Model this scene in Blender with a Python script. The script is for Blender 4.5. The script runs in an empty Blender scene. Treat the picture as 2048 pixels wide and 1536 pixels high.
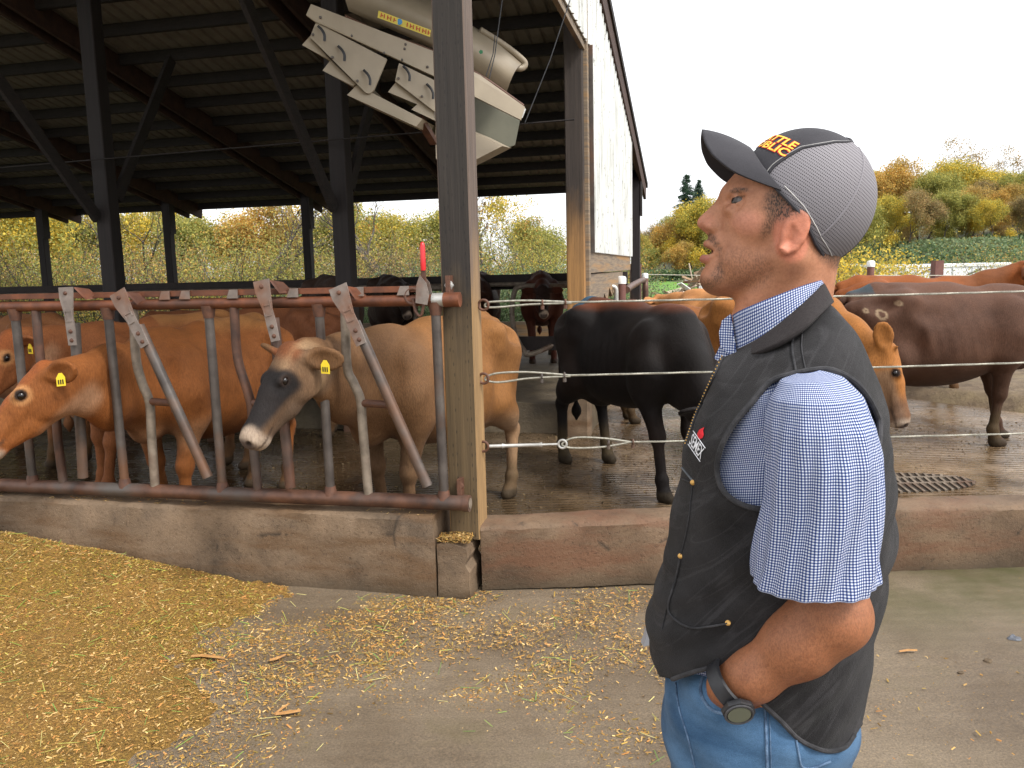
import bpy, bmesh, math, random
import numpy as np
from mathutils import Vector, Matrix
R = math.radians
random.seed(7); rng = np.random.default_rng(7)
sc = bpy.context.scene
COL = sc.collection

# ---------------------------------------------------------------- camera, sky, sun, exposure
FPX, PITCH, ROLL, CH = 1650.0, 7.9, 0.025, 1.55
th = R(PITCH)
fwd = Vector((0, math.cos(th), -math.sin(th)))
r0 = Vector((1, 0, 0)); u0 = Vector((0, math.sin(th), math.cos(th)))
cr, sr = math.cos(ROLL), math.sin(ROLL)
RT = cr * r0 - sr * u0
UP = sr * r0 + cr * u0
cam = bpy.data.cameras.new('camera'); camo = bpy.data.objects.new('camera', cam); COL.objects.link(camo)
cam.sensor_width = 36; cam.lens = 36 * FPX / 2048; cam.clip_start = .05; cam.clip_end = 2000
camo.matrix_world = Matrix(((RT.x, UP.x, -fwd.x, 0), (RT.y, UP.y, -fwd.y, 0), (RT.z, UP.z, -fwd.z, CH), (0, 0, 0, 1)))
sc.camera = camo

SUN_EL, SUN_AZ = 50, 128      # azimuth measured from +Y clockwise
world = bpy.data.worlds.new('World'); sc.world = world; world.use_nodes = True
wn = world.node_tree; wn.nodes.clear()
wo = wn.nodes.new('ShaderNodeOutputWorld'); bg = wn.nodes.new('ShaderNodeBackground')
sky = wn.nodes.new('ShaderNodeTexSky'); sky.sky_type = 'NISHITA'; sky.sun_disc = False
sky.sun_elevation = R(SUN_EL); sky.sun_rotation = R(SUN_AZ); sky.dust_density = 3.0; sky.air_density = 1.0
hs = wn.nodes.new('ShaderNodeHueSaturation'); hs.inputs['Saturation'].default_value = 0.16
wn.links.new(sky.outputs[0], hs.inputs['Color'])
cl_ = wn.nodes.new('ShaderNodeMix'); cl_.data_type = 'RGBA'; cl_.inputs[0].default_value = .55     # even high overcast in front of the clear sky
wn.links.new(hs.outputs[0], cl_.inputs[6]); cl_.inputs[7].default_value = (6.6, 6.7, 6.9, 1)
wn.links.new(cl_.outputs[2], bg.inputs['Color'])
wn.links.new(bg.outputs[0], wo.inputs[0]); bg.inputs['Strength'].default_value = 0.15
sun = bpy.data.lights.new('sun', 'SUN'); suno = bpy.data.objects.new('sun', sun); COL.objects.link(suno)
sun.energy = 1.5; sun.angle = R(12); sun.color = (1, .97, .92)
az = R(SUN_AZ); el = R(SUN_EL)
sdir = Vector((math.sin(az) * math.cos(el), math.cos(az) * math.cos(el), math.sin(el)))
suno.rotation_euler = sdir.to_track_quat('Z', 'Y').to_euler()
sc.view_settings.view_transform = 'Standard'; sc.view_settings.look = 'None'
sc.view_settings.gamma = 1; sc.view_settings.exposure = 1.0
sc.cycles.max_bounces = 6; sc.cycles.diffuse_bounces = 3; sc.cycles.glossy_bounces = 3; sc.cycles.transparent_max_bounces = 6
sc.cycles.use_denoising = True

# ---------------------------------------------------------------- layout helpers
def ray(px, py):
    return fwd + RT * ((px - 1024) / FPX) + UP * ((768 - py) / FPX)
C0 = Vector((0, 0, CH))
def at(px, py, d):
    r = ray(px, py); return C0 + r * (d / r.y)
def grd(px, py, z=0.0):
    r = ray(px, py); return C0 + r * ((z - CH) / r.z)
ALPHA = R(13)
LR = Vector((math.cos(ALPHA), -math.sin(ALPHA), 0)); NN = Vector((math.sin(ALPHA), math.cos(ALPHA), 0))
OO = Vector((-.262, 3.95, 0))
def bp(s, t, z): return OO + LR * s + NN * t + Vector((0, 0, z))
def hit(px, py, t):
    r = ray(px, py); k = ((OO - C0).dot(NN) + t) / r.dot(NN)
    p = C0 + r * k; return (p - OO).dot(LR), p.z
def hits(px, py, s):
    r = ray(px, py); k = ((OO - C0).dot(LR) + s) / r.dot(LR)
    p = C0 + r * k; return (p - OO).dot(NN), p.z

# ---------------------------------------------------------------- materials
MATS = {}
def newmat(name):
    m = bpy.data.materials.new(name); m.use_nodes = True
    nt = m.node_tree; b = nt.nodes['Principled BSDF']; return m, nt, b
def node(nt, t, **kw):
    n = nt.nodes.new(t)
    for k, v in kw.items():
        if k in n.inputs: n.inputs[k].default_value = v
        else: setattr(n, k, v)
    return n
def c4(c): return (c[0], c[1], c[2], 1)
def ramp(nt, fac, stops):
    r = nt.nodes.new('ShaderNodeValToRGB'); e = r.color_ramp.elements
    while len(e) < len(stops): e.new(.5)
    for i, (p, c) in enumerate(stops):
        e[i].position = p; e[i].color = c4(c) if not isinstance(c, float) else (c, c, c, 1)
    nt.links.new(fac, r.inputs[0]); return r.outputs[0]
def noise(nt, vec, scale, detail=5, rough=.6, dist=0):
    n = nt.nodes.new('ShaderNodeTexNoise'); n.inputs['Scale'].default_value = scale
    n.inputs['Detail'].default_value = detail; n.inputs['Roughness'].default_value = rough
    n.inputs['Distortion'].default_value = dist
    if vec is not None: nt.links.new(vec, n.inputs['Vector'])
    return n.outputs['Fac']
def geo(nt, scale=(1, 1, 1), rot=(0, 0, 0), kind='Object'):
    t = nt.nodes.new('ShaderNodeTexCoord'); mp = nt.nodes.new('ShaderNodeMapping')
    mp.inputs['Scale'].default_value = scale; mp.inputs['Rotation'].default_value = rot
    nt.links.new(t.outputs[kind], mp.inputs[0]); return mp.outputs[0]
def mix(nt, fac, a, b, mode='MIX'):
    m = nt.nodes.new('ShaderNodeMix'); m.data_type = 'RGBA'; m.blend_type = mode
    if isinstance(fac, (int, float)): m.inputs[0].default_value = fac
    else: nt.links.new(fac, m.inputs[0])
    for i, v in ((6, a), (7, b)):
        if isinstance(v, tuple): m.inputs[i].default_value = c4(v)
        else: nt.links.new(v, m.inputs[i])
    return m.outputs[2]
def bumpn(nt, b, h, strength, dist=.01):
    n = nt.nodes.new('ShaderNodeBump'); n.inputs['Strength'].default_value = strength
    n.inputs['Distance'].default_value = dist; nt.links.new(h, n.inputs['Height'])
    nt.links.new(n.outputs[0], b.inputs['Normal'])
def mat(name, c1, c2=None, scale=8, rough=.7, bump=.3, stretch=(1, 1, 1), c3=None, metal=0, detail=6, lo=.35, hi=.65, bd=.01, spec=.5, coat=0, kind='Object'):
    if name in MATS: return MATS[name]
    m, nt, b = newmat(name); MATS[name] = m
    v = geo(nt, stretch, kind=kind)
    n = noise(nt, v, scale, detail)
    if c2 is None: c2 = c1
    st = [(lo, c1), (hi, c2)]
    col = ramp(nt, n, st)
    if c3 is not None:
        n2 = noise(nt, v, scale * .23, 4)
        f = ramp(nt, n2, [(.5, 0.0), (.68, 1.0)])
        col = mix(nt, f, col, c3)
    nt.links.new(col, b.inputs['Base Color'])
    b.inputs['Roughness'].default_value = rough; b.inputs['Metallic'].default_value = metal
    b.inputs['Specular IOR Level'].default_value = spec
    if coat: b.inputs['Coat Weight'].default_value = coat
    if bump: bumpn(nt, b, noise(nt, v, scale * 3, 8, .7), bump, bd)
    return m

# ---------------------------------------------------------------- mesh building
def wloc(o):
    v = Vector((0, 0, 0))
    while o is not None:
        v += o.location; o = o.parent
    return v
def tag(o, label=None, cat=None, group=None, kind=None):
    if label: o['label'] = label
    if cat: o['category'] = cat
    if group: o['group'] = group
    if kind: o['kind'] = kind
    return o
def thing(name, label, cat, loc=(0, 0, 0), group=None):
    o = bpy.data.objects.new(name, None); COL.objects.link(o); o.location = loc; o.empty_display_size = .2
    return tag(o, label, cat, group)
def mk(name, verts, faces, m=None, parent=None, loc=None, smooth=False, cols=None, uv=None, alpha=None):
    me = bpy.data.meshes.new(name)
    base = wloc(parent) if parent is not None else Vector(loc or (0, 0, 0))
    va = np.array(verts, dtype=np.float64).reshape(-1, 3) - np.array(base)
    if isinstance(faces, np.ndarray):
        n, k = faces.shape
        me.vertices.add(len(va)); me.vertices.foreach_set('co', va.astype(np.float32).ravel())
        me.loops.add(n * k); me.loops.foreach_set('vertex_index', faces.astype(np.int32).ravel())
        me.polygons.add(n); me.polygons.foreach_set('loop_start', np.arange(0, n * k, k, dtype=np.int32))
        me.update(calc_edges=True)
    else:
        me.from_pydata(va.tolist(), [], faces)
    if smooth:
        me.polygons.foreach_set('use_smooth', np.ones(len(me.polygons), dtype=bool))
    if cols is not None:
        a = me.color_attributes.new('col', 'FLOAT_COLOR', 'POINT')
        cc = np.ones((len(va), 4), np.float32); cc[:, :3] = cols
        if alpha is not None: cc[:, 3] = alpha
        a.data.foreach_set('color', cc.ravel())
    if uv is not None:
        l = me.uv_layers.new(name='UVMap'); vi = np.empty(len(me.loops), np.int32); me.loops.foreach_get('vertex_index', vi)
        l.data.foreach_set('uv', np.asarray(uv, np.float32)[vi].ravel())
    if m is not None: me.materials.append(m)
    me.update()
    o = bpy.data.objects.new(name, me); COL.objects.link(o)
    if parent is not None: o.parent = parent
    else: o.location = base
    return o
def frame(d, up=(0, 0, 1)):
    d = Vector(d).normalized(); up = Vector(up)
    s = d.cross(up)
    if s.length < 1e-4: s = d.cross(Vector((1, 0, 0)))
    s.normalize(); u = s.cross(d); return d, s, u
class MB:
    def __init__(s): s.v = []; s.f = []
    def add(s, vs, fs):
        b = len(s.v); s.v += [tuple(x) for x in vs]; s.f += [tuple(b + i for i in f) for f in fs]; return s
    def beam(s, p0, p1, w, h, up=(0, 0, 1), ch=None):
        p0, p1 = Vector(p0), Vector(p1); d, sd, u = frame(p1 - p0, up)
        if ch is None: ch = min(w, h) * .06
        a, b = w / 2, h / 2
        pr = [(-a + ch, -b), (a - ch, -b), (a, -b + ch), (a, b - ch), (a - ch, b), (-a + ch, b), (-a, b - ch), (-a, -b + ch)]
        vs = [p0 + sd * x + u * y for x, y in pr] + [p1 + sd * x + u * y for x, y in pr]
        fs = [(i, (i + 1) % 8, 8 + (i + 1) % 8, 8 + i) for i in range(8)] + [tuple(range(7, -1, -1)), tuple(range(8, 16))]
        return s.add(vs, fs)
    def box(s, lo, hi):
        x0, y0, z0 = lo; x1, y1, z1 = hi
        return s.add([(x0, y0, z0), (x1, y0, z0), (x1, y1, z0), (x0, y1, z0), (x0, y0, z1), (x1, y0, z1), (x1, y1, z1), (x0, y1, z1)],
                     [(0, 3, 2, 1), (4, 5, 6, 7), (0, 1, 5, 4), (1, 2, 6, 5), (2, 3, 7, 6), (3, 0, 4, 7)])
    def tube(s, pts, r, n=12, caps=True):
        pts = [Vector(p) for p in pts]; rs = r if isinstance(r, (list, tuple)) else [r] * len(pts)
        prev = None; vs = []
        for i, p in enumerate(pts):
            t = (pts[min(i + 1, len(pts) - 1)] - pts[max(i - 1, 0)]).normalized()
            if prev is None: _, a, b = frame(t)
            else:
                a = prev - t * prev.dot(t); a.normalize(); b = a.cross(t)
            prev = a
            for k in range(n):
                an = 2 * math.pi * k / n; vs.append(p + (a * math.cos(an) + b * math.sin(an)) * rs[i])
        fs = []
        for i in range(len(pts) - 1):
            for k in range(n):
                k2 = (k + 1) % n; fs.append((i * n + k, i * n + k2, (i + 1) * n + k2, (i + 1) * n + k))
        if caps: fs += [tuple(range(n - 1, -1, -1)), tuple(range((len(pts) - 1) * n, len(pts) * n))]
        return s.add(vs, fs)
    def prism(s, poly, off):
        off = Vector(off); n = len(poly); poly = [Vector(p) for p in poly]
        vs = poly + [p + off for p in poly]
        return s.add(vs, [tuple(range(n)), tuple(range(2 * n - 1, n - 1, -1))] + [(i, n + i, n + (i + 1) % n, (i + 1) % n) for i in range(n)])
    def lathe(s, c, axis, prof, n=16):
        c = Vector(c); d, a, b = frame(axis); vs = []
        for (r, h) in prof:
            for k in range(n):
                an = 2 * math.pi * k / n; vs.append(c + d * h + (a * math.cos(an) + b * math.sin(an)) * r)
        fs = []
        for i in range(len(prof) - 1):
            for k in range(n):
                k2 = (k + 1) % n; fs.append((i * n + k, i * n + k2, (i + 1) * n + k2, (i + 1) * n + k))
        fs += [tuple(range(n - 1, -1, -1)), tuple(range((len(prof) - 1) * n, len(prof) * n))]
        return s.add(vs, fs)
    def torus(s, c, axis, R_, r, n=20, m=8):
        d, a, b = frame(axis)
        pts = [Vector(c) + (a * math.cos(2 * math.pi * k / n) + b * math.sin(2 * math.pi * k / n)) * R_ for k in range(n)]
        vs = []
        for k, p in enumerate(pts):
            o = (p - Vector(c)).normalized()
            for j in range(m):
                an = 2 * math.pi * j / m; vs.append(p + (o * math.cos(an) + d * math.sin(an)) * r)
        fs = [(k * m + j, k * m + (j + 1) % m, ((k + 1) % n) * m + (j + 1) % m, ((k + 1) % n) * m + j) for k in range(n) for j in range(m)]
        return s.add(vs, fs)
    def build(s, name, m=None, parent=None, smooth=False, loc=None):
        if loc is None and parent is None:
            a = np.array(s.v); loc = ((a[:, 0].min() + a[:, 0].max()) / 2, (a[:, 1].min() + a[:, 1].max()) / 2, a[:, 2].min())
        o = mk(name, s.v, s.f, m, parent, loc)
        bm = bmesh.new(); bm.from_mesh(o.data); bmesh.ops.recalc_face_normals(bm, faces=bm.faces); bm.to_mesh(o.data); bm.free()
        if smooth:
            o.data.polygons.foreach_set('use_smooth', np.ones(len(o.data.polygons), dtype=bool))
            try: o.data.set_sharp_from_angle(angle=R(38))
            except Exception: pass
        return o
def spline(pts, n=6):
    """Catmull-Rom through the points"""
    P = [Vector(p) for p in pts]; P = [P[0] * 2 - P[1]] + P + [P[-1] * 2 - P[-2]]; out = []
    for i in range(1, len(P) - 2):
        for k in range(n):
            t = k / n
            out.append(.5 * ((2 * P[i]) + (-P[i - 1] + P[i + 1]) * t + (2 * P[i - 1] - 5 * P[i] + 4 * P[i + 1] - P[i + 2]) * t * t + (-P[i - 1] + 3 * P[i] - 3 * P[i + 1] + P[i + 2]) * t ** 3))
    out.append(P[-2]); return out
# ================================================================ SETTING MATERIALS
def m_yard():
    m, nt, b = newmat('yard'); v = geo(nt, kind='Object')
    c = ramp(nt, noise(nt, v, 1.3, 6), [(.35, (.12, .085, .052)), (.65, (.22, .17, .115))])
    g = ramp(nt, noise(nt, v, 130, 4, .85), [(.3, (.35, .31, .26)), (.52, (1, 1, 1)), (.7, (1.75, 1.6, 1.35))])
    c = mix(nt, .8, c, g, 'MULTIPLY')
    st = ramp(nt, noise(nt, v, 2.6, 5), [(.56, 0.0), (.7, .55)])
    c = mix(nt, st, c, (.10, .075, .03))
    # algae / mud stain close to the kerb on the right
    tc = nt.nodes.new('ShaderNodeTexCoord'); sx = nt.nodes.new('ShaderNodeSeparateXYZ'); nt.links.new(tc.outputs['Object'], sx.inputs[0])
    mr = node(nt, 'ShaderNodeMapRange'); mr.inputs['From Min'].default_value = 3.0; mr.inputs['From Max'].default_value = 3.75
    nt.links.new(sx.outputs[1], mr.inputs['Value'])
    mx = node(nt, 'ShaderNodeMapRange'); mx.inputs['From Min'].default_value = 0.6; mx.inputs['From Max'].default_value = 1.8
    nt.links.new(sx.outputs[0], mx.inputs['Value'])
    mm = node(nt, 'ShaderNodeMath', operation='MULTIPLY'); nt.links.new(mr.outputs[0], mm.inputs[0]); nt.links.new(mx.outputs[0], mm.inputs[1])
    m2 = node(nt, 'ShaderNodeMath', operation='MULTIPLY'); nt.links.new(mm.outputs[0], m2.inputs[0])
    nt.links.new(ramp(nt, noise(nt, v, 2.2, 4), [(.35, 0.2), (.6, 1.0)]), m2.inputs[1])
    c = mix(nt, m2.outputs[0], c, (.075, .068, .022))
    nt.links.new(c, b.inputs['Base Color'])
    nt.links.new(ramp(nt, noise(nt, v, 2.0, 4), [(.4, .45), (.6, .75)]), b.inputs['Roughness'])
    # faint tread ripples plus grit
    w = node(nt, 'ShaderNodeTexWave', wave_type='BANDS', bands_direction='Y'); w.inputs['Scale'].default_value = 4.2; w.inputs['Distortion'].default_value = 3.0
    w.inputs['Detail Scale'].default_value = .6; nt.links.new(v, w.inputs['Vector'])
    mw = mix(nt, .22, noise(nt, v, 110, 6, .8), w.outputs['Fac'])
    bumpn(nt, b, mw, .9, .008)
    return m
def m_penfloor():
    m, nt, b = newmat('pen_floor_wet'); v = geo(nt)
    c = ramp(nt, noise(nt, v, 2.2, 7), [(.35, (.07, .043, .02)), (.55, (.16, .11, .065)), (.7, (.26, .19, .125))])
    g = ramp(nt, noise(nt, v, 30, 6, .7), [(.35, (.6, .55, .5)), (.6, (1.15, 1.12, 1.1))])
    c = mix(nt, .7, c, g, 'MULTIPLY')
    # roof shade painted into the colour as a dung brown: darker under the barn
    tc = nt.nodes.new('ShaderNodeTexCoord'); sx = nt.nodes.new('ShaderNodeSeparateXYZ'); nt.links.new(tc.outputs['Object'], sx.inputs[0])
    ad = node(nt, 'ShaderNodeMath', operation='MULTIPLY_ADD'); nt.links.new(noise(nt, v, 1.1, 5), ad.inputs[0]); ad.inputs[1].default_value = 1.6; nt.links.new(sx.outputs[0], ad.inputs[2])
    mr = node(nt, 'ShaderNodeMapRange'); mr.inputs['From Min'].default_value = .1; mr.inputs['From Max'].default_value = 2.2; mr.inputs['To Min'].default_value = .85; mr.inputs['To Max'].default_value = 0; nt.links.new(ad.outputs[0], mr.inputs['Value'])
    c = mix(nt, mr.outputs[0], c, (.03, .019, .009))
    nt.links.new(c, b.inputs['Base Color'])
    nt.links.new(ramp(nt, noise(nt, v, 7, 5), [(.45, .06), (.6, .42)]), b.inputs['Roughness'])
    w = node(nt, 'ShaderNodeTexWave', wave_type='BANDS', bands_direction='Y', wave_profile='SIN'); w.inputs['Scale'].default_value = 5.5; w.inputs['Distortion'].default_value = .6
    nt.links.new(v, w.inputs['Vector'])
    h = mix(nt, .4, w.outputs['Fac'], noise(nt, v, 16, 5, .65)); bumpn(nt, b, h, .6, .012)
    return m
def m_concrete(name, base, dark, rust, z0=.0, z1=.4):
    m, nt, b = newmat(name); v = geo(nt)
    c = ramp(nt, noise(nt, v, 2.4, 7, .65), [(.33, dark), (.5, base), (.68, tuple(x * 1.45 for x in base))])
    f = ramp(nt, noise(nt, geo(nt, (1.2, 1.2, 5)), 1.6, 5), [(.48, 0.0), (.64, .85)])
    c = mix(nt, f, c, rust)
    sp = ramp(nt, noise(nt, v, 60, 4, .8), [(.32, (.35, .3, .25)), (.45, (1, 1, 1)), (.66, (1, 1, 1)), (.74, (1.9, 1.8, 1.6))])
    c = mix(nt, .75, c, sp, 'MULTIPLY')
    tc = nt.nodes.new('ShaderNodeTexCoord'); sx = nt.nodes.new('ShaderNodeSeparateXYZ'); nt.links.new(tc.outputs['Object'], sx.inputs[0])
    mr = node(nt, 'ShaderNodeMapRange'); mr.inputs['From Min'].default_value = z0; mr.inputs['From Max'].default_value = z0 + .1
    mr.inputs['To Min'].default_value = .7; mr.inputs['To Max'].default_value = 0
    nt.links.new(sx.outputs[2], mr.inputs['Value']); c = mix(nt, mr.outputs[0], c, (.05, .036, .018))
    nt.links.new(c, b.inputs['Base Color']); b.inputs['Roughness'].default_value = .72
    cv = node(nt, 'ShaderNodeTexVoronoi', feature='DISTANCE_TO_EDGE'); cv.inputs['Scale'].default_value = 1.1; nt.links.new(geo(nt, (1, 1, .6)), cv.inputs['Vector'])
    dv = noise(nt, v, 5, 5, .6); ck = node(nt, 'ShaderNodeMath', operation='ADD'); nt.links.new(cv.outputs['Distance'], ck.inputs[0]); nt.links.new(ramp(nt, dv, [(.4, 0.0), (.62, .05)]), ck.inputs[1])
    c = mix(nt, ramp(nt, ck.outputs[0], [(.0, .8), (.012, 0.0)]), c, (.03, .02, .012)); nt.links.new(c, b.inputs['Base Color'])
    vo = node(nt, 'ShaderNodeTexVoronoi'); vo.inputs['Scale'].default_value = 38; nt.links.new(v, vo.inputs['Vector'])
    pits = ramp(nt, vo.outputs['Distance'], [(.05, 0.0), (.16, 1.0)])
    h = mix(nt, .3, noise(nt, v, 55, 8, .75), pits); bumpn(nt, b, h, .8, .012)
    return m
def m_wood(name, top, low, zc, grain=60, rough=.75, zs=.5, dotmarks=False):
    m, nt, b = newmat(name); v = geo(nt, (grain, grain, 1.6))
    n = noise(nt, v, 1.0, 7, .7, .4)
    tc = nt.nodes.new('ShaderNodeTexCoord'); sx = nt.nodes.new('ShaderNodeSeparateXYZ'); nt.links.new(tc.outputs['Object'], sx.inputs[0])
    ad = node(nt, 'ShaderNodeMath', operation='MULTIPLY_ADD'); nt.links.new(noise(nt, geo(nt, (6, 6, 2)), 1.0, 4), ad.inputs[0]); ad.inputs[1].default_value = -.9
    nt.links.new(sx.outputs[2], ad.inputs[2])
    mr = node(nt, 'ShaderNodeMapRange'); mr.inputs['From Min'].default_value = zc - zs / 2 - .45; mr.inputs['From Max'].default_value = zc + zs / 2 - .45
    nt.links.new(ad.outputs[0], mr.inputs['Value'])
    a = ramp(nt, n, [(.3, tuple(x * .45 for x in top)), (.6, top), (.75, tuple(x * 1.5 for x in top))])
    l = ramp(nt, n, [(.3, tuple(x * .55 for x in low)), (.55, low), (.75, tuple(x * 1.3 for x in low))])
    c = mix(nt, mr.outputs[0], l, a)
    if dotmarks:   # rows of small pressure-treatment incisions
        vv = geo(nt, (55, 55, 18)); vo = node(nt, 'ShaderNodeTexVoronoi'); vo.inputs['Randomness'].default_value = .35; vo.inputs['Scale'].default_value = 1
        nt.links.new(vv, vo.inputs['Vector']); d = ramp(nt, vo.outputs['Distance'], [(.1, .35), (.22, 1.0)])
        c = mix(nt, .85, c, d, 'MULTIPLY')
    nt.links.new(c, b.inputs['Base Color']); b.inputs['Roughness'].default_value = rough
    bumpn(nt, b, n, .7, .006); return m
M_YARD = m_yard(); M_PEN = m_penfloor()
M_KERB_L = m_concrete('kerb_concrete_stained', (.17, .115, .07), (.06, .04, .024), (.13, .07, .03))
M_KERB_R = m_concrete('kerb_concrete_rusty', (.14, .088, .05), (.065, .038, .02), (.145, .066, .032))
M_POST = m_wood('post_wood', (.030, .023, .018), (.115, .075, .034), 1.35, dotmarks=True)
M_POSTSIDE = m_wood('post_wood_side', (.13, .09, .068), (.30, .18, .075), 1.5, grain=45)
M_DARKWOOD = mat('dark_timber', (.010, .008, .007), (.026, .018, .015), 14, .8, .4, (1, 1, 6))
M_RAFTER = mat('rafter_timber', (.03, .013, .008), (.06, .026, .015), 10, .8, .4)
M_FARPOST = m_wood('far_post_wood', (.018, .012, .011), (.11, .055, .03), .9, grain=40)
M_ENDPOST = m_wood('end_post_wood', (.05, .036, .028), (.35, .18, .06), 1.95, grain=40, zs=.7)
M_ROOF = mat('roof_sheet_underside', (.20, .175, .14), (.28, .245, .20), 5, .6, .1)
M_RUSTPIPE = mat('rusty_pipe', (.055, .03, .022), (.15, .07, .042), 9, .5, .35, (1, 1, 1), c3=(.10, .085, .075), metal=.25, bd=.002)
M_ORANGEPIPE = mat('orange_rust_pipe', (.095, .033, .017), (.20, .066, .028), 14, .5, .35, c3=(.075, .035, .022), metal=.2, bd=.002)
M_GREYPIPE = mat('galvanised_pipe_worn', (.058, .047, .041), (.115, .097, .084), 9, .45, .35, c3=(.15, .075, .042), metal=.3, bd=.002)
M_TANPIPE = mat('muddy_pipe', (.14, .11, .08), (.26, .21, .16), 16, .6, .4, c3=(.12, .07, .045), metal=.15, bd=.002)
M_PLATE = mat('latch_plate_steel', (.17, .14, .12), (.28, .23, .20), 14, .5, .3, c3=(.22, .10, .055), metal=.3, bd=.002)
M_GALV = mat('galvanised_bright', (.38, .37, .34), (.52, .51, .48), 20, .4, .2, metal=.5, bd=.001)
M_BOLT = mat('rusted_bolt', (.07, .03, .018), (.13, .055, .03), 30, .6, .4, bd=.001)
M_REDGRIP = mat('red_vinyl_grip', (.62, .015, .02), (.7, .025, .03), 6, .3, .0, spec=.6)
M_WHITE = mat('white_painted_metal', (.75, .76, .74), (.82, .82, .8), 3, .4, .05)
M_BROWNPAINT = mat('brown_primer_post', (.14, .055, .045), (.18, .08, .06), 9, .6, .2)
def m_siding():
    m, nt, b = newmat('white_siding'); v = geo(nt, (9, 9, .5))
    c = mix(nt, ramp(nt, noise(nt, v, 2.5, 6, .7), [(.50, 0.0), (.70, .85)]), (.60, .61, .585), (.24, .23, .19))
    c2 = mix(nt, ramp(nt, noise(nt, geo(nt, (30, 30, 7)), 1.4, 3, .8), [(.62, 0.0), (.66, .85)]), c, (.10, .08, .06))
    nt.links.new(c2, b.inputs['Base Color']); b.inputs['Roughness'].default_value = .45; return m
M_SIDING = m_siding()
M_BOARD = mat('weathered_board', (.13, .10, .075), (.27, .20, .13), 3, .8, .2, (1, 1, 22), c3=(.32, .18, .07))
M_CABLE = mat('steel_cable', (.20, .19, .15), (.36, .34, .28), 60, .45, .2, metal=.4)
M_GRASS = mat('field_grass', (.075, .19, .012), (.12, .26, .02), .5, .9, .2)
M_SOIL = mat('dirt_and_straw', (.09, .06, .035), (.17, .12, .07), 7, .9, .8, c3=(.2, .15, .08), bd=.03)
M_FARGROUND = mat('rough_ground', (.05, .06, .02), (.10, .10, .04), 1.5, .9, .5, bd=.05)

# ================================================================ GROUND
def struct(o): o['kind'] = 'structure'; return o
def grid_sheet(name, x0, x1, y0, y1, nx, ny, zf, m):
    xs = np.linspace(x0, x1, nx); ys = np.linspace(y0, y1, ny)
    X, Y = np.meshgrid(xs, ys, indexing='ij'); Z = zf(X, Y)
    V = np.stack([X, Y, Z], -1).reshape(-1, 3); i = np.arange(nx - 1)[:, None] * ny + np.arange(ny - 1)[None]
    F = np.stack([i, i + ny, i + ny + 1, i + 1], -1).reshape(-1, 4)
    return struct(mk(name, V, F, m, loc=(0, 0, 0), smooth=True))
grid_sheet('ground', -900, 900, -100, 1500, 90, 60, lambda X, Y: X * 0 - .05, M_FARGROUND)
grid_sheet('yard_floor', -9, 9, -4, 6.3, 240, 150, lambda X, Y: .006 * np.sin(X * 2.3 + Y) + .005 * np.sin(Y * 3.1 - X * 1.7), M_YARD)
PENZ = .05
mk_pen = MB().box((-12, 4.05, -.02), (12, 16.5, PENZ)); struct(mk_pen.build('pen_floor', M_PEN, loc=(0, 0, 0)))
# feed heap surface: height above the yard
def heap(x, y):
    """height of the feed pile lying against the left kerb"""
    x = np.asarray(x, float); y = np.asarray(y, float)
    s = (x - OO.x) * LR.x + (y - OO.y) * LR.y; t = (x - OO.x) * NN.x + (y - OO.y) * NN.y
    a = np.clip((-1.0 - s) / 1.6, 0, 1); a = a * a * (3 - 2 * a)
    ridge = .20 * a * np.exp(-((t + .42) / .30) ** 2) + .05 * np.clip((-.6 - s) / 1.0, 0, 1) * np.exp(-((t + .35) / .4) ** 2)
    body = .09 * a * np.exp(-((t + 1.0) / .55) ** 2)
    bump = .012 * (np.sin(x * 9 + 2 * y) * np.sin(y * 11 - x * 3) + .6 * np.sin(x * 23 + y * 17) * np.sin(y * 19 - x * 5))
    return ridge + body + bump * np.clip(a + .15, 0, 1) * np.exp(-((t + .8) / 1.0) ** 2)

# ================================================================ FEED KERBS
def rough_block(name, x0, x1, y0f, thick, ztop, m, label, seed, frameL=None, nx=90):
    """a cast concrete kerb with uneven arris; x along the frame"""
    r = np.random.default_rng(seed); prof = []
    ch = .02
    prof = [(0, 0), (.0, .08), (-.004, .16), (.0, .26), (.0, ztop - ch), (ch * .4, ztop - ch * .35), (ch, ztop), (thick * .5, ztop + .004), (thick - ch, ztop), (thick, ztop - ch), (thick, 0)]
    xs = np.linspace(x0, x1, nx); V = []
    ph = r.uniform(0, 6, 8)
    for x in xs:
        for j, (a, z) in enumerate(prof):
            w = .006 * math.sin(x * 3.1 + ph[0] + j * .7) + .004 * math.sin(x * 9.7 + ph[1] + j) + .003 * r.normal()
            zz = .006 * math.sin(x * 2.1 + ph[2]) + .002 * r.normal() if z > .2 else 0
            yy = y0f(x) + a + (w if j < 10 else 0)
            V.append((x, yy, z + zz))
    n = len(prof); F = [(i * n + j, i * n + j + 1, (i + 1) * n + j + 1, (i + 1) * n + j) for i in range(nx - 1) for j in range(n - 1)]
    F += [tuple(range(n)), tuple(range((nx - 1) * n + n - 1, (nx - 1) * n - 1, -1))]
    if frameL:
        V = [tuple(bp(x, y, z)) for x, y, z in V]
    mb = MB(); mb.add(V, F); o = mb.build(name, m, smooth=True)
    return tag(o, label, 'feed kerb', 'concrete kerbs of the feed lane')
rough_block('feed_kerb', -5.5, -.085, lambda x: -.2, .32, .40, M_KERB_L, 'stained concrete kerb under the headlock rail, feed heaped against it', 1, True, 120)
rough_block('feed_kerb', -.17, 6.5, lambda x: 3.86 + .045 * x, .20, .33, M_KERB_R, 'rusty brown concrete kerb under the wire fence behind the man', 2, None, 130)
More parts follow.
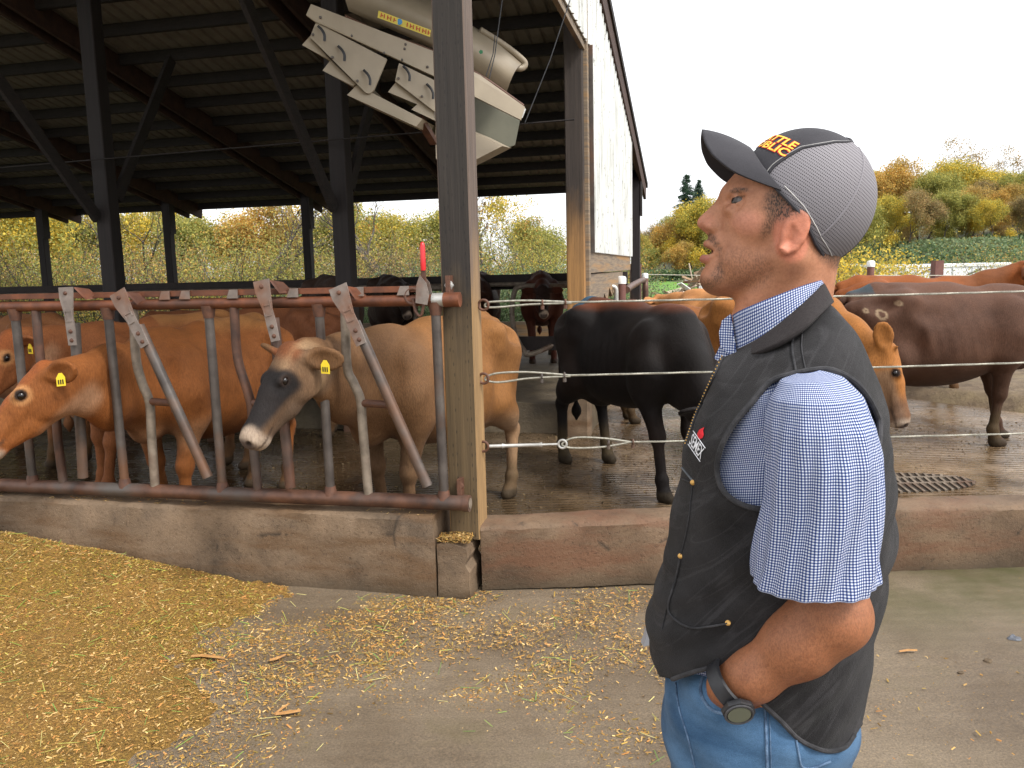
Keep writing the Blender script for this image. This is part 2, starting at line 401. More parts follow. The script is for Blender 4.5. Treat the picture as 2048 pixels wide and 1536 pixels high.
# broken stub of concrete under the wooden post, with a crack each side
fb = MB()
s0, s1 = -.078, .085
pts = [(-.078, .0), (.085, .0), (.078, .07), (.082, .13), (.06, .165), (.075, .2), (.07, .245), (.02, .262), (-.03, .27), (-.077, .262), (-.074, .15)]
fb.prism([bp(s, -.185, z) for s, z in pts], NN * .24)
tag(fb.build('post_footing', M_KERB_L), 'broken block of old concrete at the foot of the big wooden post', 'footing')

# ================================================================ BARN
BARN = thing('open_barn', 'open-sided timber cattle barn with dark roof and white metal end wall', 'barn', bp(-6, 5, 0))
def barnpart(mb, name, m, smooth=False): return mb.build(name, m, BARN, smooth)
ZE, SL, TE = 3.05, .215, 10.3
def zr(t): return ZE + SL * (TE - t)
# near corner post: front dark and incised, yellow side painted lighter as the lit face
pb = MB(); pb.beam(bp(.036, -.01, .262), bp(.036, -.01, 5.6), .15, .15, up=-NN, ch=.006)
np_ = barnpart(pb, 'post', M_POST)
np_.data.materials.append(M_POSTSIDE)
for p in np_.data.polygons:
    if abs(p.normal.dot(LR)) > .5: p.material_index = 1
np_['label'] = 'big square wooden corner post, dark above and rubbed yellow below'
def post(s, t, w, m, z0=PENZ, z1=None, label=None):
    z1 = z1 or zr(t) - .2
    o = barnpart(MB().beam(bp(s, t, z0), bp(s, t, z1), w, w, up=-NN), 'post', m)
    if label: o['label'] = label
    return o
for px in (690, 222): post(hit(px, 500, 3.5)[0], 3.5, .16, M_FARPOST)
post(-7.1, 3.5, .16, M_FARPOST); post(-9.6, 3.5, .16, M_FARPOST)
sm = hit(1156, 500, 3.5)[0]
post(sm - .01, 3.5, .16, M_ENDPOST, label='end wall post, rubbed orange at cow height')
barnpart(MB().beam(bp(sm - .01, 3.5, PENZ), bp(sm - .01, 3.5, 1.17), .215, .215, up=-NN, ch=.02), 'post_plinth', M_KERB_L)
barnpart(MB().beam(bp(sm + .085, 3.52, 1.15), bp(sm + .085, 3.52, 4.2), .035, .1, up=-NN), 'nailer', M_BOARD)
SF = [.11, -2.87, -5.62, -8.38, -11.1, -13.8]
for s in SF:
    post(s, 9.8, .14, M_FARPOST)
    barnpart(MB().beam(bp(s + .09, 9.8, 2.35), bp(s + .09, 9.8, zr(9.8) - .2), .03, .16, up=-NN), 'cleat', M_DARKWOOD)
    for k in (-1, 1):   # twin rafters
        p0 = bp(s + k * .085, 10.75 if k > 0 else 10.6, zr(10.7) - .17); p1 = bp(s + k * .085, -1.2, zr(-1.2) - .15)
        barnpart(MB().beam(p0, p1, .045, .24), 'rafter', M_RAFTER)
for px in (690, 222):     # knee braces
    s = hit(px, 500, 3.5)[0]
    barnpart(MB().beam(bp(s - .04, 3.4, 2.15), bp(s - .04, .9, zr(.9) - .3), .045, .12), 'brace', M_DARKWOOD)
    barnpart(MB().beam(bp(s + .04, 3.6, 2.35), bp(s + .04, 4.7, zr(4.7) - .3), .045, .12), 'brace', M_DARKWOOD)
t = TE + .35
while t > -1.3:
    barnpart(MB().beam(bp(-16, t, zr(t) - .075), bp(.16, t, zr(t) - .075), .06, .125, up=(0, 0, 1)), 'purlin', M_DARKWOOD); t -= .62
# roof sheets, ribbed
def ribbed(o0, du, dv, width, length, nr, depth, nrm, name, m, th_=.004):
    """sheet: ribs run along dv; o0 corner"""
    V = []; F = []; prof = []
    for i in range(nr):
        b = i / nr * width; w = width / nr
        prof += [(b, 0), (b + w * .68, 0), (b + w * .78, depth), (b + w * .9, depth)]
    prof.append((width, 0))
    for a, h in prof:
        p = o0 + du * a + nrm * h; V += [p, p + dv * length, p + nrm * th_, p + dv * length + nrm * th_]
    for i in range(len(prof) - 1):
        a = i * 4; b = a + 4; F += [(a, b, b + 1, a + 1), (a + 2, a + 3, b + 3, b + 2), (a, a + 2, b + 2, b), (a + 1, b + 1, b + 3, a + 3)]
    return MB().add(V, F)
slope_v = (NN * 1 + Vector((0, 0, -SL))); L_ = 12.35; nrm_r = Vector((NN.x * SL, NN.y * SL, 1)).normalized()
for i in range(18):
    s = .235 - (i + 1) * .92
    barnpart(ribbed(bp(s, -1.5, zr(-1.5)), LR, slope_v, .92, L_, 6, .025, nrm_r, 'roof', M_ROOF), 'roof_sheet', M_ROOF)
barnpart(MB().beam(bp(.225, -1.5, zr(-1.5) - .005), bp(.225, TE + .58, zr(TE + .58) - .005), .03, .085), 'roof_edge_trim', M_DARKWOOD)
# end wall siding sheets (vertical ribs)
def wall_sheet(t0, t1, zb0, zb1, s=.175, label=None, n=5):
    V = []; F = []; depth = .014; prof = []
    for i in range(n):
        w = (t1 - t0) / n; b = t0 + i * w; prof += [(b, 0), (b + w * .7, 0), (b + w * .78, depth), (b + w * .92, depth)]
    prof.append((t1, 0))
    for a, h in prof:
        zb = zb0 + (zb1 - zb0) * (a - t0) / (t1 - t0)
        for dz in (0, .012): V += [bp(s + h + dz, a, zb), bp(s + h + dz, a, zr(a) - .03)]
    for i in range(len(prof) - 1):
        a = i * 4; b = a + 4; F += [(a, a + 1, b + 1, b), (a + 2, b + 2, b + 3, a + 3), (a, b, b + 2, a + 2), (a + 1, a + 3, b + 3, b + 1)]
    F += [(0, 2, 3, 1)]; e = (len(prof) - 1) * 4; F += [(e, e + 1, e + 3, e + 2)]
    return barnpart(MB().add(V, F), 'siding_sheet', M_SIDING)
tt = 3.62
for i in range(5): wall_sheet(tt, tt + .88, 1.69, 1.69); tt += .883
for i in range(3): wall_sheet(8.03 + i * .83, 8.03 + (i + 1) * .83 - .003, 3.31 - i * .12, 3.31 - (i + 1) * .12)
for i in range(5): wall_sheet(3.6 - (i + 1) * .9, 3.6 - i * .9 - .003, 3.44, 3.44)
barnpart(MB().beam(bp(.15, -.9, 3.42), bp(.15, 3.6, 3.42), .04, .09), 'trim_board', M_BOARD)
barnpart(MB().beam(bp(.15, 8.03, 3.31), bp(.15, 10.5, 2.95), .04, .12), 'trim_board', M_BOARD)
barnpart(MB().beam(bp(.198, 3.6, 1.68), bp(.198, 3.6, 3.44), .02, .05, up=LR), 'corner_flashing', M_GREYPIPE)
barnpart(MB().beam(bp(.15, 3.62, 1.595), bp(.15, 8.0, 1.595), .04, .19), 'board', M_BOARD)
# lower, broken board
z0b = 1.49
poly = [(3.62, z0b), (7.0, z0b), (7.0, 1.22), (6.7, 1.15), (6.5, 1.28), (6.25, 1.2), (6.0, 1.3), (5.7, 1.22), (5.4, 1.33), (5.2, 1.18), (4.9, 1.28), (4.6, 1.10), (4.3, 1.18), (4.1, .98), (3.9, 1.1), (3.62, .95)]
barnpart(MB().prism([bp(.155, a, z) for a, z in poly], LR * -.035), 'board', M_BOARD)['label'] = 'broken grey board with a jagged lower edge'
# conduit and hanging wires
barnpart(MB().tube([bp(-9, 3.3, 2.62), bp(.1, 3.3, 2.78)], .007), 'conduit', M_DARKWOOD, True)

# ---- stall platform, rails and loops inside the barn
plat = MB()
plat.add([bp(-14, 3.55, PENZ), bp(.17, 3.55, PENZ), bp(.17, 9.4, PENZ), bp(-14, 9.4, PENZ), bp(-14, 3.6, .32), bp(.14, 3.6, .32), bp(.14, 9.4, .36), bp(-14, 9.4, .36)],
         [(0, 1, 5, 4), (1, 2, 6, 5), (2, 3, 7, 6), (3, 0, 4, 7), (4, 5, 6, 7)])
struct(plat.build('stall_floor', mat('stall_platform', (.05, .036, .02), (.12, .088, .05), 3, .7, .8, c3=(.14, .11, .06), bd=.03)))
SR = thing('stall_rail', 'long dark board and pipe rail across the back of the barn', 'rail', bp(-6, 7.2, .3))
MB().beam(bp(-14, 7.2, 1.37), bp(.2, 7.2, 1.385), .06, .2).build('board', mat('black_timber', (.018, .013, .011), (.03, .02, .018), 9, .8, .3), SR)
MB().tube([bp(-14, 7.05, 1.34), bp(.1, 7.05, 1.355)], .03).build('rail', M_TANPIPE, SR, True)
MB().beam(bp(-14, 6.2, .62), bp(.05, 6.2, .64), .05, .17).build('lower_board', MATS['black_timber'], SR)
MB().beam(bp(-14, 9.3, .56), bp(.2, 9.3, .56), .05, .3).build('back_board', M_BOARD, SR)
def loop(px, lab):
    s = hit(px, 600, 6.3)[0]
    pts = [bp(s + .62, 6.6, 1.33), bp(s + .3, 6.4, 1.34), bp(s + .06, 6.3, 1.33), bp(s, 6.25, 1.25), bp(s - .02, 6.2, 1.0), bp(s + .05, 6.1, .72), bp(s + .17, 6.0, .56), bp(s + .2, 6.0, .52), bp(s + .34, 6.1, .55), bp(s + .62, 6.3, .68)]
    o = MB().tube(spline(pts, 5), .032).build('stall_divider', M_TANPIPE, None, True); return tag(o, lab, 'stall divider', 'bent pipe stall dividers inside the barn')
loop(1030, 'bent pipe stall divider in front of the dark cow at the barn end')
loop(838, 'bent pipe stall divider just left of the big corner post')
loop(650, 'bent pipe stall divider behind the pivoting headlock bars')
loop(480, 'bent pipe stall divider above the orange cow back')
tag(MB().tube(spline([bp(.0, 5.6, 1.3), bp(-.02, 5.6, .95), bp(-.1, 5.55, .7), bp(-.25, 5.5, .62)], 5), .03).build('stall_divider', M_TANPIPE, None, True),
    'short bent pipe beside the orange-rubbed end post', 'stall divider', 'bent pipe stall dividers inside the barn')

# ================================================================ HEADLOCK PANEL
HL = thing('headlock_panel', 'rust-orange pipe headlock gate with slanting neck bars along the feed kerb', 'headlock gate', bp(-2.5, -.15, .42))
TP = -.15
def H(px, py, t=TP):
    s, z = hit(px, py, t); return bp(s, t, z)
def hl(mb, name, m, par=None): return mb.build(name, m, par or HL, True)
hl(MB().tube([bp(-5.2, TP, 1.425), bp(-.06, TP, 1.42)], .027, 16), 'top_rail', M_ORANGEPIPE)
hl(MB().tube([bp(-.06, TP, 1.42), bp(-.005, TP, 1.42)], .032, 16), 'pipe_collar', M_GALV)
hl(MB().tube([bp(-5.2, TP, .455), bp(.06, TP, .46)], .036, 16), 'bottom_rail', M_RUSTPIPE)
hl(MB().tube([bp(-.005, TP, 1.42), bp(.07, TP, 1.42)], .034, 16), 'pipe_end', M_ORANGEPIPE)
hl(MB().beam(bp(-5.2, TP, 1.475), bp(-.09, TP, 1.472), .035, .028), 'slide_bar', M_ORANGEPIPE)
hl(MB().beam(bp(.01, -.1, 1.40), bp(.01, -.1, 1.53), .09, .02, up=LR), 'bracket', M_BOLT)
hl(MB().lathe(bp(.01, -.112, 1.485), -NN, [(.022, 0), (.022, .012), (.013, .016)], 6), 'bolt', M_GALV)
hl(MB().beam(bp(.03, -.1, .44), bp(.03, -.1, .57), .08, .02, up=LR), 'bracket', M_BOLT)
hl(MB().lathe(bp(.03, -.112, .535), -NN, [(.02, 0), (.02, .012), (.012, .016)], 6), 'bolt', M_BOLT)
hl(MB().tube([bp(.055, TP, .46), bp(.085, TP, .46)], [.040, .040], 16), 'pipe_end', M_RUSTPIPE)
hl(MB().tube([bp(.086, TP, .46), bp(.088, TP, .46)], [.026, .026], 16), 'pipe_plug', M_TANPIPE)
for (a, b) in [((30, 625), (66, 965)), ((216, 625), (250, 970)), ((417, 622), (445, 975)), ((638, 617), (661, 982)), ((871, 612), (888, 990)), ((-190, 650), (-140, 960))]:
    p, q = H(*a), H(*b); p.z = 1.40; q.z = .47
    o = hl(MB().tube([p, p.lerp(q, .5), q], .0225, 14), 'bar', M_GREYPIPE)
    for (pt, sg) in ((p, -1), (q, 1)):
        hl(MB().tube([pt + Vector((0, 0, sg * .05)), pt - Vector((0, 0, sg * .01))], [.026, .036], 12), 'weld_collar', M_BOLT, o)
for k, pts in enumerate([[(268, 632), (272, 715), (284, 765), (299, 805), (303, 870), (310, 972)], [(469, 627), (475, 714), (494, 779), (503, 817), (507, 890), (516, 976)],
            [(690, 617), (694, 731), (707, 765), (721, 800), (725, 850), (737, 986)], [(73, 632), (83, 732), (105, 800), (112, 830), (116, 882), (127, 966)]]):
    ps = [H(*p) for p in pts]; ps[0].z = 1.40; ps[-1].z = .47
    hl(MB().tube(spline(ps, 5), .0225, 14), 'bent_bar', M_TANPIPE if k in (0, 2) else M_RUSTPIPE)
def pivot(a, b, up_px, w=.07, mbar=M_GREYPIPE):
    """neck bar hung from a pressed plate on the slide bar"""
    t = TP - .055
    A, B = H(*a, t=t), H(*b, t=t); d = (B - A).normalized(); U = H(*up_px, t=t)
    bar = hl(MB().tube([A - d * .01, B], .0255, 14), 'neck_bar', mbar)
    pd = (U - A); L0 = pd.length; pd.normalize(); sd = pd.cross(NN).normalized()
    pf = [(-.03, -.10), (-.034, -.02), (-.03, .05), (-.05, .16), (-.055, L0), (.055, L0), (.058, .14), (.034, .05), (.034, -.02), (.03, -.10)]
    pl = MB().prism([A + sd * x * (w / .07) * .85 + pd * z - NN * .028 for x, z in pf], -NN * .007)
    po = hl(pl, 'latch_plate', M_PLATE, bar)
    for (x, z) in ((0, -.03), (0, -.075), (.005, L0 - .03)):
        hl(MB().lathe(A + sd * x + pd * z - NN * .035, -NN, [(.011, 0), (.009, .006), (.004, .009)], 10), 'rivet', M_BOLT, bar)
    em = MB()
    for (x0, z0, x1, z1) in ((-.02, L0 - .12, .02, L0 - .12), (-.02, L0 - .14, -.02, L0 - .10), (.02, L0 - .17, .02, L0 - .11), (.02, L0 - .17, -.012, L0 - .17)):
        em.beam(A + sd * x0 + pd * z0 - NN * .036, A + sd * x1 + pd * z1 - NN * .036, .006, .005)
    hl(em, 'pressed_rib', M_PLATE, bar)
    # folded ear of the plate at the top, behind the slide bar
    ear = MB().prism([U - NN * .02 + LR * .04, U + LR * .075 + Vector((0, 0, -.012)) + NN * .04, U + LR * .115 + Vector((0, 0, -.055)) + NN * .05, U + LR * .06 + Vector((0, 0, -.06)) + NN * .03], Vector((0, 0, -.006)) - NN * .004)
    hl(ear, 'plate_ear', M_ORANGEPIPE, bar)
pivot((280, 655), (416, 955), (243, 583)); pivot((712, 648), (855, 972), (681, 572))
pivot((548, 640), (581, 975), (529, 560), .062, M_RUSTPIPE); pivot((150, 650), (166, 955), (141, 574), .062)
for (a, b) in (((303, 803), (347, 806)), ((505, 806), (548, 808)), ((724, 806), (782, 810)), ((112, 806), (150, 808))):
    hl(MB().tube([H(*a), H(*b, t=TP - .03)], .019, 12), 'stop_stub', M_BOLT)
    hl(MB().lathe(H(b[0], b[1] + 10, t=TP - .03), (0, 0, -1), [(.012, 0), (.012, .02)], 6), 'bolt', M_BOLT)
for px in (335, 375, 470, 590, 720, 810):
    s = hit(px, 595, TP)[0]
    hl(MB().prism([bp(s - .03, TP - .022, 1.445), bp(s + .03, TP - .022, 1.445), bp(s + .03, TP - .022, 1.487), bp(s - .012, TP - .022, 1.487)], -NN * .006), 'guide_tab', M_PLATE)
# lever with red grip
s = hit(853, 595, TP)[0]
lv = hl(MB().beam(bp(s, TP - .03, 1.44), bp(s, TP - .03, 1.575), .022, .01, up=NN), 'lever', M_BOLT)
zg0, zg1 = hit(853, 541, TP)[1], hit(853, 484, TP)[1]
hl(MB().lathe(bp(s, TP - .03, zg0), (0, 0, 1), [(.011, 0), (.0125, .01), (.0125, zg1 - zg0 - .02), (.009, zg1 - zg0 - .005), (.003, zg1 - zg0)], 14), 'grip', M_REDGRIP, lv)
for dt in (-.055, -.005):
    hl(MB().prism([bp(s + a, TP + dt, z) for a, z in ((-.035, 1.41), (.02, 1.40), (.03, 1.45), (.018, 1.50), (-.01, 1.535), (-.028, 1.49))], NN * .006), 'quadrant_plate', M_PLATE, lv)
hl(MB().torus(bp(s - .06, TP - .02, 1.44), NN, .035, .009), 'link', M_BOLT, lv)
hl(MB().tube(spline([bp(s - .055, TP - .03, 1.43), bp(s - .045, TP - .03, 1.37), bp(s - .02, TP - .03, 1.35), bp(s - .005, TP - .03, 1.40)], 4), .007), 'hook', M_BOLT, lv)

# ================================================================ WIRE FENCE
def twist(p0, p1, r, n, turns_per_m=28):
    """two visible strands laid round each other"""
    p0, p1 = Vector(p0), Vector(p1); L = (p1 - p0).length; d, a, b = frame(p1 - p0); mb = MB()
    for k in range(3):
        pts = []
        for i in range(n + 1):
            u = i / n; an = u * L * turns_per_m * 2 * math.pi + k * 2 * math.pi / 3
            pts.append(p0.lerp(p1, u) + (a * math.cos(an) + b * math.sin(an)) * r * .48 - Vector((0, 0, .02 * 4 * u * (1 - u))))
        mb.tube(pts, r * .58, 5)
    return mb
WIRES = [(610, 575, 1.0), (757, 718, 1.1), (893, 860, .9)]
wl = ['topmost steel cable of the three-strand fence', 'middle steel cable of the three-strand fence', 'lowest steel cable of the fence, joined by a turnbuckle']
for k, (ya, yb, r) in enumerate(WIRES):
    P = at(967, ya, 3.93); Q = at(2048, yb, 4.02); dd = (Q - P).normalized(); E = P + dd * 6.5
    w = thing('fence_cable', wl[k], 'cable', P, 'steel cables of the pen fence')
    MB().torus(P + dd * .0, NN, .024, .0065, 22, 8).build('eye_bolt', M_BOLT, w, True)
    x = P + dd * .03
    if k < 2:
        j = P + dd * .42
        twist(P + dd * .40, E, .0052, 900, 26).build('strand', M_CABLE, w, True)
        sp = .018 if k == 0 else .03
        lp = spline([j, P + dd * .22 + Vector((0, 0, sp * .75)), P + dd * .08 + Vector((0, 0, sp * .8)), P + dd * .018 + Vector((0, 0, .01)), P + dd * .012 + Vector((0, 0, -.01)), P + dd * .08 + Vector((0, 0, -sp * .7)), P + dd * .22 + Vector((0, 0, -sp * .25)), j + Vector((0, 0, -.004))], 7)
        MB().tube(lp, .0052, 8).build('loop', M_CABLE, w, True); cl = (.28, .39)
    else:
        MB().tube([P + dd * .02, P + dd * .09], .009).build('hook', M_GALV, w, True)
        MB().tube([P + dd * .09, P + dd * .105, P + dd * .27, P + dd * .285], [.013, .009, .009, .014]).build('turnbuckle', M_GALV, w, True)
        MB().tube([P + dd * .28, P + dd * .36], .006).build('turnbuckle_screw', M_GALV, w, True)
        MB().torus(P + dd * .385, NN, .02, .006).build('eye', M_GALV, w, True)
        j = P + dd * .72; q = P + dd * .39
        MB().tube(spline([j, q + dd * .2 + Vector((0, 0, .022)), q + dd * .06 + Vector((0, 0, .03)), q + Vector((0, 0, .008)), q + Vector((0, 0, -.01)), q + dd * .06 + Vector((0, 0, -.022)), q + dd * .2 + Vector((0, 0, -.02)), j], 7), .005, 8).build('loop', M_CABLE, w, True)
        twist(P + dd * .70, E, .0048, 800, 26).build('strand', M_CABLE, w, True); cl = (.61, .73)
    for c in cl:
        cp = P + dd * c
        g = MB().torus(cp, dd, .013, .005, 14, 6); g.tube([cp + Vector((0, -.004, -.012)), cp + Vector((0, -.004, -.03))], .009, 8)
        g.build('clamp', M_BOLT if k == 0 else M_GREYPIPE, w, True)
# far end post (just out of the frame) that the cables run to
tag(MB().beam((6.35, 4.3, 0), (6.35, 4.3, 1.7), .15, .15).build('fence_post', M_POST), 'square wooden post at the far end of the cable fence', 'post')
# ================================================================ IMPLICIT-SURFACE SCULPTING
class Field:
    def __init__(s, xs, ys, zs):
        s.x, s.y, s.z = [np.asarray(a, np.float32) for a in (xs, ys, zs)]
        s.F = np.full((len(xs), len(ys), len(zs)), .5, np.float32)
    def box(s, lo, hi):
        sl = []
        for a, l, h in zip((s.x, s.y, s.z), lo, hi):
            i, j = np.searchsorted(a, l), np.searchsorted(a, h)
            sl.append(slice(max(i - 1, 0), min(j + 1, len(a))))
        sl = tuple(sl); X = s.x[sl[0]][:, None, None]; Y = s.y[sl[1]][None, :, None]; Z = s.z[sl[2]][None, None, :]
        return sl, X, Y, Z
    def comb(s, sl, d, k, sub=False):
        A = s.F[sl]
        if A.size == 0: return
        if sub: d = -d; h = np.clip(.5 - .5 * (d - A) / -k if False else .5 + .5 * (d - A) / k, 0, 1); s.F[sl] = A + (d - A) * h + k * h * (1 - h)
        else:
            h = np.clip(.5 + .5 * (d - A) / k, 0, 1); s.F[sl] = d + (A - d) * h - k * h * (1 - h)
    def cone(s, a, b, ra, rb, k=.03, squash=None, sub=False):
        """tapered limb from a to b; squash=(direction, factor) thins it along a direction"""
        a = np.array(a, np.float32); b = np.array(b, np.float32); m = max(ra, rb) + k * 1.5 + .02
        sl, X, Y, Z = s.box(np.minimum(a, b) - m, np.maximum(a, b) + m)
        ba = b - a; L2 = float(ba @ ba) + 1e-9
        px, py, pz = X - a[0], Y - a[1], Z - a[2]
        t = np.clip((px * ba[0] + py * ba[1] + pz * ba[2]) / L2, 0, 1)
        qx, qy, qz = px - t * ba[0], py - t * ba[1], pz - t * ba[2]
        d2 = qx * qx + qy * qy + qz * qz
        if squash is not None:
            n = np.array(squash[0], np.float32); n = n / np.linalg.norm(n); c = qx * n[0] + qy * n[1] + qz * n[2]
            d2 = d2 + c * c * (1 / squash[1] ** 2 - 1)
        d = np.sqrt(d2) - (ra + (rb - ra) * t)
        if squash is not None: d = d * (.5 + .5 * squash[1])
        s.comb(sl, d, k, sub)
    def chain(s, pts, rs, k=.03, squash=None):
        for i in range(len(pts) - 1): s.cone(pts[i], pts[i + 1], rs[i], rs[i + 1], k, squash)
    def ell(s, c, r, k=.03, axes=None, sub=False):
        c = np.array(c, np.float32); r = np.array(r, np.float32); m = float(r.max()) + k * 1.5 + .02
        sl, X, Y, Z = s.box(c - m, c + m); px, py, pz = X - c[0], Y - c[1], Z - c[2]
        if axes is not None:
            A = [np.array(v, np.float32) for v in axes]
            px, py, pz = [px * v[0] + py * v[1] + pz * v[2] for v in A]
        k0 = np.sqrt((px / r[0]) ** 2 + (py / r[1]) ** 2 + (pz / r[2]) ** 2)
        k1 = np.sqrt((px / r[0] ** 2) ** 2 + (py / r[1] ** 2) ** 2 + (pz / r[2] ** 2) ** 2) + 1e-6
        s.comb(sl, k0 * (k0 - 1) / k1, k, sub)
    def mesh(s):
        F = s.F; ins = F < 0; nx, ny, nz = F.shape
        cnt = np.zeros((nx - 1, ny - 1, nz - 1), np.int8)
        offs = [(i, j, k) for i in (0, 1) for j in (0, 1) for k in (0, 1)]
        for i, j, k in offs: cnt += ins[i:nx - 1 + i, j:ny - 1 + j, k:nz - 1 + k]
        act = (cnt > 0) & (cnt < 8); I, J, K = np.nonzero(act)
        idx = np.full(act.shape, -1, np.int32); idx[I, J, K] = np.arange(len(I))
        val = {o: F[I + o[0], J + o[1], K + o[2]] for o in offs}; P = np.zeros((len(I), 3), np.float32); N = np.zeros(len(I), np.float32)
        for ax in range(3):
            for o in offs:
                if o[ax]: continue
                o2 = list(o); o2[ax] = 1; o2 = tuple(o2); a, b = val[o], val[o2]; m = (a < 0) != (b < 0)
                t = np.where(m, a / np.where(m, a - b, 1), 0)
                q = [np.full(len(I), o[d], np.float32) for d in range(3)]; q[ax] = t
                for d in range(3): P[:, d] += np.where(m, q[d], 0)
                N += m
        P /= N[:, None]
        V = np.empty_like(P)
        for d, (c, A) in enumerate(((I, s.x), (J, s.y), (K, s.z))): V[:, d] = A[c] + P[:, d] * (A[c + 1] - A[c])
        Q = []
        for ax in range(3):
            sl0 = [slice(None)] * 3; sl1 = [slice(None)] * 3; sl0[ax] = slice(0, -1); sl1[ax] = slice(1, None)
            a, b = ins[tuple(sl0)], ins[tuple(sl1)]; e = np.argwhere(a != b)
            o1, o2 = (ax + 1) % 3, (ax + 2) % 3
            e = e[(e[:, o1] > 0) & (e[:, o2] > 0) & (e[:, o1] < F.shape[o1] - 1) & (e[:, o2] < F.shape[o2] - 1)]
            fl = a[tuple(e.T)]
            def g(d1, d2):
                q = e.copy(); q[:, o1] -= d1; q[:, o2] -= d2; return idx[tuple(q.T)]
            q = np.stack([g(1, 1), g(0, 1), g(0, 0), g(1, 0)], 1); q[~fl] = q[~fl][:, ::-1]; Q.append(q)
        return V, np.concatenate(Q)
def smoothmesh(V, Q, it=2, lam=.5):
    E = np.concatenate([Q[:, [0, 1]], Q[:, [1, 2]], Q[:, [2, 3]], Q[:, [3, 0]]]); n = len(V)
    deg = np.bincount(E.ravel(), minlength=n).astype(np.float32)[:, None] + 1e-6
    for i in range(it):
        for l in (lam, -lam * 1.04):
            S = np.zeros_like(V)
            for d in range(3):
                S[:, d] = np.bincount(E[:, 0], V[E[:, 1], d], n) + np.bincount(E[:, 1], V[E[:, 0], d], n)
            V = V + l * (S / deg - V)
    return V
def sstep(a, b, x): t = np.clip((x - a) / (b - a), 0, 1); return t * t * (3 - 2 * t)
def vnoise(P, f, seed=0):
    """cheap smooth 3-D value noise made of sines"""
    r = np.random.default_rng(int(seed * 10)); o = np.zeros(len(P))
    for k in range(7):
        w = r.normal(size=3); w /= np.linalg.norm(w); o += np.sin(P @ w * f * (1 + .45 * k) + r.uniform(0, 6.28)) / (1 + .35 * k)
    return o / 3.2
def lerpc(C, c, m): return C + (np.array(c, np.float32) - C) * m[:, None]

# ================================================================ CATTLE
def m_hide():
    m, nt, b = newmat('cow_hide'); at_ = nt.nodes.new('ShaderNodeAttribute'); at_.attribute_name = 'col'
    v = geo(nt, (1, 1, 1)); vs = geo(nt, (60, 60, 14))
    n = noise(nt, vs, 2.6, 5, .7); n2 = noise(nt, v, 4.5, 6, .6)
    c = mix(nt, .75, at_.outputs['Color'], ramp(nt, n, [(.3, (.6, .56, .52)), (.52, (1, 1, 1)), (.72, (1.38, 1.34, 1.28))]), 'MULTIPLY')
    c = mix(nt, .8, c, ramp(nt, n2, [(.33, (.72, .68, .64)), (.5, (1, 1, 1)), (.68, (1.2, 1.17, 1.12))]), 'MULTIPLY')
    nt.links.new(c, b.inputs['Base Color']); b.inputs['Roughness'].default_value = .68; b.inputs['Specular IOR Level'].default_value = .16
    b.inputs['Sheen Weight'].default_value = .02; b.inputs['Sheen Roughness'].default_value = .4
    h = mix(nt, .4, n, noise(nt, v, 20, 5, .6)); bumpn(nt, b, h, .7, .009); return m
M_HIDE = m_hide()
M_EYE = mat('cow_eye', (.008, .005, .004), None, 4, .16, 0, spec=.5)
M_TAG = mat('yellow_ear_tag', (.75, .55, .02), (.8, .6, .03), 5, .45, 0)
M_HOOF = mat('hoof', (.03, .022, .015), (.10, .075, .04), 9, .6, .4)

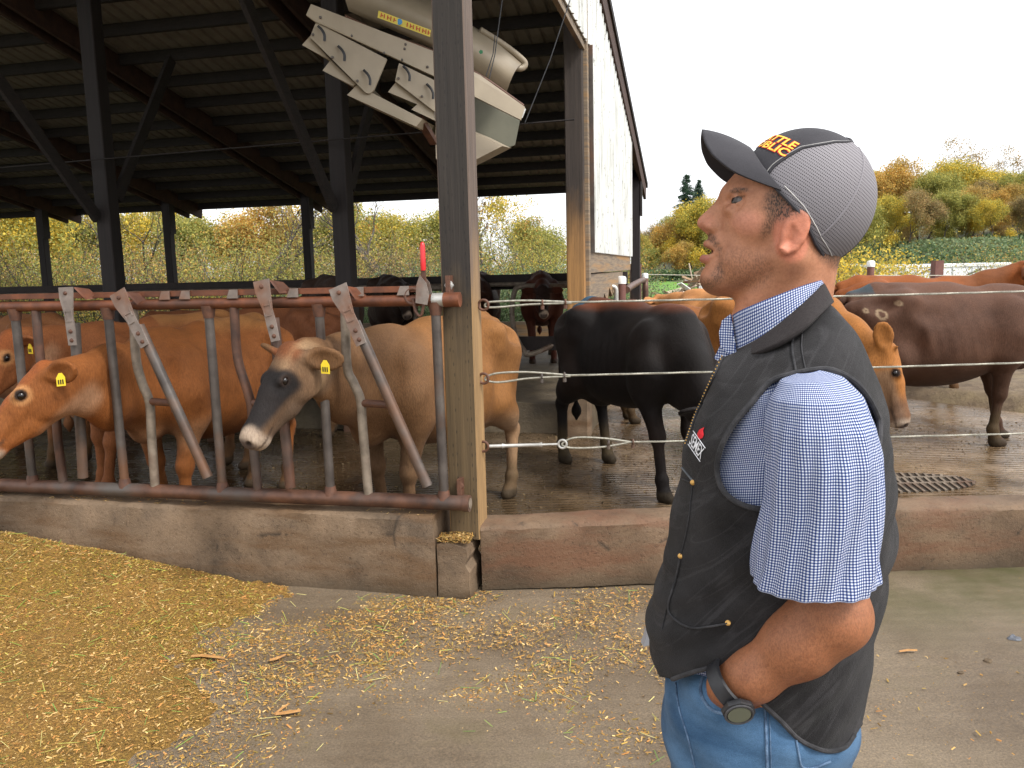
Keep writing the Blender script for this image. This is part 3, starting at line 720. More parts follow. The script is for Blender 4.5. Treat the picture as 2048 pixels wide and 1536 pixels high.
def cow(name_label, loc, yaw, poll, u, up=(0, 0, 1), res=.012, base=(.45, .2, .07), face=None, dark=None, ears=(1, 1), earlift=(0, 0), legs=None, scale=1.0,
        colour=None, tags=(), tagpos=None, pw=None, uw=None, upw=None, horn=0, belly=1.0, seed=0, blue=0, tail=True, headscale=1.0, earang=(0, 0), face_=(.5, .5)):
    """cow-local axes: x ahead, y left, z up; origin on the ground under the middle"""
    def toL(v, pt):
        v = np.array(v, float) - (np.array(loc) if pt else 0); k_ = 1 / (scale if pt else 1); c_, s0_ = math.cos(-yaw), math.sin(-yaw)
        return np.array([v[0] * c_ - v[1] * s0_, v[0] * s0_ + v[1] * c_, v[2]]) * k_
    if pw is not None: poll = toL(pw, True)
    if uw is not None: u = toL(uw, False)
    if upw is not None: up = toL(upw, False)
    poll = np.array(poll, float); u = np.array(u, float); u /= np.linalg.norm(u); up = np.array(up, float)
    w = np.cross(up, u); w /= np.linalg.norm(w); v = np.cross(u, w)            # w = the cow's left, v = out of the forehead
    hs_ = headscale
    def hp(a, b_, c): return poll + (u * a + v * b_ + w * c) * hs_
    tip = hp(.5, 0, 0); lo = np.minimum([-1.0, -.48, -.02], np.minimum(poll, tip) - .30); hi = np.maximum([.85, .48, 1.42], np.maximum(poll, tip) + .30)
    F = Field(*[np.arange(l, h, res) for l, h in zip(lo, hi)])
    Y = (0, 1, 0)
    # trunk
    F.cone((.32, 0, .87), (-.28, 0, .84), .27, .325 * belly, .05, (Y, .84))
    F.ell((-.12, 0, .74), (.50, .275 * belly, .26 * belly), .10)
    F.cone((.40, 0, 1.03), (-.05, 0, 1.08), .12, .13, .12)
    F.cone((-.05, 0, 1.11), (-.55, 0, 1.15), .10, .10, .10)
    F.cone((.46, 0, 1.12), (.30, 0, 1.14), .055, .06, .10)
    F.cone((-.42, -.17, 1.12), (-.42, .17, 1.12), .075, .075, .08)
    for sg in (-1, 1):
        F.ell((-.43, sg * .232, 1.125), (.055, .040, .042), .035)                       # hook bone
        F.cone((-.43, sg * .17, 1.05), (-.78, sg * .10, 1.05), .10, .055, .09)
        F.ell((-.79, sg * .085, 1.05), (.045, .035, .045), .04)                     # pin bone
        F.cone((-.58, sg * .14, .96), (-.56, sg * .15, .70), .19, .125, .09, (Y, .72))
        F.ell((.36, sg * .17, .86), (.17, .10, .26), .08)                           # shoulder
    for sg in (-1, 1):      # hollows of the flank, thurl, behind the elbow and before the shoulder
        F.ell((-.25, sg * .31, 1.04), (.14, .075, .085), .07, None, True); F.ell((-.62, sg * .235, 1.10), (.10, .06, .06), .06, None, True)
        F.ell((.16, sg * .33, .78), (.07, .05, .12), .06, None, True); F.ell((.56, sg * .22, .98), (.08, .07, .14), .06, None, True)
        F.ell((-.40, sg * .30, .80), (.07, .05, .14), .06, None, True)
        F.cone((.44, sg * .06, 1.13), (.34, sg * .19, .80), .030, .035, .05)
    F.cone((-.75, 0, 1.14), (-.60, 0, 1.17), .05, .06, .06)
    F.cone((.50, 0, .86), (.52, 0, .66), .17, .10, .10, (Y, .8))                    # brisket
    F.ell((-.46, 0, .60), (.19, .13, .14), .05)                                     # udder
    # legs
    legs = legs or {}
    for key, sg in (('fr', -1), ('fl', 1)):
        dx, ph = legs.get(key, (0, 0)); y = sg * .145
        E = (.33, sg * .17, .70); Kn = (.36 + dx * .55, y, .40); Ft = (.36 + dx + .0, y, .13); Hf = (.385 + dx, y, .035)
        if ph: Kn = (.45 + dx * .4, y, .46); Ft = (.34 + dx, y, .26); Hf = (.30 + dx, y, .17)
        F.cone((.38, sg * .16, .82), E, .13, .095, .08); F.cone(E, Kn, .082, .047, .05); F.ell(Kn, (.05, .046, .06), .03)
        F.cone(Kn, Ft, .036, .033, .025); F.ell(Ft, (.042, .042, .045), .02); F.cone(Ft, Hf, .036, .046, .02)
        F.cone(Hf, (Hf[0] + .045, y, Hf[2] - .012), .046, .038, .02)
    for key, sg in (('hr', -1), ('hl', 1)):
        dx, ph = legs.get(key, (0, 0)); y = sg * .14
        St = (-.46, sg * .17, .68); Hk = (-.70 + dx * .6, y, .45); Ft = (-.66 + dx, y, .14); Hf = (-.63 + dx, y, .04)
        F.cone(St, (-.60 + dx * .4, sg * .155, .56), .12, .085, .07); F.cone((-.60 + dx * .4, sg * .155, .58), Hk, .082, .045, .05)
        F.cone((-.74, sg * .12, .9), (-.70 + dx * .6, y, .56), .06, .025, .05)
        F.ell((Hk[0] - .015, Hk[1], Hk[2]), (.052, .036, .065), .03); F.cone(Hk, Ft, .040, .034, .025); F.ell(Ft, (.045, .042, .045), .02)
        F.cone(Ft, Hf, .036, .046, .02); F.cone(Hf, (Hf[0] + .045, y, Hf[2] - .012), .046, .038, .02)
    # neck
    nk = poll - u * .03 * hs_ - v * .075 * hs_; jw = hp(.04, -.15, 0)
    side = np.cross([0, 0, 1.0], nk - np.array([.4, 0, 1.0])); side /= np.linalg.norm(side) + 1e-9
    mid = (np.array([.44, 0, 1.04]) + nk) / 2 + np.array([0, 0, -.01])
    F.cone((.42, 0, 1.02), mid, .155, .115, .10, (side, .72)); F.cone(mid, nk, .115, .09, .08, (side, .8))
    lowm = (np.array([.52, 0, .80]) + jw) / 2 + np.array([0, 0, -.03])
    F.cone((.46, 0, .84), lowm, .17, .10, .10, (side, .72)); F.cone(lowm, jw, .10, .07, .08, (side, .72))
    F.cone(lowm + [0, 0, .05], mid - np.array([0, 0, .04]), .10, .10, .10, (side, .62))
    F.cone((.55, 0, .70), lowm - np.array([0, 0, .06]), .05, .035, .07, (side, .5))  # dewlap
    # head
    def E(c, r, k=.03, sub=False): F.ell(hp(*c), np.array(r) * hs_, k * hs_, (u, v, w), sub)
    def Cn(a, b_, ra, rb, k=.03, sq=None): F.cone(hp(*a), hp(*b_), ra * hs_, rb * hs_, k * hs_, (w, sq) if sq else None)
    E((.075, -.045, 0), (.115, .085, .088), .04)
    Cn((.06, -.03, 0), (.20, -.035, 0), .070, .064, .04); Cn((.20, -.037, 0), (.40, -.052, 0), .066, .054, .04)
    Cn((.20, -.01, 0), (.40, -.022, 0), .030, .022, .03)
    Cn((.08, -.13, 0), (.22, -.118, 0), .074, .056, .04, .85); Cn((.22, -.118, 0), (.39, -.09, 0), .056, .036, .03, .95)
    for sg in (-1, 1):
        E((.10, -.115, sg * .055), (.075, .065, .028), .04); E((.145, .004, sg * .068), (.042, .028, .028), .02)
        E((.25, -.06, sg * .045), (.09, .016, .014), .03)
        F.ell(hp(.150, -.007, sg * .090), np.array([.019, .013, .014]) * hs_, .008, (u, v, w), True)
    for sg in (-1, 1): F.cone(hp(.128, .012, sg * .083), hp(.172, .008, sg * .083), .007 * hs_, .006 * hs_, .012)
    E((.0, .018, 0), (.045, .035, .062), .03)
    E((.415, -.060, 0), (.055, .060, .064), .03); E((.445, -.050, 0), (.032, .042, .056), .02); E((.41, -.105, 0), (.048, .025, .038), .02)
    for sg in (-1, 1): F.ell(hp(.475, -.035, sg * .034), np.array([.022, .016, .012]) * hs_, .010, (u, v, w), True)
    # ears
    for i, sg in enumerate((1, -1)):
        if not ears[i]: continue
        el, ea = earlift[i], earang[i]
        d = w * sg * math.cos(el) + v * math.sin(el); d = d * math.cos(ea) - u * math.sin(ea); d /= np.linalg.norm(d)
        b0 = hp(.012, -.02, sg * .075); fv = u * math.cos(face_[i]) + w * sg * math.sin(face_[i]); n = fv - d * (fv @ d); n /= np.linalg.norm(n); q = np.cross(d, n)
        F.cone(b0 - d * .01, b0 + d * .05, .028, .026, .03)
        F.ell(b0 + d * .105, (.092, .021, .060), .02, (d, n, q)); F.ell(b0 + d * .118 + n * .022, (.080, .018, .046), .008, (d, n, q), True)
    if horn:
        for sg in (-1, 1): F.cone(hp(.01, .02, sg * .06), hp(.0, .045, sg * .085), .018, .010, .01)
    V, Q = F.mesh(); V = smoothmesh(V, Q, 2)
    # ribs and loose skin
    Pd = V.astype(np.float64); rel0 = Pd - poll; nh_ = (np.abs(Pd[:, 1]) > .12) & (Pd[:, 0] < .30) & (Pd[:, 0] > -.42)
    rb = np.sin((Pd[:, 0] + .25 * (Pd[:, 2] - .9)) * 78) * sstep(.62, .75, Pd[:, 2]) * (1 - sstep(.98, 1.08, Pd[:, 2])) * sstep(.12, .2, np.abs(Pd[:, 1])) * nh_ * sstep(-.42, -.3, Pd[:, 0]) * (1 - sstep(.1, .3, Pd[:, 0]))
    V[:, 1] += (np.sign(Pd[:, 1]) * rb * .0013).astype(np.float32)
    V = V + (.004 * vnoise(Pd, 16, seed + 3) * (Pd[:, 2] > .3))[:, None].astype(np.float32) * np.sign(V - np.array([0, 0, .85], np.float32)) * np.array([0, 1, 0], np.float32)
    # ---- colour
    P = V.astype(np.float64); C = np.tile(np.array(base, np.float32), (len(V), 1))
    nz = vnoise(P, 9, seed); z = P[:, 2]; x = P[:, 0]; ay = np.abs(P[:, 1])
    rel = (P - poll) / hs_; hu, hv, hw = rel @ u, rel @ v, rel @ w
    nearh = (np.abs(hw) < .13) & (hu > -.08) & (hu < .56) & (np.abs(hv + .06) < .22)
    mh = (1 - sstep(.10, .15, np.abs(hw))) * sstep(-.13, -.04, hu) * (1 - sstep(.56, .62, hu)) * (1 - sstep(.17, .25, np.abs(hv + .06)))
    C *= (1 + .10 * nz)[:, None]
    if colour: C = colour(P, C, dict(hu=hu, hv=hv, hw=hw, mh=mh, nz=nz, z=z, x=x, ay=ay))
    # muzzle: pale ring, dark wet nose
    d_m = hu + .02 * np.sin(hw * 40)
    C = lerpc(C, (.40, .31, .235), sstep(.395, .435, d_m + .012 * nz) * mh)
    C = lerpc(C, (.09, .065, .055), sstep(.448, .470, hu) * mh * sstep(-.09, -.07, hv)); 
    for sg in (-1, 1):   # nostril
        dd = np.sqrt(((hu - .472) / .02) ** 2 + ((hv + .034) / .018) ** 2 + ((hw - sg * .036) / .016) ** 2); C = lerpc(C, (.02, .012, .01), (1 - sstep(.75, 1.15, dd)) * mh)
    ml = np.abs(hv + .088 + .02 * (hu - .4)); C = lerpc(C, (.05, .03, .02), (1 - sstep(.003, .009, ml)) * mh * sstep(.33, .36, hu) * .8)
    # eyelids
    for sg in (-1, 1):
        de = np.sqrt((hu - .150) ** 2 + (hv + .005) ** 2 + (hw - sg * .086) ** 2); C = lerpc(C, (.03, .02, .016), (1 - sstep(.022, .034, de)) * mh)
    # legs: dirty below, hooves
    C = lerpc(C, (.06, .042, .02), (1 - sstep(.16, .34, z + .05 * nz)) * .75 * (hu < .1))
    C = lerpc(C, (.035, .026, .016), (1 - sstep(.055, .075, z)) * .8)
    ca, sa = math.cos(yaw), math.sin(yaw); s_ = scale
    Wv = np.stack([loc[0] + s_ * (P[:, 0] * ca - P[:, 1] * sa), loc[1] + s_ * (P[:, 0] * sa + P[:, 1] * ca), loc[2] + s_ * P[:, 2]], 1)
    def toW(p): return Vector((loc[0] + s_ * (p[0] * ca - p[1] * sa), loc[1] + s_ * (p[0] * sa + p[1] * ca), loc[2] + s_ * p[2]))
    def dirW(p): return Vector((p[0] * ca - p[1] * sa, p[0] * sa + p[1] * ca, p[2]))
    o = thing('cow', name_label, 'cow', loc)
    body = mk('body', Wv, Q, M_HIDE, o, smooth=True, cols=np.clip(C, 0, 1))
    for sg in (-1, 1):
        c = toW(hp(.150, -.008, sg * .0755)); r = .0195 * hs_ * s_
        MB().lathe(c - Vector((0, 0, r)), (0, 0, 1), [(max(r * math.sin(a), 1e-4), r - r * math.cos(a)) for a in np.linspace(0, math.pi, 11)], 16).build('eye', M_EYE, o, True)
    for sg, off in tags:
        i = 0 if sg > 0 else 1; el, ea = earlift[i], earang[i]
        d = w * sg * math.cos(el) + v * math.sin(el); d = d * math.cos(ea) - u * math.sin(ea); d /= np.linalg.norm(d)
        fv = u * math.cos(face_[i]) + w * sg * math.sin(face_[i]); n = fv - d * (fv @ d); n /= np.linalg.norm(n)
        b0 = hp(.012, -.02, sg * .075) + d * .11 + n * .02; D = dirW(d); N_ = dirW(n); top = toW(b0); dn = Vector((0, 0, -1)); sd = D - dn * D.dot(dn)
        if sd.length < .1: sd = Vector((1, 0, 0))
        sd = (sd.normalized() * .8 + N_ * off).normalized(); a = .5 * .042 * s_; L_t = .062 * s_
        nn = sd.cross(dn).normalized() * .003
        poly = [top + sd * -a * .35, top + sd * a * .35, top + sd * a + dn * L_t * .35, top + sd * a + dn * L_t, top + sd * -a + dn * L_t, top + sd * -a + dn * L_t * .35]
        tg = MB().prism(poly, nn).build('ear_tag', M_TAG, o)
        # inked figures on the tag (illegible at this size): three strokes of a number
        mbn = MB()
        for q_ in (-.5, .0, .5):
            mbn.beam(top + sd * a * q_ + dn * L_t * .5 - nn * .4, top + sd * a * q_ + dn * L_t * .85 - nn * .4, .005, .002, up=nn)
        mbn.build('number_print', M_DARKWOOD, tg)
    if tail:
        ty = .02 * math.sin(seed)
        pts = [toW((-.79, 0, 1.13)), toW((-.85, ty, 1.06)), toW((-.86, ty * 2, .8)), toW((-.83, ty * 3, .55)), toW((-.82, ty * 4, .42)), toW((-.82, ty * 4, .30))]
        t_o = MB().tube(spline(pts, 5), [.028 * s_] * 4 + [.02 * s_] * 6 + [.015 * s_] * 6 + [.014 * s_] * 4 + [.024 * s_, .036 * s_, .04 * s_, .034 * s_, .018 * s_, .006 * s_], 9)
        cc = np.clip(np.tile(C[np.argmin(np.sum((P - np.array([-.72, 0, 1.02])) ** 2, 1))], (len(t_o.v), 1)) * .8, 0, 1)
        mk('tail', t_o.v, t_o.f, M_HIDE, o, smooth=True, cols=cc)
    return o
# ---------------------------------------------------------------- the individual animals
def place(px, d, z=PENZ):
    r = ray(px, 600); return (r.x * d / r.y, d, z)
def yawto(dx, dy): return math.atan2(dy, dx)
def col_orange(P, C, k):            # bright orange-fawn, paler eye ring and underside
    C = lerpc(C, (.26, .075, .022), sstep(-.01, .03, k['hv']) * k['mh'] * (1 - sstep(.30, .38, k['hu'])) * .8)
    C = lerpc(C, (.24, .08, .025), sstep(.28, .36, k['hu']) * (1 - sstep(.38, .4, k['hu'])) * k['mh'] * .5)
    ring = (1 - sstep(.035, .06, np.sqrt((k['hu'] - .15) ** 2 + (k['hv'] + .005) ** 2))) * k['mh']; C = lerpc(C, (.50, .25, .10), ring * .7)
    under = (1 - sstep(.58, .74, k['z'])) * (k['x'] > .2) * (1 - k['mh']); C = lerpc(C, (.42, .24, .13), under * .55 * sstep(.45, .62, k['z']))
    C = lerpc(C, (.58, .40, .26), (1 - sstep(-.2, -.15, k['hv'])) * k['mh'] * .3)
    back = sstep(1.12, 1.22, k['z']) * (k['x'] < .0); C = lerpc(C, (.40, .20, .07), back * .5)
    return C
def col_fawn(P, C, k):              # grey-brown front, orange-fawn barrel, charcoal face with red poll
    f = sstep(-.1, .42, k['x'] + .08 * k['nz']) * (1 - k['mh']); C = lerpc(C, (.135, .072, .035), f * .85)
    under = (1 - sstep(.5, .66, k['z'])); C = lerpc(C, (.40, .28, .18), under * .5 * (k['x'] < -.3)); C = lerpc(C, (.13, .08, .045), under * .5 * (k['x'] > -.1))
    mh = k['mh']; C = lerpc(C, (.135, .082, .048), mh * .9)
    fr = sstep(-.105, -.05, k['hv'] + .012 * k['nz'] - .18 * (k['hu'] - .2)) * sstep(.085, .14, k['hu']); C = lerpc(C, (.013, .012, .013), fr * mh * .96)
    ch = (1 - sstep(.045, .08, np.sqrt((k['hu'] - .16) ** 2 + (k['hv'] + .02) ** 2))) * mh; C = lerpc(C, (.014, .012, .012), ch * .9)
    rd = (1 - sstep(.02, .09, k['hu'])) * sstep(-.02, .02, k['hv']) * mh; C = lerpc(C, (.17, .055, .02), rd * .85)
    ck_ = sstep(.10, .22, k['hu']) * (1 - sstep(-.12, -.05, k['hv'])) * mh; C = lerpc(C, (.075, .05, .034), ck_ * .7)
    md = sstep(.02, .05, np.abs(k['hw'])) * (1 - sstep(.06, .085, np.abs(k['hw']))) * (1 - sstep(.09, .14, k['hu'])) * (1 - sstep(.0, .05, k['hv'])) * mh
    C = lerpc(C, (.34, .22, .12), md * .6)
    return C
def col_black(P, C, k):
    top = sstep(1.15, 1.23, k['z'] + .03 * k['nz']) * (k['x'] > -.62); C = lerpc(C, (.12, .032, .01), top * .8)
    C = lerpc(C, (.022, .013, .009), sstep(.1, .8, vnoise(P, 4, 5)) * .6)
    bl = sstep(1.13, 1.18, k['z'] + .03 * k['nz']) * (k['x'] < -.52); C = lerpc(C, (.03, .10, .16), bl * .8); return C
def col_brown(P, C, k):
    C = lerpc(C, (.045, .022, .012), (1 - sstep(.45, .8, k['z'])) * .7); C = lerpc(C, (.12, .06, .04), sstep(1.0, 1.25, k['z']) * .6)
    C = lerpc(C, (.03, .07, .09), sstep(1.14, 1.19, k['z']) * (k['x'] < -.62) * .7)
    # pale chalk rings left on the rump
    for cx, cz, r_ in ((-.62, 1.02, .03), (-.72, 1.05, .012), (-.5, 1.1, .012)):
        dd = np.abs(np.sqrt((k['x'] - cx) ** 2 + (k['z'] - cz) ** 2) - r_); C = lerpc(C, (.30, .22, .14), (1 - sstep(.004, .011, dd)) * (P[:, 1] < 0) * .8)
    return C
def col_red(P, C, k):
    mh = k['mh']; fr = sstep(.04, .12, k['hu']) * mh; C = lerpc(C, (.035, .022, .018), fr * .85)
    f = sstep(.25, .55, k['x']) * (1 - mh); C = lerpc(C, (.13, .05, .02), f * .6); return C
def col_head(P, C, k):              # orange forehead, grey cheek, pale muzzle
    mh = k['mh']; C = lerpc(C, (.16, .10, .06), (1 - sstep(-.05, .0, k['hv'])) * mh * .8 * sstep(.08, .14, k['hu']))
    C = lerpc(C, (.12, .07, .045), sstep(.26, .36, k['hu']) * mh * .7); return C
def col_plain(P, C, k): return C
def col_bluerump(P, C, k):
    C = lerpc(C, (.05, .22, .34), sstep(1.16, 1.2, k['z']) * (k['x'] < -.55) * sstep(-.3, .3, k['nz']) * .8); return col_orange(P, C, k)

ORANGE = (.215, .074, .020)
# A: orange cow at the far left with its head through the bars
cowA = cow('bright orange cow at the left edge, head low and pushed out through the headlock', (-1.95, 5.16, PENZ), yawto(-.33, -1),
     (.98, -.20, 1.005), (.50, -.66, -.42), (0, 0, 1), pw=at(92, 742, 3.98), uw=(-.26, -.18, -.30), upw=(-.35, .0, .94), res=.010, base=ORANGE, colour=col_bluerump, tags=((1, -.3),), seed=1,
     earlift=(-.55, .1), earang=(.55, .3), face_=(1.15, .5), legs={'fl': (.05, 0), 'fr': (-.12, 0)}, headscale=1.03)
cowB = cow('fawn cow with charcoal face and white muzzle looking out between two neck bars', (-.51, 4.84, PENZ), yawto(-.62, -1),
     (.86, -.10, 1.13), (.66, -.42, -.66), (0, 0, 1), pw=at(582, 705, 3.80), uw=(-.19, -.22, -.35), upw=(-.2, -.1, .95), res=.010, base=(.215, .095, .03), colour=col_fawn, tags=((1, .25),), seed=2,
     earlift=(-.80, .2), earang=(.35, .2), face_=(1.2, .5), legs={'fl': (.02, 0), 'fr': (-.1, 0), 'hl': (-.05, 0)}, headscale=1.0)
cowC = cow('black cow with rusty back and blue rump mark standing just right of the corner post', (.87, 5.66, PENZ), yawto(.50, -1),
     (.96, -.12, .66), (.45, -.05, -.85), (.85, 0, .45), base=(.009, .007, .0065), colour=col_black, seed=3, res=.012,
     belly=.9, legs={'fl': (.0, 0), 'fr': (.10, 0), 'hr': (-.12, 0), 'hl': (.05, 0)}, scale=1.03)
# ---------------------------------------------------------------- rest of the herd
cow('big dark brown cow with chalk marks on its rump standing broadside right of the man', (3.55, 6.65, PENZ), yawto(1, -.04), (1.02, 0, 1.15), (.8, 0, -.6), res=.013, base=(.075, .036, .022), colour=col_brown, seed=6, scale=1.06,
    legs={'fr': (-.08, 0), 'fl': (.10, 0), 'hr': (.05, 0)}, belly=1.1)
cow('orange cow with one ear up and grey cheeks, head lowered behind the man\'s back', (2.02, 6.15, PENZ), yawto(.36, -1), (.80, -.02, .93), (.42, -.10, -.9), (.7, -.15, .5), pw=at(1775, 700, 5.25), uw=(.10, -.12, -.42), upw=(.9, -.25, .3), res=.012, base=(.29, .115, .03), colour=col_head, seed=7, earlift=(.2, .2), earang=(.9, 1.15), scale=1.05, horn=1)
cow('red-brown cow with dark eye patch and yellow tag, head raised, behind the dark brown cow', (4.35, 8.9, PENZ), yawto(1, .02), (1.0, -.10, 1.30), (.85, -.3, -.35), res=.016, base=(.21, .062, .016), colour=col_red, seed=8, tags=((-1, .2),), horn=1, earlift=(-.2, -.5), scale=1.08)
cow('pale orange cow showing only its rump behind the man\'s collar', (2.45, 9.6, PENZ), yawto(-.6, .8), (.98, 0, 1.1), (.8, 0, -.6), res=.02, base=(.42, .19, .07), colour=col_plain, seed=9)
cow('brown cow with a blue rump mark right behind the black cow', (1.72, 8.0, PENZ), yawto(1, .1), (.95, 0, 1.0), (.7, 0, -.7), res=.014, scale=.91, base=(.19, .07, .02), colour=lambda P, C, k: lerpc(lerpc(C, (.07, .04, .025), (1 - sstep(.75, 1.1, k['z'])) * .7), (.10, .22, .20), sstep(1.15, 1.19, k['z']) * (k['x'] < -.62) * .6), seed=10)
cow('orange cow half hidden behind the man\'s throat', (3.25, 10.4, PENZ), yawto(1, -.3), (.95, 0, .95), (.7, 0, -.7), res=.02, scale=.88, base=(.34, .14, .04), seed=11)
cow('red-brown cow behind the orange one, yellow tag at the left edge', (-2.60, 5.95, PENZ), yawto(-.62, -.78), (.95, .10, 1.16), (.62, .12, -.75), res=.014, base=(.24, .085, .03), colour=col_orange, seed=12, tags=((1, 0),), legs={'fl': (.1, 0)})
cow('dark chestnut cow seen as a back line above the orange cow', (-2.35, 7.6, .05), yawto(-1, -.1), (.90, 0, 1.16), (.8, .2, -.6), res=.016, base=(.17, .062, .026), seed=13)
cow('chestnut cow standing deeper in the barn at left', (-4.2, 7.0, .05), yawto(-.8, .5), (.90, 0, 1.1), (.8, 0, -.6), res=.018, base=(.20, .08, .03), seed=14)
cow('dark cow resting its head between the middle headlock bars', (-2.0, 9.3, .3), yawto(.35, -1), (.92, 0, 1.05), (.8, 0, -.6), res=.018, base=(.05, .03, .022), seed=15)
cow('dark cow standing in the stall facing out, left of the end post', (.42, 11.0, .33), yawto(-.02, -1), (.98, 0, 1.02), (.75, 0, -.66), res=.016, base=(.075, .022, .012), colour=lambda P, C, k: lerpc(C, (.02, .015, .013), k['mh'] * .8), seed=16, headscale=.95, scale=.96)
cow('second dark cow beside the corner post, in the next stall', (-.45, 11.4, .33), yawto(-.1, -1), (.98, 0, .98), (.75, 0, -.66), res=.02, base=(.05, .02, .012), seed=17, scale=.96)
cow('dark cow further left in the stalls, just behind the slanting bars', (-1.6, 11.2, .33), yawto(.3, -1), (.98, 0, 1.05), (.75, 0, -.66), res=.02, base=(.04, .024, .018), seed=18, scale=.96)
# ================================================================ THE MAN
from mathutils.bvhtree import BVHTree
PHI = R(18.6); DM = 1.22
MA = Vector((math.cos(PHI), -math.sin(PHI), 0)); MN = Vector((math.sin(PHI), math.cos(PHI), 0))
def q(px, py, Y=0.0):
    r = ray(px, py); k = (DM + Y) / r.dot(MN); p = C0 + r * k; return np.array([p.dot(MA), Y, p.z])
def tow(P):
    P = np.asarray(P, float).reshape(-1, 3)
    return P[:, :1] * np.array(MA)[None] + (DM + P[:, 1:2]) * np.array(MN)[None] + P[:, 2:] * np.array([0, 0, 1.0])[None]
def W3(p): return Vector(tow(p)[0])
SPX = 1.0 / 1440
MAN = thing('person', 'man in dark vest, gingham shirt and grey mesh cap looking left past the cattle', 'person', tuple(W3((0, 0, 0))))
HC = q(1590, 440)                  # head pivot
PSI = R(9)
def yawhead(P):
    P = np.array(P, float); w = sstep(q(1560, 640)[2], q(1560, 545)[2], P[:, 2]); a = PSI * w
    x, y = P[:, 0] - HC[0], P[:, 1]
    P[:, 0] = HC[0] + x * np.cos(a) - y * np.sin(a)
    P[:, 1] = x * np.sin(a) + y * np.cos(a)
    return P
def hq(px, py, Y=0.0):
    """head point (before the turn) that shows at px,py once turned; Y in profile units, near side traced, far side mirrored"""
    y = -abs(Y) * SPX; x = 0.0; cs, sn = math.cos(PSI), math.sin(PSI)
    for _ in range(5):
        p = q(px, py, x * sn + y * cs); x = (p[0] - HC[0] + y * sn) / cs
    return np.array([HC[0] + x, Y * SPX, p[2]])
def m_skin():
    m, nt, b = newmat('skin'); a = nt.nodes.new('ShaderNodeAttribute'); a.attribute_name = 'col'; v = geo(nt)
    c = mix(nt, .55, a.outputs['Color'], ramp(nt, noise(nt, v, 38, 6, .7), [(.34, (.70, .60, .54)), (.5, (1, 1, 1)), (.68, (1.16, 1.1, 1.08))]), 'MULTIPLY')
    c = mix(nt, .5, c, ramp(nt, noise(nt, v, 260, 3, .7), [(.36, (.78, .74, .72)), (.52, (1, 1, 1)), (.7, (1.14, 1.12, 1.1))]), 'MULTIPLY')
    # short hairs: fine streaky speckle wherever the alpha of the colour says hair grows
    hs1 = ramp(nt, noise(nt, geo(nt, (1, 1, .45)), 620, 2, .6), [(.42, 1.0), (.56, 0.0)]); mh_ = node(nt, 'ShaderNodeMath', operation='MULTIPLY'); nt.links.new(hs1, mh_.inputs[0]); nt.links.new(a.outputs['Alpha'], mh_.inputs[1])
    c = mix(nt, mh_.outputs[0], c, (.035, .020, .013))
    nt.links.new(c, b.inputs['Base Color']); b.inputs['Roughness'].default_value = .52; b.inputs['Specular IOR Level'].default_value = .4
    b.inputs['Subsurface Weight'].default_value = .07; b.inputs['Subsurface Radius'].default_value = (.006, .002, .001); b.inputs['Subsurface Scale'].default_value = 1.0
    bumpn(nt, b, mix(nt, .5, noise(nt, v, 420, 4, .7), noise(nt, v, 90, 5, .7)), .5, .0016); return m
def m_cloth(name, c1, c2, scale=500, fold=9, rough=.85, bump=.4, sheen=.05, stretch=(1, 1, 1)):
    m, nt, b = newmat(name); v = geo(nt); vs = geo(nt, stretch)
    c = ramp(nt, noise(nt, vs, fold, 6, .6), [(.35, c1), (.65, c2)])
    c = mix(nt, .5, c, ramp(nt, noise(nt, v, scale, 3, .8), [(.35, (.65, .65, .65)), (.65, (1.35, 1.35, 1.35))]), 'MULTIPLY')
    nt.links.new(c, b.inputs['Base Color']); b.inputs['Roughness'].default_value = rough; b.inputs['Sheen Weight'].default_value = sheen
    b.inputs['Specular IOR Level'].default_value = .25
    bumpn(nt, b, mix(nt, .45, noise(nt, v, scale, 4, .8), noise(nt, vs, fold * 4, 4, .6)), bump, .004); return m
def m_gingham():
    m, nt, b = newmat('gingham_cotton'); uv = nt.nodes.new('ShaderNodeUVMap'); sp = nt.nodes.new('ShaderNodeSeparateXYZ'); nt.links.new(uv.outputs[0], sp.inputs[0])
    fs = []
    for i in (0, 1):
        mu = node(nt, 'ShaderNodeMath', operation='MULTIPLY'); nt.links.new(sp.outputs[i], mu.inputs[0]); mu.inputs[1].default_value = 2 * math.pi / .0034
        sn = node(nt, 'ShaderNodeMath', operation='SINE'); nt.links.new(mu.outputs[0], sn.inputs[0])
        fs.append(ramp(nt, sn.outputs[0], [(0, 0.0), (.12, 1.0)]))
    ad = node(nt, 'ShaderNodeMath', operation='ADD'); nt.links.new(fs[0], ad.inputs[0]); nt.links.new(fs[1], ad.inputs[1])
    hf = node(nt, 'ShaderNodeMath', operation='MULTIPLY'); nt.links.new(ad.outputs[0], hf.inputs[0]); hf.inputs[1].default_value = .5
    c = ramp(nt, hf.outputs[0], [(0, (.62, .64, .68)), (.5, (.11, .155, .33)), (1, (.012, .02, .08))])
    nt.links.new(c, b.inputs['Base Color']); b.inputs['Roughness'].default_value = .85; b.inputs['Specular IOR Level'].default_value = .2
    bumpn(nt, b, noise(nt, geo(nt), 40, 5, .6), .4, .004); return m
M_SKIN = m_skin()
M_VEST = m_cloth('vest_canvas', (.010, .009, .0095), (.026, .024, .025), 600, 14, .8, .8, .06, (1, 1, 1))
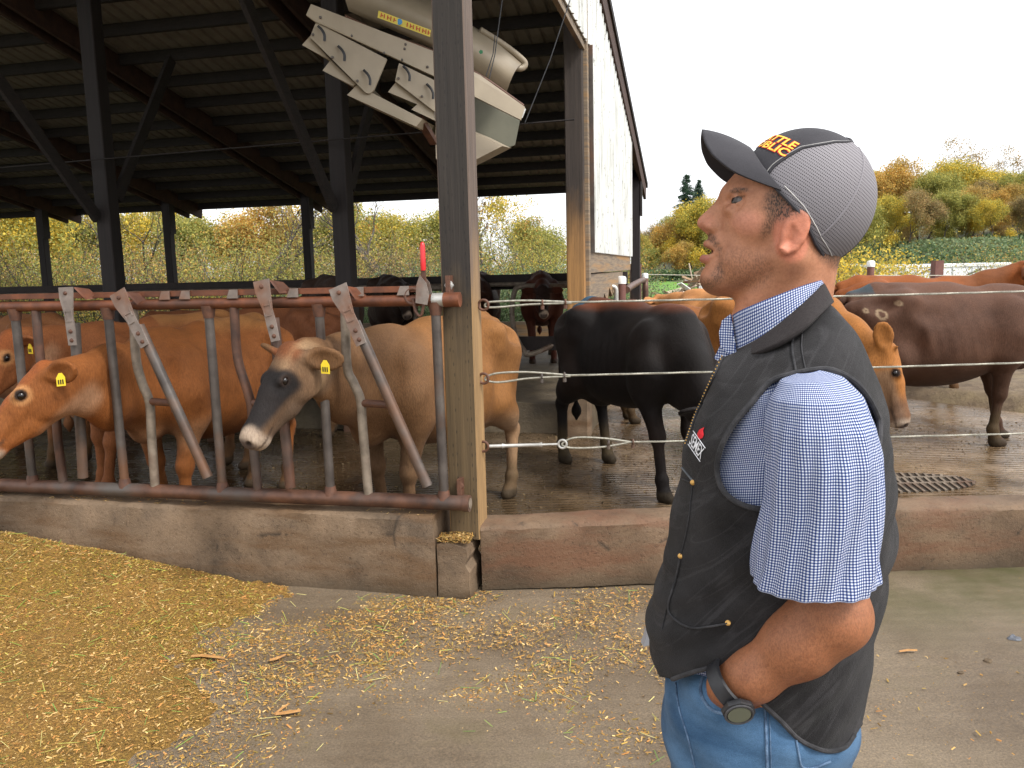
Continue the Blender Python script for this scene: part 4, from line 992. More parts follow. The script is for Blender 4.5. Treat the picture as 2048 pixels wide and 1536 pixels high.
def creases(m):
    nt = m.node_tree; b = nt.nodes['Principled BSDF']; src = b.inputs['Base Color'].links[0].from_socket
    v = geo(nt, (1, 1, 1), (0, R(-40), 0)); v2 = nt.nodes.new('ShaderNodeMapping'); v2.inputs['Scale'].default_value = (34, 6, 2.6); nt.links.new(v, v2.inputs[0])
    n = noise(nt, v2.outputs[0], 1.0, 3, .5, 1.2); f = ramp(nt, n, [(.47, 0.0), (.5, .22), (.53, 0.0)])
    c = mix(nt, f, src, (.085, .08, .085)); nt.links.new(c, b.inputs['Base Color'])
creases(M_VEST)
M_VESTSEAM = m_cloth('vest_binding', (.02, .02, .022), (.055, .053, .056), 400, 40)
M_RIB = mat('knit_collar', (.022, .017, .017), (.035, .028, .028), 300, .9, .6, (1, 1, .2))
M_JEANS = m_cloth('denim', (.028, .075, .15), (.085, .17, .29), 700, 9, .85, .5, .05, (1, 1, 2.2))
M_JSEAM = m_cloth('denim_seam', (.03, .06, .12), (.16, .25, .38), 400, 60)
M_GING = m_gingham()
M_CAP = m_cloth('cap_twill', (.035, .033, .038), (.05, .048, .054), 900, 8, .8, .2, .04)
M_BRASS = mat('brass', (.45, .25, .07), (.6, .36, .12), 40, .35, .1, metal=.8)
M_BLKRUB = mat('black_rubber', (.012, .012, .014), (.03, .03, .034), 30, .45, .1)
M_THREAD = mat('pale_thread', (.35, .34, .33), (.5, .48, .46), 80, .8, 0)
M_BOOT = mat('boot_leather', (.06, .035, .02), (.12, .07, .04), 14, .6, .4)
M_WHTH = mat('white_embroidery', (.72, .72, .75), (.8, .8, .82), 80, .8, 0)
M_REDTH = mat('red_embroidery', (.55, .01, .02), (.75, .02, .03), 120, .7, .2)
M_YELTH = mat('yellow_embroidery', (.85, .50, .04), (.95, .68, .10), 120, .7, .2)

# ---- body: one continuous surface (head, neck, arms and hands, trunk and legs under the clothes)
zs = np.concatenate([np.arange(0, .80, .016), np.arange(.80, 1.34, .0055), np.arange(1.34, 1.83, .0024)])
F = Field(np.arange(-.34, .26, .0030), np.arange(-.30, .31, .0034), zs)
Pp = SPX
def E_(px, py, Y, r, k=.01, sub=False, rot=0.0):
    """ellipsoid placed by head-profile coordinates; r in profile units (x, across, up); rot tilts it in the profile plane"""
    c = hq(px, py, Y); ca_, sa_ = math.cos(rot), math.sin(rot)
    F.ell(c, np.array(r) * Pp, k, ((ca_, 0, sa_), (0, 1, 0), (-sa_, 0, ca_)), sub)
def K_(a, b, ra, rb, k=.01, squash=None):
    A_, B_ = hq(*a), hq(*b); F.cone(A_, B_, ra * Pp, rb * Pp, k, squash)
# skull and face mass
E_(1600, 405, 0, (124, 96, 108), .02); E_(1544, 392, 0, (84, 82, 74), .025)
E_(1528, 452, 0, (72, 70, 86), .03); E_(1496, 490, 0, (56, 48, 54), .025)
for sg in (-1, 1):
    K_((1578, 510, sg * 62), (1446, 560, sg * 18), 28, 19, .02)                  # jaw line
    K_((1578, 508, sg * 64), (1592, 440, sg * 70), 28, 24, .03)
    E_(1512, 446, sg * 56, (34, 20, 24), .025, rot=-.3)                           # cheekbone
    K_((1459, 386, sg * 16), (1490, 380, sg * 58), 9, 8, .012)                    # brow ridge
    E_(1486, 518, sg * 40, (38, 24, 34), .02)
K_((1474, 398, 0), (1466, 556, 0), 20, 22, .03)
E_(1427, 557, 0, (27, 30, 28), .014)                                              # chin
K_((1440, 562, 0), (1545, 552, 0), 18, 26, .02)                                   # under the jaw
# eye sockets and lids
for sg in (-1, 1):
    E_(1468, 404, sg * 52, (20, 20, 13), .010, True)
    E_(1480, 404, sg * 45, (17.5, 17.5, 16.5), .004); E_(1467, 402, sg * 57, (17, 15, 4.0), .0015, True, rot=.28)
    E_(1462, 422, sg * 40, (12, 14, 7), .010, rot=-.5)                            # lower lid bag
# nose
K_((1452, 396, 0), (1411, 438, 0), 8, 11, .006); K_((1462, 402, 0), (1430, 452, 0), 15, 17, .012)
E_(1408.5, 446, 0, (14.5, 13.5, 13.5), .004)
for sg in (-1, 1):
    E_(1427, 455, sg * 15, (15, 8, 10.5), .004, rot=-.35); E_(1413, 462, sg * 8, (7.5, 4, 3.4), .002, True, rot=-.5)
K_((1412, 459, 0), (1425, 469, 0), 6, 7, .005)
# mouth: parted lips
E_(1440, 485, 0, (22, 32, 17), .010); K_((1417, 489, -13), (1413.5, 488, 0), 5, 6.5, .004); K_((1413.5, 488, 0), (1417, 489, 13), 6.5, 5, .004)
K_((1417, 489, -13), (1438, 502, -27), 5, 3.2, .006); K_((1417, 489, 13), (1438, 502, 27), 5, 3.2, .006)
E_(1437, 526, 0, (20, 29, 18), .010)
for sg in (-1, 1): K_((1408, 518, 0), (1415, 518, sg * 12), 8.2, 7, .0035); K_((1415, 518, sg * 12), (1436, 506, sg * 26), 7, 3.2, .005)
E_(1416, 503, 0, (19, 17, 3.2), .0015, True, rot=-.12)
# ears
def ear(sg):
    K_((1576, 452, sg * 80), (1572, 490, sg * 78), 13, 12, .01)
    E_(1590, 462, sg * 104, (24, 8, 41), .006, rot=-.42)
    E_(1585, 466, sg * 115, (15, 8.5, 27), .003, True, rot=-.42); E_(1579, 481, sg * 112, (10, 9, 13), .003, True)
    pts = [(1573, 446), (1583, 430), (1599, 424), (1611, 434), (1613, 456), (1604, 480), (1589, 498), (1572, 505), (1563, 497)]
    for k, (a, b) in enumerate(zip(pts[:-1], pts[1:])):
        K_((a[0], a[1], sg * (102 + k * .8)), (b[0], b[1], sg * (103 + k * .8)), 5.2, 5.2, .0025)
    E_(1568, 496, sg * 97, (9, 6, 11), .007); E_(1570, 474, sg * 100, (6, 6, 9), .003)
    K_((1590, 446, sg * 108), (1600, 466, sg * 108), 3.6, 3.6, .003)
ear(-1); ear(1)
# neck and nape
K_((1600, 480, 0), (1552, 640, 0), 62, 84, .025, ((0, 1, 0), .9)); K_((1612, 480, 0), (1575, 640, 0), 62, 76, .025, ((0, 1, 0), .9))
K_((1590, 520, -70), (1480, 650, -22), 14, 12, .02); K_((1590, 520, 70), (1480, 650, 22), 14, 12, .02)

# trunk (inside the shirt), arms
def L_(a, b, ra, rb, k=.03, squash=None): F.cone(q(*a), q(*b), ra, rb, k, squash)
L_((1560, 800, 0), (1570, 1000, 0), .10, .11, .05, ((1, 0, 0), .9)); L_((1570, 1000, 0), (1560, 1330, 0), .11, .11, .06)
for sg in (-1, 1):
    F.cone(q(1570, 760, sg * .03), q(1590, 830, sg * .13), .05, .045, .03)
    hp_ = q(1540, 1380, sg * .09); F.cone(hp_, (hp_[0] - .01, sg * .10, .48), .085, .055, .04); F.cone((hp_[0] - .01, sg * .10, .48), (hp_[0] + .02, sg * .11, .10), .052, .035, .02)
    F.cone((hp_[0] + .02, sg * .11, .09), (hp_[0] - .13, sg * .12, .05), .04, .032, .02)
sh = q(1612, 830, -.165); el = q(1664, 1228, -.19); wr = q(1462, 1374, -.175)
F.cone(sh, el, .038, .038, .03); F.cone(el, q(1600, 1284, -.19), .037, .0375, .03); F.cone(q(1600, 1284, -.19), q(1506, 1350, -.185), .0375, .0295, .03); F.cone(q(1506, 1352, -.19), wr, .031, .027, .02)
F.ell(q(1680, 1238, -.19), (.029, .032, .031), .025)
hd = q(1452, 1440, -.12); F.cone(wr, hd, .028, .034, .015, ((0, 1, 0), .6))
for k, (dx, dz) in enumerate(((-.02, -.05), (-.012, -.06), (-.004, -.06), (.005, -.055))):
    F.cone(hd + [dx * .4, .0, -.012], hd + [dx, .004, dz], .0095, .008, .006)
F.cone(hd + [-.01, .0, .01], hd + [-.025, .0, -.02], .011, .009, .006)
# far arm, forearm forward, fingers closed on the pad
sh2 = q(1600, 800, .185); el2 = q(1640, 1190, .20); hd2 = q(1370, 1240, .13)
F.cone(sh2, el2, .05, .044, .03); F.cone(el2, hd2 + [.07, 0, .0], .045, .028, .02); F.cone(hd2 + [.07, 0, 0], hd2, .026, .03, .015, ((0, 1, 0), .55))
for k in range(4):
    b0 = hd2 + [-.01, 0, .025 - k * .019]; b1 = b0 + [-.034, -.012, -.004]; b2 = b1 + [-.004, -.026, -.004]
    F.cone(b0, b1, .0095, .009, .004); F.cone(b1, b2, .009, .0078, .003)
F.cone(hd2 + [.01, -.01, .03], hd2 + [-.03, -.034, .022], .011, .009, .006)
V, Qd = F.mesh(); V = smoothmesh(V, Qd, 1); V0 = V.astype(float)
def pd(px, py, Y, V=None):
    return hq(px, py, Y)
def dist(px, py, Y, r, rot=0):
    c = pd(px, py, Y); d = (V0 - c) / Pp; x = d[:, 0] * math.cos(rot) + d[:, 2] * math.sin(rot); z = -d[:, 0] * math.sin(rot) + d[:, 2] * math.cos(rot)
    return np.sqrt((x / r[0]) ** 2 + (d[:, 1] / r[1]) ** 2 + (z / r[2]) ** 2)
C = np.tile(np.array((.405, .18, .098), np.float32), (len(V0), 1)); n1 = vnoise(V0, 60, 3); n2 = vnoise(V0, 160, 4)
arm = (V0[:, 2] < q(1500, 1000)[2]).astype(float); C = lerpc(C, (.33, .13, .06), arm)
head = 1 - arm; ayp = np.abs(V0[:, 1]) / Pp
C = lerpc(C, (.50, .20, .13), (1 - sstep(.5, 1.3, dist(1408, 448, 0, (24, 30, 24)))) * .5)
C = lerpc(C, (.64, .27, .19), (1 - sstep(.6, 1.2, dist(1500, 445, -60, (36, 40, 28)))) * .45)
for sg in (-1, 1): C = lerpc(C, (.66, .20, .13), (1 - sstep(.8, 1.05, dist(1586, 466, sg * 104, (44, 30, 60)))) * .42)
C = lerpc(C, (.50, .20, .10), sstep(0, 1, (q(1500, 560)[2] - V0[:, 2]) / .05) * head * .7)            # sunburnt neck
C = lerpc(C, (.36, .12, .09), (1 - sstep(.85, 1.15, dist(1414, 517, 0, (14, 24, 9)))) * .85 * head)
C = lerpc(C, (.34, .13, .09), (1 - sstep(.8, 1.15, dist(1415, 490, 0, (11, 20, 6.5)))) * .7 * head)
C = lerpc(C, (.08, .02, .015), (1 - sstep(.8, 1.1, dist(1424, 503, 0, (16, 22, 4)))) * head)
hairc = (.06, .038, .026)
HM_ = np.zeros(len(V0))
def spot(mask, c=hairc, a=.8, thr=.1):
    global C, HM_
    HM_ = np.maximum(HM_, np.clip(mask, 0, 1) * min(a * 1.15, 1)); a = a * .62
    C = lerpc(C, c, np.clip(mask * (1 + 0.5 * n2 + .35 * n1), 0, 1) * a)
for sg in (-1, 1):
    spot((1 - sstep(.7, 1.1, dist(1480, 381, sg * 56, (27, 22, 6), -.05))) * head, a=.75)        # brow
    spot((1 - sstep(.9, 1.05, dist(1474, 397, sg * 60, (19, 14, 2.6), .28))) * head, (.05, .03, .025), .7)
    spot((1 - sstep(.6, 1.2, dist(1574, 402, sg * 88, (46, 50, 38), .5))) * head, a=.9)            # clipped hair at the temple
    spot((1 - sstep(.3, 1.3, dist(1538, 448, sg * 84, (13, 40, 34), -.35))) * head, a=.55)          # sideburn
    gm = np.zeros(len(V0))
    for gx_, gy_, gY, gr in ((1420, 474, 8, 9), (1427, 479, 16, 10), (1435, 488, 22, 10), (1442, 499, 27, 9), (1445, 512, 30, 9), (1445, 526, 32, 11), (1442, 541, 30, 14), (1436, 555, 24, 17), (1424, 566, 14, 18), (1412, 566, 4, 16)):
        gm = np.maximum(gm, 1 - sstep(.35, 1.35, dist(gx_, gy_, sg * gY, (gr, gr * 1.5, gr))))
    spot(gm * head, (.10, .055, .036), a=.72)
spot((1 - sstep(.6, 1.15, dist(1490, 540, -60, (70, 60, 46), -.2))) * head, (.23, .11, .065), .28)   # jaw shadow of stubble
nape = sstep(1600, 1650, 1600 + (V0[:, 0] - q(1600, 500)[0]) / Pp + (V0[:, 2] - q(1600, 470)[2]) / Pp * .35)
for sg in (-1, 1): spot((1 - sstep(.5, 1.15, dist(1652, 486, sg * 58, (30, 46, 44), .4))) * head, a=1.0)
spot(nape * (1 - sstep(.85, 1.1, dist(1650, 470, 0, (76, 130, 72)))) * head, a=.75)
spot((1 - sstep(.8, 1.05, dist(1620, 410, 0, (130, 120, 85)))) * head * (V0[:, 0] > q(1560, 400)[0]), a=.8)
C = lerpc(C, (.06, .04, .03), sstep(.2, .8, vnoise(V0 * [1, 1, 1], 300, 9)) * arm * .14)
Vh = yawhead(V0)
body = mk('body', tow(Vh), Qd, M_SKIN, MAN, smooth=True, cols=np.clip(C, 0, 1), alpha=np.clip(HM_ + arm * .22, 0, 1))
def hw(px, py, Yp):      # a point on the head (after the turn) in the world
    c = pd(px, py, Yp); return Vector(tow(yawhead(np.array([c])))[0])
for sg in (-1, 1):
    c = hw(1479, 404, sg * 45.5); r = 15.8 * Pp
    f = (hw(1380, 380, sg * 62) - c).normalized()
    mb = MB().lathe(c - f * r, f, [(max(r * math.sin(a), 1e-4), r - r * math.cos(a)) for a in np.linspace(0, math.pi, 15)], 18)
    vv = np.array(mb.v); dd = (vv - np.array(c)) @ np.array(f) / r
    cc = np.tile(np.array((.10, .08, .072)), (len(vv), 1)); cc[dd > .55] = (.03, .018, .012); cc[dd > .955] = (.004, .004, .004)
    em = MATS.get('eyeball')
    if em is None:
        em, nt, b_ = newmat('eyeball'); MATS['eyeball'] = em; a_ = nt.nodes.new('ShaderNodeAttribute'); a_.attribute_name = 'col'
        nt.links.new(a_.outputs['Color'], b_.inputs['Base Color']); b_.inputs['Roughness'].default_value = .25
    mk('eye', mb.v, mb.f, em, MAN, smooth=True, cols=cc)

# ---- cap
CC = (1606, 399); CE = [(144, 112, 139)]
cx = q(*CC); cyaw = lambda P: tow(yawhead(P))
e1 = np.array([.79, 0, -.61]); e2 = np.array([.61, 0, .79])
def capr(d):        # radius of the crown along a unit direction
    return 1 / np.sqrt((d[..., 0] / (136 * Pp)) ** 2 + (d[..., 1] / (111 * Pp)) ** 2 + (d[..., 2] / (136 * Pp)) ** 2)
def bandh(th_):     # height (along e2) of the lower edge, by angle round the crown: 0 front .. pi back
    return (np.interp(np.abs(th_), [0, .5, 1.0, 1.57, 2.2, 2.7, math.pi], [0, -8, -30, -42, -66, -76, -64])) * Pp
def cappt(th_, h):  # point of the crown at angle and height
    h = np.asarray(h, float); th_ = np.asarray(th_, float)
    base = -np.cos(th_)[..., None] * e1 + (-np.sin(th_))[..., None] * np.array([0, 1.0, 0])
    # solve |base*r + e2*h| on ellipsoid
    A = np.array([1 / (136 * Pp) ** 2, 1 / (111 * Pp) ** 2, 1 / (136 * Pp) ** 2])
    a = (base ** 2 * A).sum(-1); b_ = 2 * (base * e2 * A).sum(-1) * h; c_ = (e2 ** 2 * A).sum() * h * h - 1
    r = (-b_ + np.sqrt(np.maximum(b_ * b_ - 4 * a * c_, 0))) / (2 * a)
    return cx + base * r[..., None] + e2 * h[..., None]
nth, nh = 240, 110; TH = np.linspace(-math.pi, math.pi, nth + 1)[:-1]; HM = 1 / math.sqrt((e2[0] / (136 * Pp)) ** 2 + (e2[2] / (136 * Pp)) ** 2)
G = []; 
for j in range(nh + 1):
    u = math.sin(j / nh * math.pi / 2 * .9995); G.append(cappt(TH, bandh(TH) + (HM - bandh(TH)) * u))
G = np.array(G)                                            # nh+1, nth, 3
Gv = G.reshape(-1, 3); ii = np.arange(nh)[:, None] * nth + np.arange(nth)[None]; jj = np.arange(nh)[:, None] * nth + (np.arange(nth)[None] + 1) % nth
Fq = np.stack([ii, jj, jj + nth, ii + nth], -1).reshape(-1, 4)
tq = np.repeat(TH[None], nh, 0).ravel(); hcap = (Gv[Fq].mean(1) - cx) @ e2 / Pp
def seam_th(h): return np.interp(h, [-30, 5, 60, 105, 140], [.76, .77, .90, 1.22, 1.7])
frontm = np.abs(tq + .0) < seam_th(hcap)
def m_mesh():
    m, nt, b = newmat('cap_netting'); uv = nt.nodes.new('ShaderNodeUVMap'); sp = nt.nodes.new('ShaderNodeSeparateXYZ'); nt.links.new(uv.outputs[0], sp.inputs[0]); fs = []
    for i, per in ((0, .0030), (1, .0038)):
        mu = node(nt, 'ShaderNodeMath', operation='MULTIPLY'); nt.links.new(sp.outputs[i], mu.inputs[0]); mu.inputs[1].default_value = 2 * math.pi / per
        sn = node(nt, 'ShaderNodeMath', operation='SINE'); nt.links.new(mu.outputs[0], sn.inputs[0]); fs.append(ramp(nt, sn.outputs[0], [(.0, 0.0), (.5, 1.0)]))
    pr = node(nt, 'ShaderNodeMath', operation='MULTIPLY'); nt.links.new(fs[0], pr.inputs[0]); nt.links.new(fs[1], pr.inputs[1])
    c = mix(nt, pr.outputs[0], (.215, .20, .215), (.014, .012, .014)); nt.links.new(c, b.inputs['Base Color']); b.inputs['Roughness'].default_value = .7
    bumpn(nt, b, pr.outputs[0], .5, -.002); return m
M_NET = m_mesh()
uvc = np.stack([(np.repeat(TH[None], nh + 1, 0).ravel()) * 125 * Pp, ((Gv - cx) @ e2)], 1)
CAP = thing('cap', None, None, (0, 0, 0)); CAP.parent = MAN; CAP.location = Vector(cyaw(np.array([cx]))[0]) - wloc(MAN)
mk('front_panel', cyaw(Gv), Fq[frontm], M_CAP, CAP, smooth=True)
mk('net_panel', cyaw(Gv), Fq[~frontm], M_NET, CAP, smooth=True, uv=uvc)
def capline(ths, hs, r, name, m, out=1.004, n=6):
    P = cappt(np.array(ths), np.array(hs) * Pp); P = cx + (P - cx) * out; W_ = [Vector(p) for p in cyaw(P)]
    return MB().tube(W_, r, n).build(name, m, CAP, True)
hh = np.linspace(-22, 134, 44)
for sg in (-1, 1):
    capline(sg * seam_th(hh), hh, .0016, 'seam', M_CAP, 1.002)
    capline(sg * (seam_th(hh) - .05), hh, .0006, 'stitching', M_THREAD, 1.004, 4)
tt_ = np.linspace(-math.pi, math.pi, 120); capline(tt_, bandh(tt_) / Pp + 3, .0028, 'band', M_CAP, 1.0)
tt_ = np.linspace(1.1, 5.2, 80); tt_ = np.where(tt_ > math.pi, tt_ - 2 * math.pi, tt_); capline(tt_, bandh(tt_) / Pp + 16, .0007, 'stitching', M_THREAD, 1.004, 4)
MB().lathe(Vector(cyaw(np.array([cx + e2 * HM * .995]))[0]), Vector(cyaw(np.array([cx + e2]))[0]) - Vector(cyaw(np.array([cx]))[0]), [(.007, -.002), (.007, .002), (.003, .004)], 14).build('button', M_CAP, CAP, True)
# back seam of the netting
capline(np.full(30, math.pi), np.linspace(-55, 130, 30), .0016, 'seam', M_CAP, 1.002)
capline(np.full(30, -2.15), np.linspace(-50, 130, 30), .0012, 'seam', M_NET, 1.001); capline(np.full(30, 2.15), np.linspace(-50, 130, 30), .0012, 'seam', M_NET, 1.001)
# brim
us = np.linspace(-1, 1, 61); vs_ = np.linspace(0, 1, 19)
aX = np.interp(np.abs(us), [0, .3, .6, .8, 1], [1497, 1504, 1520, 1538, 1562]); aZ = np.interp(np.abs(us), [0, .3, .6, .8, 1], [298, 306, 330, 352, 379]); aY = np.interp(np.abs(us), [0, .3, .6, .8, 1], [0, 40, 76, 92, 101])
oX = np.interp(np.abs(us), [0, .2, .4, .6, .8, .92, 1], [1403, 1404, 1409, 1424, 1462, 1510, 1562]); oZ = np.interp(np.abs(us), [0, .2, .4, .6, .8, .92, 1], [262, 270, 288, 313, 344, 364, 381]); oY = np.interp(np.abs(us), [0, .2, .4, .6, .8, .92, 1], [0, 26, 50, 70, 88, 97, 101])
def sm(a):
    for _ in range(3): a = np.concatenate([[a[0]], (a[:-2] + 2 * a[1:-1] + a[2:]) / 4, [a[-1]]])
    return a
aX, aZ, aY, oX, oZ, oY = map(sm, (aX, aZ, aY, oX, oZ, oY))
BG = np.zeros((len(us), len(vs_), 3))
for i, u_ in enumerate(us):
    A_ = hq(aX[i], aZ[i], np.sign(u_) * aY[i]); B_ = hq(oX[i], oZ[i], np.sign(u_) * oY[i])
    for j, v_ in enumerate(vs_):
        p = A_ * (1 - v_) + B_ * v_; p[2] += 6 * Pp * 4 * v_ * (1 - v_) * (1 - u_ * u_); BG[i, j] = p
BV = BG.reshape(-1, 3); nv = len(vs_)
bi = np.arange(len(us) - 1)[:, None] * nv + np.arange(nv - 1)[None]; BF = np.stack([bi, bi + 1, bi + nv + 1, bi + nv], -1).reshape(-1, 4)
br = mk('brim', cyaw(BV), BF, M_CAP, CAP, smooth=True); so = br.modifiers.new('thick', 'SOLIDIFY'); so.thickness = .0034; so.offset = -1
for v_ in (.12, .26, .40, .54, .68, .82, .93):
    k = v_ * (nv - 1); j = int(k); f = k - j; L0 = BG[2:-2, j] * (1 - f) + BG[2:-2, min(j + 1, nv - 1)] * f; L0 = L0 + e2 * 3.2 * Pp
    MB().tube([Vector(p) for p in cyaw(L0)], .00055, 4).build('brim_stitching', M_THREAD, br, True)
# lettering
def textmesh(s, size, m_=None, extr=0.0, offset=0.0):
    cu = bpy.data.curves.new('t', 'FONT'); cu.body = s; cu.size = size; cu.resolution_u = 2; cu.offset = offset; cu.extrude = extr
    o = bpy.data.objects.new('t', cu); COL.objects.link(o); dg = bpy.context.evaluated_depsgraph_get(); me = bpy.data.meshes.new_from_object(o.evaluated_get(dg))
    bm = bmesh.new(); bm.from_mesh(me); bmesh.ops.triangulate(bm, faces=bm.faces)
    bmesh.ops.subdivide_edges(bm, edges=[e for e in bm.edges if e.calc_length() > size * .2], cuts=2); bmesh.ops.triangulate(bm, faces=bm.faces)
    v = np.array([x.co[:] for x in bm.verts]); f = [tuple(i.index for i in x.verts) for x in bm.faces]; bm.free()
    bpy.data.objects.remove(o); bpy.data.curves.remove(cu); bpy.data.meshes.remove(me); return v, f
for word, h0, t0, t1, sz in (('CATTLE', 47, -.12, .80, .0155), ('REPUBLIC', 28, -.36, .80, .0155)):
    for m_, off, out, nm in ((M_REDTH, .0011, 1.010, 'lettering_edge'), (M_YELTH, .0003, 1.016, 'lettering')):
        v, f = textmesh(word, sz, offset=off); x0, x1 = v[:, 0].min(), v[:, 0].max()
        th_ = t0 + (t1 - t0) * (v[:, 0] - x0) / (x1 - x0); P = cappt(th_, h0 * Pp + v[:, 1] * 1.0); P = cx + (P - cx) * out
        mk(nm, cyaw(P), f, m_, CAP)

# ---- vest and shirt trunk (same loft at two sizes)
RG = [((1440, 716), (1660, 600), .088), ((1434, 724), (1676, 612), .13), ((1428, 738), (1694, 632), .168), ((1419, 760), (1721, 666), .192), ((1400, 800), (1746, 722), .204),
      ((1380, 850), (1766, 778), .208), ((1361, 900), (1779, 842), .205), ((1349, 960), (1787, 922), .200), ((1337, 1030), (1789, 1003), .193), ((1325, 1090), (1784, 1090), .188),
      ((1311, 1150), (1774, 1152), .187), ((1298, 1214), (1762, 1222), .188), ((1303, 1270), (1750, 1284), .190), ((1322, 1320), (1740, 1332), .190), ((1340, 1362), (1730, 1390), .194),
      ((1348, 1420), (1722, 1450), .201), ((1350, 1570), (1706, 1580), .208)]
def trunk(nr, na, off, wr_seed, amp, kmax=None):
    K = len(RG); ks = np.linspace(0, (kmax or K - 1), nr)
    Fp = np.array([q(*r_[0]) for r_ in RG]); Bp = np.array([q(*r_[1]) for r_ in RG]); bw = np.array([r_[2] for r_ in RG])
    def ip(A, k):
        i = np.clip(np.floor(k).astype(int), 0, K - 2); f = (k - i); 
        p0, p1, p2, p3 = A[np.maximum(i - 1, 0)], A[i], A[i + 1], A[np.minimum(i + 2, K - 1)]
        if A.ndim > 1: f = f[:, None]
        return .5 * (2 * p1 + (p2 - p0) * f + (2 * p0 - 5 * p1 + 4 * p2 - p3) * f * f + (3 * p1 - p0 - 3 * p2 + p3) * f ** 3)
    Fk, Bk, bk = ip(Fp, ks), ip(Bp, ks), ip(bw, ks); an = np.linspace(0, 2 * math.pi, na, endpoint=False); e = 2 / 2.5
    c, s = np.cos(an), np.sin(an); cs, ss = np.sign(c) * np.abs(c) ** e, np.sign(s) * np.abs(s) ** e
    Ce = (Fk + Bk) / 2; Ax = (Bk - Fk) / 2; L_a = np.linalg.norm(Ax, axis=1, keepdims=True); Ax = Ax * (1 + off / L_a); bk = bk + off
    P = Ce[:, None] + Ax[:, None] * cs[None, :, None]; P[:, :, 1] = bk[:, None] * ss[None]
    # shoulders slope a little below the collar plane
    drop = np.interp(ks, [0, 1, 2, 3, 4, 6], [0, .012, .022, .022, .012, 0]); P[:, :, 2] -= drop[:, None] * np.abs(ss[None]) ** 2
    Pf = P.reshape(-1, 3)
    n = np.stack([cs[None] * np.ones((nr, 1)), ss[None] * np.ones((nr, 1)), np.zeros((nr, na))], -1).reshape(-1, 3); n /= np.linalg.norm(n, axis=1, keepdims=True) + 1e-9
    # long diagonal drag folds plus soft buckles
    g = Pf @ np.array([.75, .15, -.62]); w = Pf @ np.array([.62, .3, .75])
    fold = np.sin(g * 95 + 2.5 * np.sin(w * 9 + wr_seed)) * (.5 + .5 * np.sin(w * 13 + 1.7 * wr_seed)) + .7 * np.sin(g * 160 + 3 * np.sin(w * 14)) * (.5 + .5 * np.sin(w * 21))
    Pf = Pf + n * (amp * fold * .5 + amp * .8 * vnoise(Pf, 14, wr_seed))[:, None]
    i = np.arange(nr - 1)[:, None] * na + np.arange(na)[None]; j = np.arange(nr - 1)[:, None] * na + (np.arange(na)[None] + 1) % na
    Q_ = np.stack([i, j, j + na, i + na], -1).reshape(-1, 4)
    per = np.cumsum(np.concatenate([[0], np.full(na - 1, 1.1 / na)])); zz = np.concatenate([[0], np.cumsum(np.linalg.norm(np.diff(Ce, axis=0), axis=1))])
    uv = np.stack([np.repeat(per[None], nr, 0).ravel(), np.repeat(zz[:, None], na, 1).ravel()], 1)
    return Pf, Q_, uv
def proj(Wp):
    Wp = np.asarray(Wp, float) - np.array(C0); dz = Wp @ np.array(fwd); return np.stack([1024 + FPX * (Wp @ np.array(RT)) / dz, 768 - FPX * (Wp @ np.array(UP)) / dz], 1)
def inpoly(P, poly):
    x, y = P[:, 0], P[:, 1]; r_ = np.zeros(len(P), bool); n = len(poly)
    for i in range(n):
        x0, y0 = poly[i]; x1, y1 = poly[(i + 1) % n]; c = ((y0 > y) != (y1 > y)) & (x < (x1 - x0) * (y - y0) / (y1 - y0 + 1e-12) + x0); r_ ^= c
    return r_
ARM = [tuple(v)[:2] for v in spline([(p[0], p[1], 0) for p in [(1592, 747), (1543, 764), (1504, 807), (1464, 856), (1440, 905), (1436, 947), (1452, 986), (1491, 1010), (1545, 1018), (1620, 1010), (1700, 985), (1748, 920), (1757, 850), (1738, 800), (1706, 763), (1657, 740), (1592, 747)]], 8)]
Vv, Vq, Vuv = trunk(460, 320, -.0045, 1.3, .0080); Wv = tow(Vv); cen = Wv[Vq].mean(1); pc = proj(cen); near = Vv[Vq].mean(1)[:, 1] < 0
hole = near & inpoly(pc, ARM)
# same armhole mirrored on the far side
mir = Vv[Vq].mean(1).copy(); mir[:, 1] *= -1; hole |= (~near) & inpoly(proj(tow(mir)), ARM)
hem = np.array([(1200, 1352), (1320, 1352), (1345, 1358), (1400, 1340), (1440, 1338), (1500, 1385), (1560, 1440), (1600, 1480), (1650, 1502), (1690, 1496), (1712, 1470), (1730, 1440), (1800, 1430)])
mp = mir.copy(); mp[:, 1] = -np.abs(mp[:, 1]); pm = proj(tow(mp)); cut = pm[:, 1] > np.interp(pm[:, 0], hem[:, 0], hem[:, 1])
vest = mk('vest', Wv, Vq[~hole & ~cut], M_VEST, MAN, smooth=True)
mo = vest.modifiers.new('thick', 'SOLIDIFY'); mo.thickness = .0035; mo.offset = 1
bvh = BVHTree.FromPolygons([Vector(v) for v in Wv], [tuple(int(i) for i in f) for f in Vq])
def vs(px, py, lift=.001):
    r = ray(px, py).normalized(); h = bvh.ray_cast(C0, r)
    if h[0] is None: return None
    n = h[1] if h[1].dot(r) < 0 else -h[1]
    return h[0] + n * lift
def vline(pts, r, name, m, n=6, lift=.001, sp=5, par=None):
    P = [vs(p.x, p.y, lift) for p in spline([(a, b, 0) for a, b in pts], sp)]; P = [p for p in P if p is not None]
    return MB().tube(P, r, n).build(name, m, par or vest, True)
vline(ARM[::2], .0036, 'armhole_binding', M_VESTSEAM, 8, .0015, 3)
vline([(1345, 1358), (1400, 1340), (1440, 1338), (1500, 1385), (1560, 1440), (1600, 1480), (1650, 1501), (1688, 1495), (1708, 1470)], .0032, 'hem', M_VESTSEAM, 8, .0005)
